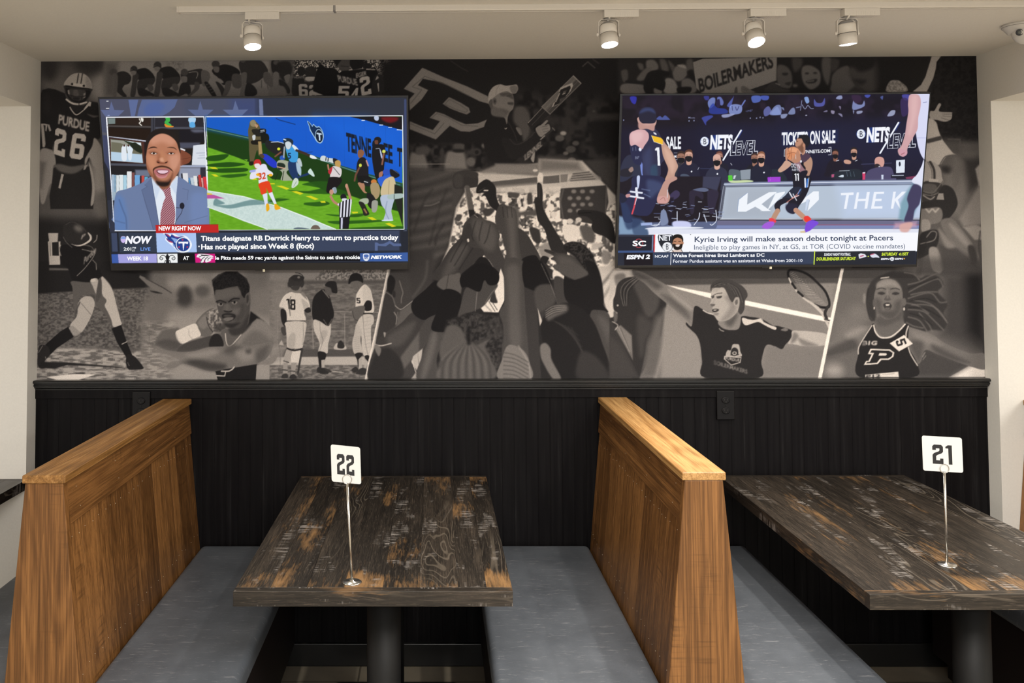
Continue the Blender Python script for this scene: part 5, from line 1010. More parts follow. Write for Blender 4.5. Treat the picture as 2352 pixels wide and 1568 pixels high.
# --- right edge: leaping player and helmeted player
c.view(2060, 120, 3.136)
c.P('0,15 600,15 600,640 560,720 420,760 0,760', 40, 4); c.N('0,15 600,15 610,650 0,650', 36, 44, 6, 6)
c.P('0,640 620,640 620,1568 0,1568', 92, 10); c.P('350,760 560,740 560,900 470,1200 330,1150', 116, 18); c.P('470,760 620,760 620,950 520,1000', 62, 14)
c.P('205,600 460,620 470,860 200,860', 74, 12, .6); c.L('370,625 455,628 455,740', 8, 88, 2)
c.B('0,205 50,215 70,250 75,280 0,284', 138, 1.2); c.P('120,290 170,230 205,170 225,100 248,28 320,26 285,70 272,140 250,200 230,290', 160, 1.2); c.L('240,100 260,60', 10, 120, 3, .6)
c.B('240,425 270,420 300,370 318,378 305,425 390,432 398,442 392,480 350,500 300,490 240,475', 156, 1); c.L('330,445 395,445', 3, 92, .6); c.L('330,458 392,465', 3, 92, .6); c.L('320,472 375,490', 3, 92, .6)
c.B('225,480 280,500 300,560 330,630 400,720 430,740 360,750 310,810 210,780 205,600', 176, 1.5); c.L('225,640 310,618', 30, 74, 1.5); c.L('310,808 350,750 430,738', 5, 70, 1, 1, True); c.B('320,800 370,745 440,750 470,800 430,850 340,860', 92, 4); c.B('330,820 400,830 380,870 330,860', 56, 6)
c.B('400,760 470,790 450,950 400,980', 104, 12)
c.B('195,800 250,785 310,830 325,900 330,940 270,950 190,935', 156, 1.2); c.L('240,790 268,850 270,935', 18, 66, .8, 1, True); c.L('222,790 250,850 252,930', 4, 80, .6, 1, True)
c.B('190,935 320,945 330,990 300,1050 240,1080 185,1070', 62, 1.5); c.B('195,950 280,955 280,1010 200,1010', 92, 2); c.P('230,908 300,915 298,936 230,932', 170, .8); c.L('190,1000 260,1010 330,930', 8, 104, .8, 1, True); c.L('185,1020 250,1030 320,1000', 7, 112, .8, 1, True); c.L('328,930 325,1000', 6, 110, .8); c.L('190,1030 240,1058 270,1040', 8, 150, 1, 1, True); c.L('250,1000 255,1050', 5, 100, .8)
c.B('270,1060 330,960 400,980 435,1060 430,1120 380,1190 320,1210 290,1140 190,1130 180,1080', 52, 1.5); c.P('300,1015 335,1015 340,1062 285,1060', 146, 1)
c.B('170,1140 240,1120 310,1120 330,1170 310,1220 240,1240 180,1230', 118, 2); c.B('180,1210 230,1210 240,1270 180,1290', 148, 2); c.T('W', (200, 1160), (310, 1155), 34, 170, .03, 0, .8)
c.B('320,1210 400,1200 480,1290 560,1400 590,1490 540,1500 440,1420 340,1290', 112, 2); c.B('380,1230 460,1290 540,1400 500,1400 400,1290', 138, 6)
c.B('180,1300 290,1280 300,1360 270,1420 200,1470 145,1480 150,1380', 50, 2); c.L('215,1330 250,1290 285,1300 270,1350 215,1370', 6, 132, 1.2, 1, True); c.L('170,1380 205,1370', 6, 120, 1)
c.B('230,1420 290,1410 330,1510 330,1568 260,1568', 138, 2); c.P('300,1380 440,1420 560,1500 610,1568 330,1568', 76, 8); c.B('300,1270 380,1350 420,1400 350,1400', 128, 5)
c.P('480,1260 560,1240 615,1260 615,1350 560,1350', 146, 3); c.P('450,1200 520,1080 590,960 615,940 615,1240 480,1260', 134, 6); c.P('565,840 600,800 618,810 618,960 590,960', 152, 3); c.B('510,1400 560,1400 580,1500 540,1520', 66, 4); c.L('600,1290 590,1400 605,1480', 12, 72, 1.5, .8, True)
c.P('150,1480 620,1490 620,1600 150,1600', 64, 12, .6)
# --- crowd with the hand painted sign, top right
c.view(1420, 120, 5.88)
c.P('0,80 2352,60 2352,560 0,560', 52, 6)
for t, tn, b in (('40,260 120,240 130,360 70,400', 88, 3), ('260,150 330,160 340,230 290,230', 96, 3), ('380,120 480,105 540,180 520,240 400,240', 112, 3), ('340,240 420,200 440,260 330,380 250,360', 104, 3), ('560,100 640,110 680,240 600,250', 94, 4), ('740,230 860,160 930,200 940,280 860,380 760,370', 116, 3), ('800,170 900,180 920,220 840,200', 150, 2), ('680,110 760,190 740,260 700,200', 88, 3), ('920,120 1000,100 1020,300 940,300', 92, 4), ('640,360 760,380 800,540 620,540', 136, 3), ('60,430 330,440 360,550 60,550', 116, 3), ('860,380 980,360 1060,480 1020,550 880,540', 112, 3), ('490,480 560,470 590,550 490,550', 116, 2)): c.B(t, tn, b)
c.B('370,330 430,260 560,240 690,270 680,310 610,340 640,420 600,520 470,480 460,550 380,550 340,480', 44, 2); c.B('120,380 330,400 320,430 120,410', 50, 2); c.B('800,480 980,470 960,550 820,550', 44, 2); c.B('930,260 1010,240 1030,380 960,340', 46, 3)
c.P('1010,135 1140,88 1600,78 2145,66 2140,385 1780,505 1700,550 1120,550 1055,480', 140, .8)
c.T('BOILERMAKERS', (1100, 550), (2100, 205), 190, 52, .03, 0, .5, 1, (-.13, -1)); c.P('1700,64 2180,60 2180,72 1700,76', 80, 1, 0)
c.B('1660,470 1700,455 1780,500 1850,545 1680,545', 112, 1); c.L('1670,490 1740,520', 3, 66, .6); c.L('1690,475 1760,510', 3, 66, .6); c.B('1580,480 1605,470 1610,548 1570,548', 92, 1); c.B('1850,500 1920,490 1990,540 1850,548', 92, 1.5); c.P('1790,505 2100,400 2140,385 2200,560 1900,560', 58, 2)
c.view(1760, 120, 5.88)
c.P('150,72 2240,52 2240,545 0,545 0,440 140,385', 46, 4)
for t, tn, b in (('150,190 250,180 330,260 350,380 320,480 200,470 150,400', 92, 3), ('0,470 100,400 200,480 310,510 280,540 0,540', 68, 3), ('490,200 600,180 720,260 730,400 680,470 600,500 520,440 480,330', 106, 3), ('350,80 480,90 470,200 380,260', 76, 5), ('760,80 880,90 870,280 830,440 760,290', 92, 4), ('880,90 980,110 960,220 880,260', 70, 4), ('880,420 900,300 1000,210 1110,190 1150,330 1200,440 1290,540 900,540', 92, 3), ('1130,210 1400,200 1480,100 1560,300 1500,500 1340,540 1160,380', 76, 8)): c.B(t, tn, b)
c.B('220,280 290,280 280,310 230,310', 56, 2.5); c.B('250,420 330,400 310,450', 62, 2.5); c.E(390, 450, 30, 20, 104, 4); c.L('130,420 180,440', 8, 150, 1.5)
c.E(550, 285, 26, 14, 60, 2.5); c.E(660, 280, 26, 14, 60, 2.5); c.B('540,390 680,360 660,410 570,420', 54, 2.5); c.L('560,395 640,385', 8, 128, 2)
c.B('1180,110 1460,80 1440,200 1320,260 1220,240', 46, 7); c.B('1180,370 1340,380 1280,440', 50, 7); c.P('1100,540 1350,540 1200,450', 60, 5)
c.P('1480,72 2235,55 2180,240 2090,440 1980,530 1500,545', 42, 14)
c.B('1625,470 1680,385 1780,380 1840,420 1895,470 1890,530 1640,535', 128, 1.5); c.N('1625,470 1680,385 1780,380 1840,420 1895,470 1890,530 1640,535', 110, 158, 3, 2, .7)
c.P('2235,55 2350,62 2300,110 2290,220 2255,350 2170,530 1980,530 2090,440 2150,330 2190,200', 156, 1.2)
# ---------------------------------------------------------------- left screen: studio guest beside football action
tva = Canvas(215, 210, 950, 630, 2.0, '2b2f3c'); TXA = []; c = tva
def TX(lst, text, p0, p1, h, col, bold=.02, shear=0.0):
    o = c.o; f = lambda p: (p[0]/o[2]+o[0], p[1]/o[2]+o[1]); lst.append((text, f(p0), f(p1), h/o[2], col, bold, shear))
c.view(225, 220, 6.533)
c.P('0,20 2352,20 2352,1568 0,1568', '454a60'); c.P('0,20 1300,20 1300,320 0,320', '4a4c60', 10); c.P('2000,20 2400,20 2400,320 2000,320', '3c466e', 20)
c.P('40,210 165,212 200,85 245,212 400,216 310,300 110,310 ', '5c668c', .2); c.P('458,60 605,60 552,308 495,308', '5a6894', .2); c.P('660,60 1195,55 1150,170 1060,250 970,300 590,308 615,190', '56648f', .2); c.B('760,120 880,90 1000,150 900,280 720,290 700,190', '4a5f9a', 5, .7)
c.P('1350,207 1500,208 1535,75 1575,206 1735,208 1630,298 1460,300', '59658c', .2); c.P('1870,207 2025,208 2060,70 2110,206 2255,204 2160,296 1990,298', '5c6990', .2)
c.L('130,80 155,80', 9, 'ffffff'); c.L('125,188 163,188', 12, 'ffffff'); c.L('148,292 170,292', 7, 'b8c4ee')
c.P('75,590 170,600 230,1568 160,1568 100,980', '3c4260', .5); c.P('95,980 165,1120 215,1568 110,1568', '22242f', .5); c.P('60,540 140,560 150,590 72,590', '55555f', 1)
# guest panel
c.P('120,316 1596,308 1680,1640 1704,2050 247,2050', 'f4f6fb', .1)
c.P('142,330 1584,322 1655,2040 250,2010', '1c1615', .1)
c.P('142,330 800,330 800,450 150,450', '201713', 1); c.P('860,330 1585,325 1590,470 865,470', '25242c', 1); c.P('150,335 262,335 262,420 155,425', '72807e', 1); c.P('262,335 800,330 800,440 262,430', '281c16', 2)
c.P('142,440 800,455 800,480 150,462', '4d4846', 1.5); c.P('860,465 1592,465 1592,500 860,500', '484a55', 1); c.P('795,325 860,325 860,560 795,560', '3a3b45', 1); c.L('830,325 830,540', 8, '15151b', .4)
c.B('640,335 680,340 680,380 660,390', 'e6e4dc', .4); c.L('620,345 640,390 620,410 655,445', 14, 'ded9cf', .4, 1, True)
c.B('1010,330 1075,330 1080,380 1060,400 1105,440 1080,458 1010,420 1000,390 1020,360', '3fae4a', .5); c.B('1000,420 1060,445 1130,455 1120,472 1020,468', 'd98a2c', .5)
c.B('1370,330 1460,330 1465,380 1450,410 1455,468 1380,468 1370,400 1355,370', 'a9cdea', .5); c.B('1385,400 1445,400 1455,468 1380,468', '5aa6dd', .5)
c.P('150,480 790,500 760,600 700,670 160,610', '20130c', 1.5); c.P('1220,510 1595,500 1600,700 1220,700', '15131b', 2); c.B('1400,510 1560,505 1590,540 1450,550', '5c5f70', 4)
c.P('160,605 720,668 720,690 162,618', 'b9bccb', .6); c.P('165,618 720,690 725,1040 190,1000', '24161a', .6); c.P('180,635 690,690 700,1020 190,975', '4c2a22', .5)
c.P('190,648 648,700 676,1008 198,972', '96968c', .4); c.P('198,655 380,670 560,790 650,870 655,780 645,700 640,705 400,668 200,648', '26301f', .8); c.P('400,672 645,706 650,750 560,712', 'd7e3ea', .8); c.P('200,690 340,710 560,800 655,870 670,890 500,870 196,840', '6c6a58', 1); c.P('196,838 660,880 676,1005 198,972', 'b4cce0', .8); c.B('560,700 650,780 655,860 560,820 480,740', '1c2418', 1)
c.B('365,760 385,730 420,740 425,800 430,960 360,960 352,800', 'dfe6ee', .5); c.B('430,770 455,735 490,760 525,800 515,850 500,960 460,955 445,850', 'd9e4ee', .5); c.E(395, 745, 16, 18, '4a332b', .4); c.E(457, 745, 15, 17, '4a332b', .4)
c.P('188,1010 725,1022 725,1060 192,1045', '4a4c58', .8); c.P('1220,1040 1615,1040 1618,1075 1220,1072', '9ba3bb', .6)
c.P('192,1050 730,1060 780,1250 210,1190', '1d1b20', 1); c.P('560,1110 780,1110 780,1220 560,1200', '6a7286', 3); c.P('1220,1075 1540,1075 1540,1300 1200,1250', '8c93a9', 3); c.P('1540,1075 1618,1075 1625,1380 1540,1300', '2c2c38', 1.5)
c.P('1222,700 1530,700 1530,780 1222,790', '484b5c', 3); c.B('1225,800 1300,830 1380,880 1402,930 1370,1000 1290,1032 1230,1030', '7c4430', .6); c.L('1232,790 1300,815', 22, 'e9e9ee', .5); c.L('1240,950 1330,940 1395,920', 4, '4e2419', .5, 1, True)
c.P('1430,745 1600,725 1622,1040 1408,1038', 'd6dbe4', .5); c.L('1480,860 1600,855', 10, '9aa2b4', 1, .8); c.L('1520,895 1600,890', 7, '9aa2b4', 1, .8); c.L('1500,935 1605,930', 9, '9aa2b4', 1, .8)
# books
bk = [(205, 240, 1180, 'a3b6c9'), (240, 272, 1185, '86a5bd'), (275, 318, 1190, 'd5dde0'), (320, 378, 1185, 'dbe3e6'), (380, 432, 1190, 'a6cbdd'), (435, 505, 1135, 'e1e2e4'), (507, 548, 1150, '7a4a48'), (552, 628, 1190, '6fa3d4'), (632, 655, 1200, '3a2228'), (655, 695, 1195, 'c04b46'), (698, 745, 1215, '5aa7c6')]
for a, b, y, k_ in bk: c.P('%d,%d %d,%d %d,1460 %d,1480' % (a, y, b, y, b, a), k_, .3)
c.P('205,1440 270,1440 280,1568 225,1568', '9fb2bf', 1)
for a, b, y, k_ in [(1245, 1268, 1165, '2b2b33'), (1270, 1348, 1160, 'dcdcdf'), (1355, 1382, 1230, '4c83b5'), (1385, 1435, 1225, 'b9c7d2'), (1432, 1485, 1200, 'e0e0df'), (1488, 1505, 1210, '3a2a2c'), (1503, 1545, 1185, 'b43a36'), (1548, 1572, 1230, 'dfa09a'), (1574, 1625, 1215, 'd4363e')]: c.P('%d,%d %d,%d %d,1500 %d,1420' % (a, y, b, y, b+25, a+25), k_, .3)
# shoulders, shirt, tie
c.B('800,1215 650,1310 420,1400 300,1430 262,1500 240,1640 235,1800 250,2010 1655,2040 1640,1600 1625,1400 1400,1330 1200,1215', '6a7ba0', .5); c.B('260,1560 330,1500 400,1600 440,2010 250,2010', '5b7db4', 9, .8); c.L('320,1560 370,1700 420,1830 430,1990', 12, '46587e', 2, .8, True); c.L('250,1870 400,1910', 6, '46587e', 2, .7)
c.B('900,1400 1150,1400 1150,2010 950,2010', '7c8db4', 10, .3); c.B('1400,1500 1640,1500 1640,2000 1420,2000', '7186b4', 10, .7)
c.P('795,1215 1200,1200 1190,1500 1160,2010 930,2010 860,1560', 'dfe7f1', .4); c.P('800,1230 935,1390 870,1560', 'ccd8ea', 2); c.P('1195,1215 1085,1350 1180,1500', 'c9d6ea', 2)
c.P('800,1225 700,1340 735,1362 655,1410 700,1600 830,2010 930,2010 850,1540 ', '5f6d90', .4); c.L('800,1225 850,1540 930,2010', 5, '3f4a68', .5); c.L('700,1335 738,1362 655,1412 720,1620 830,2010', 4, '47526f', .5); c.P('1200,1215 1285,1400 1355,1412 1340,1560 1180,2010 1160,2010 1175,1500', '6b7a9f', .4); c.L('1270,1392 1355,1412 1340,1560', 4, '4c5878', .5); c.L('1300,1900 1640,1800', 3, '51607f', 1)
ti = '930,1375 1000,1352 1065,1345 1085,1385 1095,1480 1120,1560 1150,1660 1160,1780 1140,2000 1085,2040 930,2010 940,1760 980,1600 1015,1520 985,1440'
c.P(ti, 'c8929b', .3)
def stripes(t, col, pitch, ang, duty, a):
    m = c.mask([c.pts(t)], .3); x0_, x1_, y0_, y1_, k = m; X_, Y_ = np.meshgrid(np.arange(x0_, x1_), np.arange(y0_, y1_)); u = (X_*math.cos(ang)+Y_*math.sin(ang))/(pitch*c.k/c.o[2])
    f = np.clip((duty-np.abs((u % 1)-.5)*2)*3+.5, 0, 1); c.put((x0_, x1_, y0_, y1_, k*f), col, a)
stripes(ti, '5a2434', 25, .80, .42, .9); stripes(ti, '8e5560', 25, -.77, .3, .5)
c.P('935,1990 1080,1990 1075,2030 935,2030', 'e0aaa8', 4)
c.E(1262, 1650, 36, 48, '1b1d2a', .3); c.L('1175,1678 1225,1680', 8, '20222e'); c.L('1265,1690 1250,1760 1170,1880 1145,2010', 7, '23252f', .3, 1, True)
# head
c.B('880,1180 1100,1180 1085,1340 1000,1400 920,1360', '8c5740', 2)
c.B('722,860 730,740 760,660 830,590 930,555 1040,565 1130,620 1190,700 1215,790 1235,880 1235,1000 1225,1100 1180,1190 1120,1270 1060,1330 980,1345 900,1310 830,1230 780,1180 740,1100 725,1000', 'b4785c', .6)
c.B('770,640 900,560 1060,570 1160,680 1100,740 960,700 820,730', 'cc9278', 8, .9); c.B('1080,900 1210,880 1225,1060 1120,1120 1070,1020', 'd29a82', 8, .7); c.B('740,900 850,920 860,1060 780,1060', 'cd8e6c', 8, .7); c.B('900,900 960,820 1010,900 1030,980 930,980', 'c0845f', 5, .5)
c.B('720,900 712,780 728,650 785,560 860,508 960,488 1065,502 1150,560 1210,650 1234,760 1237,860 1212,800 1180,700 1120,630 1030,578 940,568 850,604 775,680 742,780', '1f1715', 1.2)
c.B('720,1000 760,1150 830,1260 900,1330 880,1240 800,1150', '8d563f', 3, .8); c.B('1232,980 1226,1110 1170,1220 1100,1290 1140,1180 1180,1080', 'a06a52', 4, .6)
c.B('745,805 790,770 850,762 893,785 840,778 780,790', '38211a', .5); c.B('1035,778 1090,765 1150,775 1185,815 1140,790 1080,780', '5c3a2b', .5)
c.B('760,840 830,825 900,850 880,880 800,885', '9c6349', 2.5); c.B('1020,845 1090,830 1160,850 1140,880 1060,885', 'a5694f', 2.5)
c.B('790,860 840,845 885,868 840,880', 'e3d3cb', .5); c.E(838, 864, 18, 14, '2b1a14', .3); c.L('785,862 838,846 888,868', 6, '1d110e', .3, 1, True); c.B('1050,866 1095,850 1145,866 1095,880', 'e3d3cb', .5); c.E(1098, 864, 18, 14, '2b1a14', .3); c.L('1045,868 1095,850 1150,866', 6, '1d110e', .3, 1, True)
c.B('900,870 935,880 930,960 890,950', '9b6046', 4, .7); c.B('875,985 905,960 950,990 1000,1000 1040,975 1050,995 1010,1020 960,1025 900,1015', '8c523c', 1.5); c.E(905, 998, 22, 9, '3b1d15', .6, 1, .3); c.E(1022, 1000, 20, 8, '3b1d15', .6, 1, -.3); c.B('930,940 970,930 990,980 940,985', 'd8a184', 3, .8)
c.B('822,1110 850,1075 900,1055 960,1045 1040,1060 1100,1095 1130,1140 1100,1120 1040,1085 960,1072 880,1085 840,1120 838,1190 ', '4a2b20', .8); c.B('835,1130 845,1230 900,1310 960,1350 1050,1330 1110,1270 1128,1180 1120,1150 1090,1210 1040,1260 960,1270 890,1230', '6b3f2e', 3, .7); c.B('870,1280 940,1290 1050,1290 1090,1260 1060,1340 980,1360 900,1340', '221614', 3)
c.B('840,1125 900,1090 960,1095 1040,1092 1085,1120 1060,1165 1030,1200 960,1228 890,1200 855,1165', 'b16a6c', .7); c.B('880,1120 960,1110 1060,1120 1050,1150 1010,1175 950,1180 900,1160', '5a2528', .6); c.B('895,1122 960,1115 1050,1122 1045,1145 1000,1165 940,1165 905,1148', 'e5c3cf', .6); c.B('870,1180 920,1205 1000,1205 1050,1170 1020,1222 950,1238 890,1215', 'c78486', 1)
# white frame lines
for t in ('125,320 215,1568 248,2022', '1585,312 1672,1568 1702,2040', '1612,312 1700,1568 1730,2040'): c.L(t, 9, 'f6f8ff', .1)
c.L('125,320 1590,312', 11, 'f6f8ff', .1); c.L('1612,312 2400,306', 11, 'f6f8ff', .1)
c.P('1596,320 1606,320 1714,2040 1704,2040', '20222c', .1)
# --- football field
c.view(560, 220, 6.109)
F0 = [(476, 269), (924, 266), (927, 525), (485, 527)]
c.view(0, 0, 1)
c.P('474,269.5 924.5,267 928,526 485,528', '5f9a1c', .1)
c.view(560, 220, 6.109)
c.P('-520,300 2225,290 2230,1568 -500,1500', '66a51e', .1); c.N('-520,300 2225,290 2235,1900 -480,1900', '60a01a', '70b026', 3, .1, .8, .2, .8, 3)
c.P('-520,400 80,560 560,700 1100,880 1700,1080 2230,1230 2230,1640 1900,1540 1500,1400 1150,1340 900,1200 700,1190 400,1170 150,960 -101,860 -504,720', '13380a', 1.5)
c.P('-520,300 2222,290 2225,1225 1700,1080 1380,985 1100,880 560,690 80,590 -520,470', '0b58c8', .3); c.P('-520,300 300,300 300,640 -520,470', '0d58c0', 10); c.P('1000,300 1700,320 2222,480 2222,1000 1500,800', '1064d8', 25, .6)
c.P('-520,440 80,575 560,690 1100,885 1380,980 1700,1080 2225,1235 2225,1275 1700,1120 1380,1015 1100,915 560,715 80,600 -520,470', '1d4a44', .5); c.L('-520,462 80,596 560,712 1100,908 1380,1000 1700,1108 2190,1250', 9, '7aa793', .6, .8)
for x in (870, 1135, 1405, 1690, 1985): c.L('%d,300 %d,%d' % (x, x+8, 790+(x-870)*.36), 3, '0a4cae', .3, .8)
c.P('1480,292 2222,290 2222,480 1950,410 1700,340', '0f0d16', .5); c.B('1940,300 2140,300 2160,340 2060,380 1960,350', '6d0d17', 4); c.B('1830,292 1890,292 1885,345 1840,340', 'b9c4dc', .6)
for a in ('1655,345 1695,345', '1905,410 1950,410', '2030,442 2075,442', '2150,475 2215,480'): c.L(a, 10, 'e6f2ff', .3)
c.L('455,318 500,340 720,400', 12, '09316e', .7); c.L('860,800 960,785', 10, '0a3a86', .8)
# wall lettering, helmet emblem
c.T('TENNE', (1440, 775), (1790, 868), 262, '0a1626', .035, 0, .1, 1, (-.02, -1)); c.T('S', (1800, 880), (1860, 900), 262, '0a1626', .035); c.T('EE', (1965, 920), (2090, 955), 262, '0a1626', .035, 0, .1, 1, (-.02, -1)); c.T('T', (2150, 985), (2225, 1000), 262, '0a1626', .035)
c.B('888,352 930,380 960,420 975,395 1020,430 1060,430 1100,480 1122,560 1105,640 1070,668 1020,640 985,580 960,540 925,480 915,430', '9fc3df', .3); c.B('898,362 930,392 962,432 980,410 1020,445 1060,442 1095,490 1112,560 1098,630 1068,655 1025,628 992,570 965,525 935,470 925,425', '0a2a52', .3); c.E(1058, 565, 58, 98, 'a9c9e2', .3, 1, -.12); c.E(1058, 565, 50, 88, '08182e', .3, 1, -.12); c.P('1018,515 1092,528 1094,550 1070,545 1075,630 1058,628 1048,540 1022,538', 'c2d8ea', .3)
# field shadows and marks
for t in ('0,890 60,895 40,910', '-500,815 -330,822 -350,835', ): c.P(t, '7dbc30', .5)
for t in ('-500,850 -220,820 -300,900 -500,910', '-490,960 -200,930 20,960 -200,1000 -480,990', '-480,1030 0,1010 30,1060 -280,1080 -480,1060'): c.B(t, '1c4c0a', 1)
for t in ('-330,1120 0,1090 30,1120 -200,1150', '860,1500 1000,1490 1150,1480 1200,1520 1050,1550 860,1530', '620,1325 900,1335 1150,1290 1380,1320 1500,1400 1200,1380 900,1370', '820,1240 1000,1200 1200,1210 1180,1300 900,1260', '470,1440 640,1450 440,1490 350,1480', '300,1470 580,1415 420,1450', '1150,1660 1400,1670 1700,1650 1600,1700 1300,1690', '1180,1760 1500,1750 1860,1740 1960,1760 1600,1790 1300,1800', '1550,1850 2235,1830 2235,1900 1550,1870'): c.B(t, '1f520d', 1.2, .9)
c.P('-515,1330 0,1412 250,1480 540,1570 900,1700 1290,1870 320,1870 0,1760 -240,1660 -510,1560', 'c3d6d2', .6); c.N('-515,1330 0,1412 540,1570 1290,1870 320,1870 0,1740 -500,1560', 'bcd0cd', 'd2e2de', 3, .8, .7, .2, .8)
c.L('-510,1330 0,1412 540,1570 1290,1870', 10, 'eef6f0', .4); c.L('-510,1560 0,1745 330,1872', 10, 'e6efe8', .5)
c.B('-430,1530 -200,1530 100,1460 300,1470 400,1510 60,1540 -200,1580', '5f8486', 1.5, .8); c.B('-400,1440 -330,1470 -270,1510 -420,1530', '5a7f82', 1.5, .8)
c.P('-515,1380 -420,1388 -270,1440 -515,1440', 'b8539c', .5); c.P('-515,1360 -450,1372 -440,1385 -515,1388', 'dcc23a', .5)
for t in ('455,1262 530,1258 640,1300 600,1318', '665,1340 740,1336 840,1368 790,1388', '865,1405 940,1402 1052,1448 1000,1462', '360,1225 430,1225 440,1240 380,1242', '1070,1480 1140,1475 1150,1500 1090,1500', '1510,1625 1600,1625 1600,1645 1530,1650', '1735,1705 1800,1700 1870,1740 1800,1745', '1980,1790 2040,1780 2140,1830 2080,1840', '-460,1100 -400,1100 -350,1130 -400,1135', '100,1165 170,1155 190,1175 130,1180', '-490,1000 -400,1000 -360,1030 -440,1025'): c.P(t, 'd8d21e', .5)
# tall cameraman
c.B('90,360 140,335 178,370 215,410 235,480 250,620 245,720 262,830 210,840 190,760 160,840 130,940 90,930 75,800 70,640 60,500 75,420', '5b5236', .5); c.B('90,360 140,338 172,380 160,430 100,420', '8d8060', .6); c.B('150,400 200,410 180,450', 'b88d6a', .5); c.B('110,480 200,470 240,560 160,560', '1d1c17', .6); c.B('110,630 250,620 245,680 120,680', '15130f', .6); c.B('120,560 160,550 160,610 130,620', 'c9ced0', .6); c.P('200,640 245,640 262,820 215,830', 'a48a5a', .5); c.B('215,465 305,465 310,520 280,545 215,520', '14161c', .4); c.L('235,490 290,480', 7, 'dfe6ea', .2); c.L('230,510 290,500', 5, 'dfe6ea', .2); c.B('240,530 340,540 350,630 260,660', '0d120c', .8); c.B('75,930 130,920 130,970 80,975', '15180e', .5)
# crouched officials, blue one
c.B('320,620 400,640 500,650 580,690 590,780 540,860 440,820 350,760 300,690', '1c1d20', .6); c.L('385,650 480,645 560,665', 10, 'cdd3d8', .4); c.E(490, 745, 22, 20, 'dbe03a', .4); c.L('520,790 440,850', 22, '7a4c3a', .5)
c.B('220,830 300,815 380,860 460,930 480,990 420,1010 340,960 290,900', '1f35c0', .5); c.B('215,830 260,815 290,850 260,880', '4f3d30', .6); c.E(540, 870, 38, 34, '2a57b5', .5); c.B('470,920 540,900 640,930 640,1020 600,1080 680,1180 640,1190 520,1180 540,1080 470,1010', 'a1a691', .6); c.B('480,940 560,950 580,1000 500,1040 470,990', '1d2a22', .8); c.L('470,995 580,1020', 14, 'd1a58c', .5); c.L('440,1180 480,1080', 8, '141c10', .5); c.L('560,1060 540,1180', 10, '1a2415', .6)
# running receiver in light blue
c.B('640,910 760,900 790,1020 760,1120 900,1080 910,1110 780,1150 760,1180 700,1170 640,1080 620,980', '17335f', .5); c.B('740,900 790,880 820,980 790,985', 'b7c3c8', .6); c.B('735,930 800,1000 800,1120 750,1060', 'a9c0d0', 1)
c.B('590,720 660,700 720,730 760,800 755,890 730,930 650,920 610,830', '3c9ad8', .5); c.B('665,680 720,700 770,760 740,780 700,740', 'dce6ec', .5); c.B('555,610 620,592 685,620 690,670 640,740 600,740 570,690', '1b2b36', .5); c.B('580,660 630,640 670,680 640,745 600,740', 'ccd6dc', .6); c.L('560,610 590,620', 14, 'dbe6f2', .4); c.T('5', (615, 885), (665, 885), 88, '14315c', .04)
c.L('740,765 850,805 940,850', 34, '3a2720', .5); c.B('930,830 980,840 1025,875 1000,885 935,870', 'e4eaee', .5); c.L('570,720 560,860', 20, 'a4adb0', .8)
c.B('900,1070 930,1020 960,1050 990,1110 985,1135 940,1110', 'c9ded6', .5); c.B('690,1190 730,1150 765,1180 760,1240 700,1290 670,1280', 'ccd9cb', .6); c.L('700,1270 740,1200', 5, '6f8375', .5)
# ball carrier in white and red
c.B('140,930 170,892 220,895 245,940 240,990 190,1025 150,1000', 'c22a2c', .5); c.B('150,960 210,950 230,990 195,1020 160,1005', 'e6dedf', .5)
c.B('190,1020 250,960 310,965 340,1030 405,1080 400,1120 330,1110 335,1200 310,1235 215,1230 200,1150 120,1170 85,1160 95,1090 150,1040', 'e2e0ee', .6); c.L('95,1060 150,1050', 34, 'a3a6e4', .8); c.E(205, 1105, 34, 20, 'f0ae1e', .4); c.E(375, 1112, 28, 20, 'f0ae1e', .4); c.T('32', (205, 1180), (310, 1165), 95, 'd04a2c', .035, 0)
c.B('210,1235 340,1195 380,1260 400,1340 360,1370 310,1290 320,1350 250,1385 225,1310', 'e0401c', .5); c.P('262,1385 330,1360 335,1500 325,1540 300,1540', 'd8dcf0', .5); c.P('345,1365 400,1350 460,1510 430,1530', 'dee2f2', .5); c.B('315,1520 350,1520 360,1590 320,1620', 'e7a814', .4); c.B('430,1520 460,1520 515,1570 500,1590 440,1595', 'e9aa12', .4)
# photographer with long white lens
c.B('1085,850 1130,840 1180,870 1250,880 1300,910 1280,950 1200,930 1080,905', 'ced6d8', .5); c.L('1155,865 1150,905', 12, '14171c', .3); c.L('1185,875 1180,915', 14, '14171c', .3); c.B('1250,880 1310,890 1330,940 1270,960', '1a1b20', .5); c.B('1280,920 1340,905 1360,960 1330,1040 1290,1000', 'bd9756', .6); c.B('1240,1000 1300,990 1370,1030 1350,1140 1215,1150', 'd8d0d0', .5); c.B('1180,1060 1230,1000 1245,1010 1215,1100', 'b52a38', .5); c.L('1255,1000 1345,1110', 8, '20202a', .4); c.L('1180,970 1190,1030', 24, 'b07a62', .6); c.B('1215,1140 1360,1150 1370,1210 1300,1290 1240,1350 1160,1350 1180,1200', '120d13', .6); c.B('1240,1300 1290,1290 1300,1350 1270,1370', 'a9b4c4', .8)
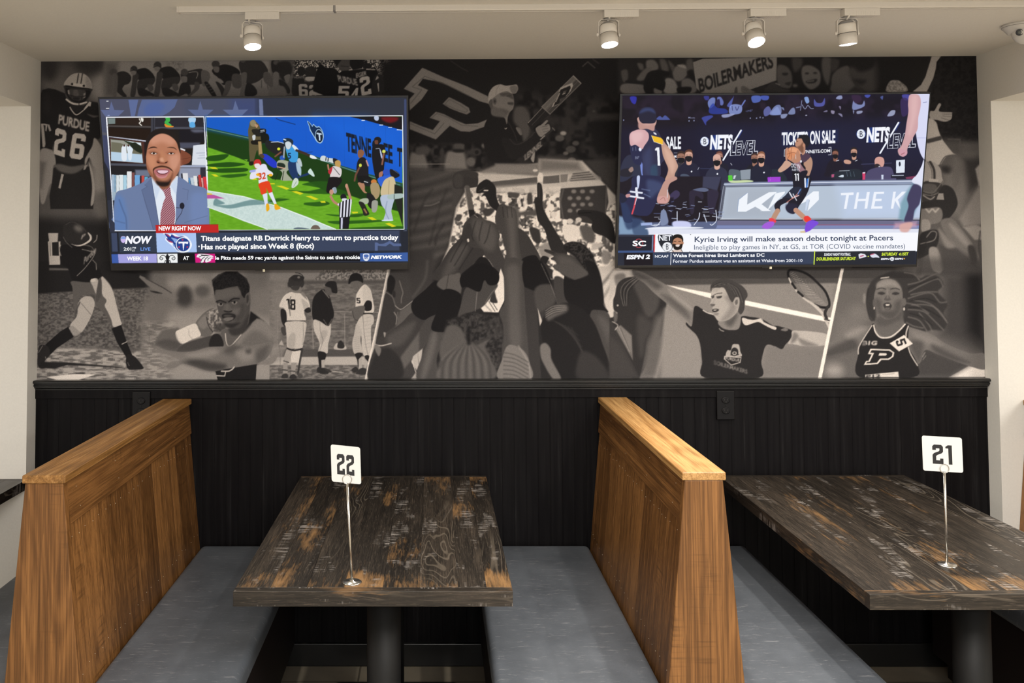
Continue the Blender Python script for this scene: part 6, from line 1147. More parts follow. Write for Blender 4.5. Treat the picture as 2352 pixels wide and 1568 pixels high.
# standing men in black
c.B('1830,600 1880,575 1925,600 1920,650 1870,690 1835,670', '17161a', .4); c.B('1835,630 1880,625 1880,680 1850,690', '6a3f30', .5); c.B('1810,700 1880,680 1960,690 1990,800 1980,900 1970,990 1960,1100 1940,1180 1880,1175 1840,1120 1800,880', '101018', .5); c.B('1905,740 1930,790 1950,880 1925,860', 'b6c0de', .5); c.E(1965, 780, 24, 24, 'd6dc60', .4); c.L('1965,810 1940,960', 24, '8b5a48', .6); c.L('1855,742 1900,738', 10, '9aa0ac', .4)
c.B('1600,780 1640,752 1688,780 1680,830 1640,880 1605,850', '8a5a3e', .5); c.B('1605,900 1680,860 1740,940 1750,1100 1760,1180 1700,1240 1610,1220 1590,1120 1580,1020', '17161b', .5); c.L('1720,910 1745,980', 20, 'c0908a', .6); c.E(1635, 975, 20, 24, 'd0da50', .5); c.L('1620,1010 1570,1110 1555,1190', 26, '6c4636', .6); c.B('1600,1220 1690,1230 1700,1330 1730,1360 1690,1360 1640,1300', 'b07f62', .6); c.B('1600,1130 1760,1130 1780,1210 1640,1220', '0e0f12', .6)
# kneeling photographers at right
c.B('1700,1180 1790,1190 1790,1260 1700,1260', '1a1d20', .5); c.L('1690,1200 1740,1215', 10, 'd8dede', .4); c.E(1825, 1205, 40, 34, 'c87a3c', .5); c.B('1780,1240 1870,1220 1910,1300 1900,1400 1850,1450 1790,1370', 'a5906a', .5); c.B('1730,1370 1800,1380 1860,1480 1850,1560 1780,1580 1730,1500', '17171a', .6); c.B('1640,1450 1740,1440 1740,1510 1620,1520', 'a9b29c', .6); c.B('1610,1490 1680,1500 1730,1590 1760,1660 1690,1680 1660,1600', '20211c', .6); c.L('1690,1590 1720,1640', 22, '9a6a4a', .6); c.B('1800,1480 1880,1480 1860,1620 1800,1620', '9a9c90', .6)
c.E(2000, 1070, 52, 44, '274fb8', .5); c.B('2050,1030 2160,1070 2180,1130 2080,1150', '14151d', .6); c.L('2100,1040 2170,1090', 6, '8fa2bc', .5, .7); c.B('1900,1080 1950,1060 1940,1130 1900,1150', 'a6705a', .6); c.B('1880,1160 1990,1120 2080,1130 2060,1230 1960,1290 1900,1240', '2b5fd0', .6); c.B('1940,1250 2000,1160 2110,1150 2120,1390 1930,1400', 'cbb992', .6); c.L('2040,1190 2030,1380', 6, '9c8c6a', 1); c.B('1930,1400 2110,1400 2090,1530 2070,1620 2090,1740 2010,1750 1960,1740 1990,1620 1930,1520', 'b3bfd2', .6); c.L('2010,1480 1990,1620 2040,1740', 10, '8694b0', 1, 1, True); c.B('1950,1740 2080,1735 2085,1752 1950,1755', 'cfe0ee', .6); c.P('2115,1240 2230,1290 2230,1830 2160,1600 2110,1420', '1b1f1a', 1); c.B('2030,1390 2220,1370 2225,1430 2040,1450', 'a9bcb8', .6); c.L('2110,1385 2110,1445', 8, '222a28', .4)
# referee
c.L('1220,1410 1260,1480 1330,1530', 34, 'b5806a', .5, 1, True); c.L('1445,1270 1480,1380 1500,1450', 36, 'b5806a', .5, 1, True); c.E(1230, 1350, 30, 38, 'c48f78', .6); c.E(1442, 1262, 20, 30, 'c48f78', .6); c.B('1255,1290 1290,1285 1305,1345 1280,1370', '8c9aa6', .6); c.B('1355,1400 1400,1375 1435,1400 1440,1440 1370,1450', '16161c', .5); c.B('1375,1445 1440,1440 1440,1480 1400,1500', 'd8d8e6', .5)
rf = '1310,1520 1380,1480 1500,1440 1520,1470 1505,1560 1490,1680 1480,1700 1340,1710 1335,1600 1340,1550'
c.P(rf, 'e8e8f4', .4); stripes(rf, '15151f', 44, .06, .5, 1); c.P('1340,1705 1490,1695 1470,1866 1340,1866', '12111a', .4); c.P('1362,1710 1390,1708 1385,1866 1360,1866', 'c9c9de', .4)
c.B('945,1850 980,1815 1030,1815 1060,1840 1065,1868 950,1868', '6b5c54', .8); c.B('700,1868 760,1845 900,1860 900,1868', '5c6a78', .6)
# frame and lower thirds
c.view(0, 0, 1); c.L('475,268 924.5,265.5 928,526.5 483,529', 1.7, 'f6f8ff', .05); c.P('928,228 934,228 936,604 930,604', '3a4467', .2); c.P('595,228 603,228 605,265 596,265', '6a7699', .2)
c.view(225, 420, 6.533)
c.P('160,715 4650,700 4650,1210 190,1210', '20242f', .3); c.P('160,500 250,600 255,740 180,740', '2e3242', .4); c.P('250,712 870,712 870,722 250,722', 'f6f8ff', .1)
c.P('310,745 870,745 880,1045 330,1045', '30394a', .3); c.L('290,740 300,1030', 9, '0b0c12', .3); c.P('200,750 285,750 300,1030 215,1030', '3b4560', 1)
c.P('1470,750 4520,715 4520,1010 1490,1040', '36425a', .3); c.P('3100,730 4520,715 4520,1010 3200,1020', '37415a', 6)
c.P('870,750 1470,750 1484,1040 886,1042', 'a9c3ee', .2); c.P('300,1068 880,1062 885,1198 312,1202', 'a3a0dc', .2); c.P('200,1072 300,1070 310,1202 205,1204', '3c5aa4', .3); c.P('888,1064 1192,1062 1195,1196 893,1198', 'eef0f0', .2); c.P('1196,1060 1460,1060 1460,1196 1198,1196', '0c0d12', .2); c.P('1452,1062 1755,1062 1760,1194 1465,1196', 'd2187c', .2); c.P('1757,1062 4140,1040 4140,1185 1760,1194', '0d0f18', .2)
c.P('862,628 1806,622 1812,745 870,752', 'bf2422', .2); c.L('862,630 1806,624', 5, '7f1216', .2)
TX(TXA, 'NEW RIGHT NOW', (912, 714), (1550, 712), 64, 'ffffff', .03)
TX(TXA, 'NOW', (405, 912), (790, 912), 116, 'f4f4fa', .05, .22); c.B('345,812 380,798 415,812 415,870 380,902 345,870', 'c9b6e8', .3); c.B('352,816 380,806 410,816 408,840 352,840', '7fa0dd', .3)
TX(TXA, '2:01', (386, 1016), (500, 1016), 50, 'f2f4f6', .03); TX(TXA, 'PM', (518, 986), (570, 986), 26, 'dfe3ea', .02); TX(TXA, 'ET', (518, 1028), (558, 1028), 28, 'dfe3ea', .02); TX(TXA, 'LIVE', (640, 1016), (788, 1016), 50, '6f9df0', .012)
TX(TXA, 'WEEK 18', (436, 1164), (752, 1162), 60, 'ffffff', .03); TX(TXA, 'AT', (1278, 1156), (1366, 1156), 56, 'ffffff', .02)
# flaming round emblem with T
c.B('975,755 1040,760 1100,770 1140,760 1220,800 1300,790 1360,830 1410,920 1380,1000 1330,1040 1220,1040 1160,990 1110,940 1060,900 1010,850 1020,800', 'eef4fc', .3)
c.B('1000,765 1050,770 1085,800 1110,770 1150,800 1220,808 1260,800 1300,812 1370,860 1390,920 1370,990 1310,1030 1210,1020 1160,970 1120,900 1060,880 1020,830 1045,830', '1c3e8c', .3); c.B('1015,765 1050,775 1088,808 1060,800', 'c03048', .3); c.B('1110,770 1160,800 1230,812 1170,820', '8a3a80', .3); c.B('1030,840 1080,870 1130,890 1090,893', 'c04058', .3); c.B('1100,820 1180,840 1200,870 1160,900 1130,860', '86a8e0', .5); c.B('1150,930 1120,920 1140,960', '86a8e0', .5)
c.E(1280, 925, 112, 112, 'eef4fc', .2); c.E(1280, 925, 100, 100, '1c3e8c', .2); c.P('1205,882 1355,882 1352,915 1330,912 1300,905 1285,1005 1278,1010 1268,905 1232,905 1212,915', 'f2f4fa', .2)
for x, y in ((1270, 853), (1216, 962), (1340, 960)):
    c.P([(x+(20 if k % 2 == 0 else 8)*math.sin(k*PI/5), y-(20 if k % 2 == 0 else 8)*math.cos(k*PI/5)) for k in range(10)], 'cc3350', .1)
# fleur de lis
c.B('1040,1064 1065,1100 1060,1150 1070,1196 1020,1196 1030,1150 1020,1100', '14161a', .2); c.L('1028,1150 1010,1100 970,1085 935,1110 932,1140 955,1155 975,1130 950,1122', 10, '14161a', .2, 1, True); c.L('1060,1150 1075,1100 1115,1085 1150,1110 1155,1140 1130,1155 1110,1130 1135,1122', 10, '14161a', .2, 1, True); c.L('1000,1196 1010,1165 1080,1165 1090,1196', 10, '14161a', .2)
# bird emblem
c.B('1480,1110 1510,1066 1620,1068 1700,1085 1735,1110 1700,1112 1735,1130 1700,1140 1690,1170 1620,1192 1600,1150 1580,1190 1530,1190 1550,1150 1510,1120', 'f2ecf0', .2); c.P('1540,1075 1640,1080 1700,1098 1620,1098 1560,1092', '141016', .2); c.L('1600,1110 1560,1140 1540,1190', 9, '141016', .2); c.L('1650,1110 1610,1140 1600,1180', 9, '141016', .2); c.L('1690,1120 1650,1140 1650,1165', 7, '141016', .2); c.L('1575,1085 1520,1110', 8, '141016', .2)
TX(TXA, 'Titans designate RB Derrick Henry to return to practice today', (1545, 872), (4508, 853), 78, 'ffffff', .03)
TX(TXA, 'Has not played since Week 8 (foot)', (1550, 997), (3242, 982), 80, 'ffffff', .03); c.P('1505,940 1526,940 1526,962 1505,962', 'ffffff', .1)
TX(TXA, 'le Pitts needs 59 rec yards against the Saints to set the rookie', (1760, 1153), (3932, 1141), 56, 'ffffff', .03)
c.view(560, 420, 6.109)
c.P('1838,835 1870,835 1900,855 1970,850 2050,810 2110,850 2205,850 2210,885 2100,885 2050,850 1990,890 1880,880 1878,950 1840,950', '56668f', .3)
c.P('1630,985 2300,975 2304,1098 1632,1100', '3a5c9e', .3); c.B('1675,1000 1720,990 1760,1000 1755,1070 1718,1095 1680,1070', 'e9eef8', .2); c.B('1685,1010 1720,1002 1750,1010 1745,1040 1690,1040', '4c6cb0', .2); TX(TXA, 'NFL', (1688, 1070), (1750, 1068), 28, '2c4a90', .03)
TX(TXA, 'NETWORK', (1782, 1064), (2215, 1060), 46, 'ffffff', .06, .22)
c.L('0,1104 2310,1100', 3, '4c5468', .2)
c.L('2240,672 2285,670', 3, '9fb0dc', .1)
# ---------------------------------------------------------------- right screen: basketball game
tvb = Canvas(1400, 200, 2150, 625, 2.0, '151222'); TXB = []; c = tvb
def TR(text, p0, p1, h, col, bold=.02, shear=0.0): c.T(text, p0, p1, h, col, bold, shear)
c.view(1405, 205, 6.189)
c.P('100,80 4600,60 4600,1500 100,1500', '17142a', 1); c.P('100,80 2300,80 2300,520 100,520', '150e18', 20); c.P('1300,500 4600,350 4600,1100 1300,1150', '1a1b36', 60); c.N('100,90 4580,70 4550,400 100,420', '120d18', '241a2c', 22, 20, .8)
# crowd in blue light
bl = ['262,108 350,108 345,190 320,210 280,180', '1310,100 1380,100 1375,150 1330,150', '1370,170 1420,120 1470,130 1460,220 1400,270 1370,230', '1500,120 1550,110 1590,180 1570,230 1520,200', '1640,230 1720,120 1735,100 1710,200 1700,260', '1680,240 1760,210 1850,240 1830,340 1680,350', '1380,290 1440,200 1500,260 1620,280 1640,340 1420,350', '1285,400 1400,370 1440,390 1350,460 1340,510 1300,450', '1575,360 1750,350 1660,395 1580,400', '1990,100 2110,95 2110,170 2010,190', '2120,95 2230,95 2220,150 2140,150', '2160,300 2230,240 2270,330 2180,385', '2265,350 2350,250 2400,330 2400,365', '640,430 680,380 720,400 760,370 820,420 815,435']
for t, k_ in zip(bl, ('3236b8', '3a3e9a', '7f93d8', '6f80cc', '5a6ac0', '8fa2e0', '2b3fa0', '4350b0', 'a8b2dc', '5a74cc', '4f66c8', '6c74b8', '7f95d0', '5466b4')): c.B(t, k_, 1.1, .8)
c.L('1850,230 1895,160', 20, '6474b4', .6); c.L('1710,240 1720,300', 9, '38386a', .4); c.L('1760,250 1780,300 1810,240', 9, '38386a', .4, 1, True); c.B('1480,180 1530,140 1540,240 1500,260', '241c40', 1)
for x, y in ((1970, 410), (2060, 410), (2110, 400), (2150, 405), (1170, 445), (1100, 450), (170, 438)): c.E(x, y, 9, 11, '9aa2c8', .5, .8)
TR('Mavic', (1090, 415), (1185, 415), 24, '9298b8', .01)
TR('LONZY', (1905, 322), (2005, 310), 24, '6c76a8', .01)
c.view(1765, 205, 6.189)
for t, k_ in (('20,360 90,240 170,230 175,350', '8797cc'), ('280,350 330,270 370,270 375,350', '8c9bc8'), ('180,360 270,350 240,405 185,412', '9ba8d0'), ('180,260 215,262 222,300', '8b98c4'), ('650,140 690,190 760,190 800,125 790,230 660,240', '5a62b8'), ('960,130 990,95 1040,90 1050,130 1010,145', 'a3aed8'), ('1205,160 1230,165 1260,210 1330,215 1360,160 1358,245 1200,290', '8f9ed2'), ('1200,300 1220,310 1210,350', '98a2c8'), ('1255,315 1330,305 1330,335 1265,350', 'a6aece'), ('1690,380 1740,305 1800,300 1795,350 1760,378', 'b0b8d8'), ('890,300 940,310 930,350 895,340', 'a49cb8'), ('1000,240 1030,245 1025,290', '8a809c'), ('990,345 1040,350 1050,395', '9c98b8'), ('780,320 830,295 835,320', '8c88a8'), ('1370,80 1450,80 1420,120 1380,110', '4c5cc0'), ('1590,110 1630,95 1620,150', '5464a8'), ('1900,80 2010,80 1990,150 1930,150', '5050b0'), ('1880,150 1980,140 1990,330 1900,380', '3a2a5c')): c.B(t, k_, 1.0, .8)
c.L('475,160 455,300', 8, '8a94b8', .5); c.L('480,220 520,280 560,230 600,270 640,275', 8, '98a2c4', .5, 1, True); c.B('510,120 560,110 580,180 540,200', '7f9acc', .7); c.L('400,260 450,250', 16, '6a7294', .6); c.L('530,370 545,370', 14, 'a0a0b8', .4)
c.B('1180,90 1300,90 1320,160 1240,200', '32203c', 1.5)
# wall lettering
c.view(1405, 205, 6.189)
def nets(ox, oy, k_, slash=1):
    o = c.o; c.view(o[0]+ox/o[2], o[1]+oy/o[2], o[2]/k_)
    c.E(1322, 742, 66, 68, '1d3a86', 1); c.E(1320, 742, 58, 66, 'e9eef8', .2); c.T('B', (1305, 782), (1345, 782), 82, '14152a', .0); c.L('1268,720 1310,735 1380,700', 4, '8d93ac', .2, .8, True); c.L('1270,765 1320,770 1378,745', 4, '8d93ac', .2, .8, True)
    for dx in (14, 26): c.P('%d,860 %d,650 %d,650 %d,860' % (1392+dx, 1425+dx, 1560+dx, 1480+dx), '1f3f90', 1, .5)
    TR('NETS', (1395, 858), (1712, 850), 208, 'f4f6fe', .05, .12)
    c.L('1838,585 1585,1005', 22, 'eef2fc', .1); c.L('1860,580 1800,690', 8, '2348b0', .4, .8)
    for i_, (ch, a, b) in enumerate((('L', 1680, 1760), ('E', 1775, 1880), ('V', 1880, 1990), ('E', 1965, 2060), ('L', 2040, 2110))):
        pass
    TR('LEVEL', (1680, 945), (2075, 925), 205, 'e6eaf6', .055, .12); pass
    TR('LEVEL', (1690, 939), (2066, 919), 191, '14152c', .02, .12)
    c.view(*o)
nets(0, 0, 1.0)
TR('SALE', (775, 850), (985, 850), 178, 'f2f4fa', .03, 0)
c.L('885,905 935,905 935,1000 905,1000', 5, 'dfe3f0', .2); TR('M', (890, 978), (920, 976), 44, 'f0f2fa', .02)
c.view(1765, 205, 6.189); nets(-45, -128, 1.03)
c.P('190,600 990,572 985,745 200,800', '1b3478', 5, .35)
TR('TICKETS', (190, 797), (560, 786), 184, 'f2f4fa', .035, 0); TR('ON SALE', (590, 780), (950, 766), 186, 'f4f5fb', .035, .02)
TR('BROOKLYNNETS.COM', (262, 924), (878, 896), 48, 'f2f4fa', .03); c.L('850,828 892,824 890,930 850,932', 6, 'e6e8f2', .2); c.L('262,855 228,858 222,950 245,950', 6, 'e6e8f2', .2)
# staff seated along the court
def seated(x, y, k_=1.0, skin='c9957f', hair='4b3026', shirt='24243c', bald=False):
    q = lambda s_: ' '.join('%f,%f' % (x+float(a.split(',')[0])*k_, y+float(a.split(',')[1])*k_) for a in s_.split())
    c.B(q('-55,95 -110,130 -160,200 -190,330 -200,430 150,430 165,250 140,150 60,100'), shirt, .6); c.B(q('-30,60 40,60 40,120 0,140 -35,120'), skin, .6)
    c.B(q('-58,-30 -40,-78 0,-92 45,-75 60,-20 50,50 10,95 -40,70'), skin, .5)
    if not bald: c.B(q('-60,-20 -55,-75 0,-105 50,-85 62,-20 45,-55 0,-70 -45,-55'), hair, .6)
    c.B(q('-52,10 0,-2 50,10 45,60 0,88 -42,62'), '15141c', .5); c.L(q('-40,-18 -12,-18'), 9*k_, '4a3530', .4, .7); c.L(q('12,-18 40,-18'), 9*k_, '4a3530', .4, .7)
c.view(1405, 205, 6.189)
seated(985, 975, .95, '9a705f', '3a2a26', '1c1a28'); c.P('900,1060 1000,1040 1000,1300 900,1300', '30303a', 3)
seated(1095, 950, .92, 'd2a290', '5a3a2c', '202036'); c.E(1135, 1168, 11, 12, 'e4e6ee', .3); c.L('1225,1140 1240,1110', 6, 'c9cede', .3)
seated(1530, 960, .8, 'a8796b', '6a4038', '1c1c2c'); seated(1495, 1010, .95, 'd8ab9c', '', '2e3046', True); c.E(1502, 1203, 12, 13, 'e8eaf2', .3)
seated(2030, 985, .8, '9b6f5e', '3a2a2a', '1a1a26'); seated(2125, 975, .9, 'd2a18c', '8a5c44', '1d1f33'); c.E(2165, 1183, 12, 12, 'e8eaf2', .3)
c.B('1670,1150 1760,1140 1840,1170 1850,1250 1800,1300 1680,1290', '54626c', .8); c.P('1735,1225 1770,1222 1750,1275 1725,1275', 'c8d2d8', .4); c.P('1828,1150 1975,1135 1970,1280 1840,1285', '8c96a2', .5); c.L('1260,1125 1420,1128', 7, '3c4468', .4)
c.P('1655,1225 1712,1222 1716,1300 1658,1300', '5ad43a', .5); c.P('2215,1258 2400,1240 2400,1310 2220,1310', '9440c8', .5); c.P('2280,1140 2350,1150 2352,1240 2290,1240', '38404c', 1)
c.B('980,1215 1060,1205 1120,1250 1115,1310 990,1310', '4a5468', .7); TR('FFS', (985, 1368), (1045, 1350), 55, 'd8dce8', .02, .1)
c.L('1690,1050 1710,1078', 6, 'dfe2ee', .3)
c.view(1765, 205, 6.189)
seated(950, 925, .72, '8f5f50', '2b201f', '181424'); c.L('965,1018 1000,1008', 8, 'dfe0ea', .3); seated(1215, 900, .75, 'c49682', '2a2120', '17162a'); c.L('1235,1018 1262,1008', 8, 'dfe0ea', .3); c.B('1070,1015 1110,1000 1170,1020 1165,1060 1090,1055', 'c79a88', .6)
c.L('1320,1065 1750,1048', 7, '4c4f74', .5); c.B('1510,1010 1540,965 1600,960 1640,990 1645,1060 1600,1150 1560,1160 1520,1100', 'cf9c92', .5); c.B('1510,1070 1560,1060 1592,1090 1570,1140 1520,1130', '2c242c', .5); c.E(1575, 1098, 9, 9, 'd8d8e4', .4); c.B('1400,1180 1470,1130 1620,1100 1740,1110 1780,1200 1790,1300 1390,1300', '4b4668', .8)
c.P('1815,1010 1940,1000 1935,1185 1815,1190', 'dfe6f2', .4); c.E(1866, 1062, 14, 34, '14182c', .3); c.P('1740,1215 1960,1220 1950,1260 1740,1260', '1b1c2c', .5); c.P('1950,1250 2110,1225 2110,1275 1960,1275', '7c3656', .8); c.L('1760,1225 1920,1222', 10, 'b8bed0', .4)
c.P('1335,1180 1378,1178 1372,1285 1338,1285', 'd2406c', .4); c.P('1340,1178 1375,1176 1374,1195 1340,1196', 'e8eaf2', .3); c.P('1605,1215 1635,1215 1635,1280 1605,1280', 'c9d2e6', .4); c.B('900,1200 1050,1150 1290,1140 1300,1270 920,1270', '1f2733', 1); c.L('1010,1160 1150,1155', 8, 'c2ccd6', .4); c.B('995,1240 1060,1215 1065,1250', 'ccd8e4', .5); c.P('895,1210 935,1205 930,1250 898,1252', 'b4567c', .5)
for x in (1110, 1160, 1210): c.L('%d,1170 %d,1240' % (x, x+15), 5, '6f8494', .4, .8)
c.B('60,1150 150,1140 220,1200 260,1300 60,1300', '222a38', .8); c.P('0,1250 130,1245 130,1300 0,1300', '9440c8', .5)
# scorer's table and court
c.view(1405, 405, 6.189)
c.P('100,620 4580,620 4540,760 100,760', '5a6486', 2); c.P('100,0 1560,0 1500,640 100,660', '1a1420', 2)
c.P('1600,90 2352,70 4600,40 4580,130 1590,150', '77819c', .4); c.L('1600,112 2700,90 4590,62', 12, 'dfe6f6', .4); c.L('1600,140 4590,108', 8, '15161f', .3)
c.P('1575,110 1620,140 1540,640 1495,620', '2a2c3c', .5); c.L('1590,140 1520,600', 7, 'aeb6cc', .3)
c.P('1622,155 4590,120 4560,590 1560,600', 'b4c1d2', .3); c.P('1622,155 2300,145 2300,600 1560,600', 'a9b2c0', 14); c.P('3200,140 4590,120 4560,590 3300,596', 'bccbe4', 20)
c.L('1545,606 4560,604', 9, 'e9eef8', .2); c.L('1545,622 4560,622', 9, '111219', .2); c.P('1500,628 4560,628 4550,690 1500,690', '6b6a88', .6); c.L('2900,690 4540,690', 10, 'b0506c', .8, .8); c.P('1500,695 4550,695 4545,740 1480,740', '7c88b4', 1.5)
c.P('480,748 4540,744 4535,805 480,830', 'dfe2f0', .5); c.P('100,560 460,640 480,830 100,830', '7f9ab8', 4); c.B('300,620 440,640 520,830 320,830', '4a5f80', 3)
# block lettering on the table front
c.P('1935,228 1925,400 2235,225 2350,222 2130,395 2262,492 2150,494 2040,430 1910,500 1788,500 1812,330', 'eff3fa', .2); c.L('1790,500 1800,330 1930,232', 6, '8fa4c8', .3)
c.view(1765, 405, 6.189); c.P('-125,492 -10,470 100,240 235,215 230,240 0,470 40,492', 'eff3fa', .2); c.P('715,212 718,330 555,492 590,330 440,400 470,340 640,212', 'eff3fa', .3); c.P('540,330 580,322 540,490 520,480', 'c9d5ea', .5)
c.P('1030,235 1210,228 1210,262 1145,264 1110,462 1072,464 1105,266 1030,268', 'eef2fb', .3); c.P('1255,228 1290,226 1275,320 1385,318 1400,224 1440,222 1405,458 1365,460 1380,350 1270,352 1252,462 1215,462', 'eef2fb', .3); c.P('1500,222 1645,218 1642,248 1535,250 1522,318 1610,316 1606,350 1518,352 1503,425 1620,422 1618,458 1458,460', 'eef2fb', .3); c.P('1775,218 1812,216 1795,320 1900,216 1965,214 1840,330 1885,458 1870,462 1800,345 1775,458 1740,460', 'eef2fb', .3)
# chairs and legs at left
c.view(1405, 405, 6.189)
c.B('1100,260 1130,200 1240,200 1300,250 1290,330 1190,280 1170,500 1120,520', '2a2438', .8); c.B('1360,230 1420,190 1500,200 1520,260 1480,400 1450,520 1380,500', '2c263c', .8); c.B('820,280 900,200 960,220 960,280 880,330', '3c3454', 1); c.P('1300,0 1560,0 1500,200 1290,150', '3a3c54', 2); c.B('1160,185 1300,160 1380,190 1320,220 1190,200', '5c6480', .8); c.P('820,300 880,300 850,700 800,700', '1b1628', 2)
rs_ = random.Random(4)
for k in range(46): x_, y_ = rs_.uniform(520, 1520), rs_.uniform(360, 720); c.L('%d,%d %d,%d' % (x_, y_, x_+rs_.uniform(30, 90), y_+rs_.uniform(-16, 16)), rs_.uniform(5, 12), rs_.choice(['8d9ac0', 'b8c4e0', '55608a', 'dfe6f4']), .4, .8)
for t in ('1250,520 1235,600 1170,690', '1480,480 1490,620 1430,690 1400,680', '1310,540 1350,650', '930,500 930,640', '740,470 700,620 640,700 560,690'): c.L(t, 13, 'a9b2cc', .4, 1, True); c.L(t, 5, 'eef2fa', .2, 1, True)
c.B('700,500 760,480 790,560 800,660 700,690', '7c88a8', 1); c.B('880,640 1080,640 1120,720 900,730', 'c9cdf0', 2); c.B('470,745 700,715 1240,720 1240,740 700,750', 'e8ecf6', 1); c.P('410,660 570,655 580,690 420,700', '9fb0dc', 1)
c.B('1660,30 1740,60 1900,50 2000,60 1980,80 1700,90', 'c8d8a8', 1); c.P('1655,0 1716,0 1716,60 1658,60', '52c836', .4); c.P('2215,12 2400,5 2400,78 2220,80', 'a040d0', .4)
# player seen from behind, number 1
c.view(1405, 205, 6.189)
c.B('130,1100 200,960 300,930 400,1010 450,1100 530,1220 420,1250 300,1240 200,1300 110,1300', '2d3046', 1); c.B('130,1150 260,1120 300,1180 250,1240 130,1230', '24222e', 1); c.B('240,1140 290,1100 310,1150 270,1180', '9a8078', .8); c.B('400,990 440,1060 520,1160 510,1240 430,1230', '7f94e0', 1.5)
c.B('262,800 340,780 430,800 440,860 430,990 410,1070 330,1060 280,960', '262848', .7); c.L('300,830 300,870', 12, '555b7a', .5); c.L('340,820 345,870', 12, '555b7a', .5); c.E(405, 852, 22, 28, 'e6e9f8', .8); TR('BF', (332, 992), (392, 990), 38, '7c829c', .01)
c.B('250,690 270,620 330,585 400,570 500,590 530,680 500,800 440,850 340,790 270,800', 'd4a8ac', .7); c.B('270,640 360,600 440,620 420,720 320,760', 'e2bcbe', 6, .8)
c.B('500,560 580,550 660,600 710,700 760,800 760,980 700,1070 680,1240 460,1250 440,1050 430,930 450,830 520,720 530,640 470,570', '2e2e4a', .7); c.B('470,900 560,850 560,1200 480,1200 440,1020', '3c4468', 9, .7); c.B('560,1100 640,1080 650,1240 560,1240', '32506a', 4, .7)
c.B('700,700 770,780 850,880 930,1050 940,1110 900,1200 880,1300 760,1300 790,1200 800,1120 750,1000 720,900', 'c39a88', .8); c.B('750,830 850,930 900,1080 860,1200 820,1100 770,960', 'd8b09c', 5, .8)
c.B('385,420 400,350 430,480 600,470 610,540 590,590 500,560 390,560', 'c49a92', .7); c.B('385,470 500,520 600,500 600,590 520,560 390,560', 'b98c84', 3, .7); c.B('362,420 385,395 395,450 380,480', 'c89e94', .6); c.B('605,430 635,440 630,490 605,520', 'c89e94', .6)
c.B('388,420 385,340 430,275 510,252 590,275 632,350 630,440 600,480 500,485 420,470', '232236', .8); c.B('400,340 440,280 520,262 590,285 615,340 520,310', '3c4a7a', 4, .7)
c.P('565,655 700,690 728,720 725,788 660,765 600,745', 'f0bd2c', .4); c.L('565,658 600,745 660,765 725,788', 5, 'e8ecf4', .3); c.B('595,610 630,625 635,650 600,630', 'e6e8f2', .5); c.G('1', (630, 1085), (690, 1085), (615, 825), 'f2f4fa', .3)
c.view(1405, 405, 6.189)
c.B('320,0 700,0 760,100 700,200 560,520 420,560 260,540 300,640 180,640 130,400 110,330 200,260 280,150', '262849', .8); c.B('500,60 680,80 720,160 640,240 540,300', '4c5a80', 6, .6); c.B('130,380 220,400 300,560 420,600 400,680 300,740 200,720', '2a3a5e', 4, .8); c.B('110,240 180,260 220,330 150,380 110,330', '1e2238', .8)
c.B('890,0 760,60 700,170 650,290 650,370 700,385 790,380 830,300 800,200 830,100 930,40', 'bf9488', .7); c.B('650,300 720,280 790,300 790,370 740,385 660,380', 'd4a09c', 2, .8); c.L('690,330 740,300 760,350', 5, '8e6058', .6, 1, True); c.L('795,190 790,300', 8, 'dfe2ee', .5)
c.B('360,0 400,0 390,130 370,180 360,100', 'c8d2f0', .6); c.L('350,170 360,290', 36, 'e8eaf4', .5); c.L('270,215 430,235', 26, 'dfe3f0', .6); c.L('255,280 450,310', 26, 'e8ebf5', .6); c.L('345,310 320,430 290,530', 22, 'd84a56', .6, 1, True); c.L('360,300 330,400', 8, 'eef0f8', .5); c.L('430,180 540,200', 16, '5f6c90', 1, .8); c.L('460,250 545,290', 16, '5f6c90', 1, .8); c.B('200,260 260,250 255,290 210,300', 'c49090', .7)
# player with the ball, number 11
c.view(1765, 205, 6.189)
c.B('320,1030 450,1000 500,930 590,950 600,1000 540,1120 530,1240 600,1300 360,1300 340,1180 320,1120', '14131f', .7)
c.B('540,950 600,960 628,1040 610,1150 560,1260 500,1280 530,1130 500,1060', 'b58d78', .7); c.B('470,930 540,905 600,945 560,1000 500,1040 450,1000', '4c3a4c', .7)
c.B('250,1010 330,1060 250,1140 170,1180 135,1150 190,1080', 'c9a08c', .7); c.B('340,1010 430,980 460,1060 500,1120 550,1180 520,1220 440,1170 400,1100', '96707a', .8); c.B('450,1180 540,1150 555,1190 500,1270 470,1240', '191828', .8)
c.B('390,740 420,690 480,690 520,760 520,900 480,930 450,860 400,820 380,790', 'bb8a72', .6); c.B('400,830 450,800 490,760 500,880 470,900', '6a4636', 2.5, .8); c.B('425,700 440,665 500,645 560,655 590,710 585,780 540,830 520,790 490,740 470,700', '191922', .7); c.E(505, 795, 18, 26, 'c08a70', .5); c.L('395,735 420,740', 6, '3a2420', .4)
c.E(350, 920, 105, 102, 'd48a62', .4); c.B('280,860 340,825 420,850 440,930 360,900', 'e8a882', 6, .8); c.L('335,822 320,900 340,1015', 4, '6a3a2a', .4, 1, True); c.L('248,930 350,900 452,930', 4, '6a3a2a', .4, 1, True); c.L('280,845 300,930 270,985', 4, '6a3a2a', .4, 1, True)
c.B('310,1000 350,990 380,930 420,860 450,940 460,1000 420,1040 350,1040', 'b9856c', .6); c.B('240,860 275,830 262,930 270,1010 245,1000', 'c08c74', .6); c.L('350,940 340,1000', 10, 'c99a80', .5); c.L('385,930 390,990', 5, 'e8e8f0', .4)
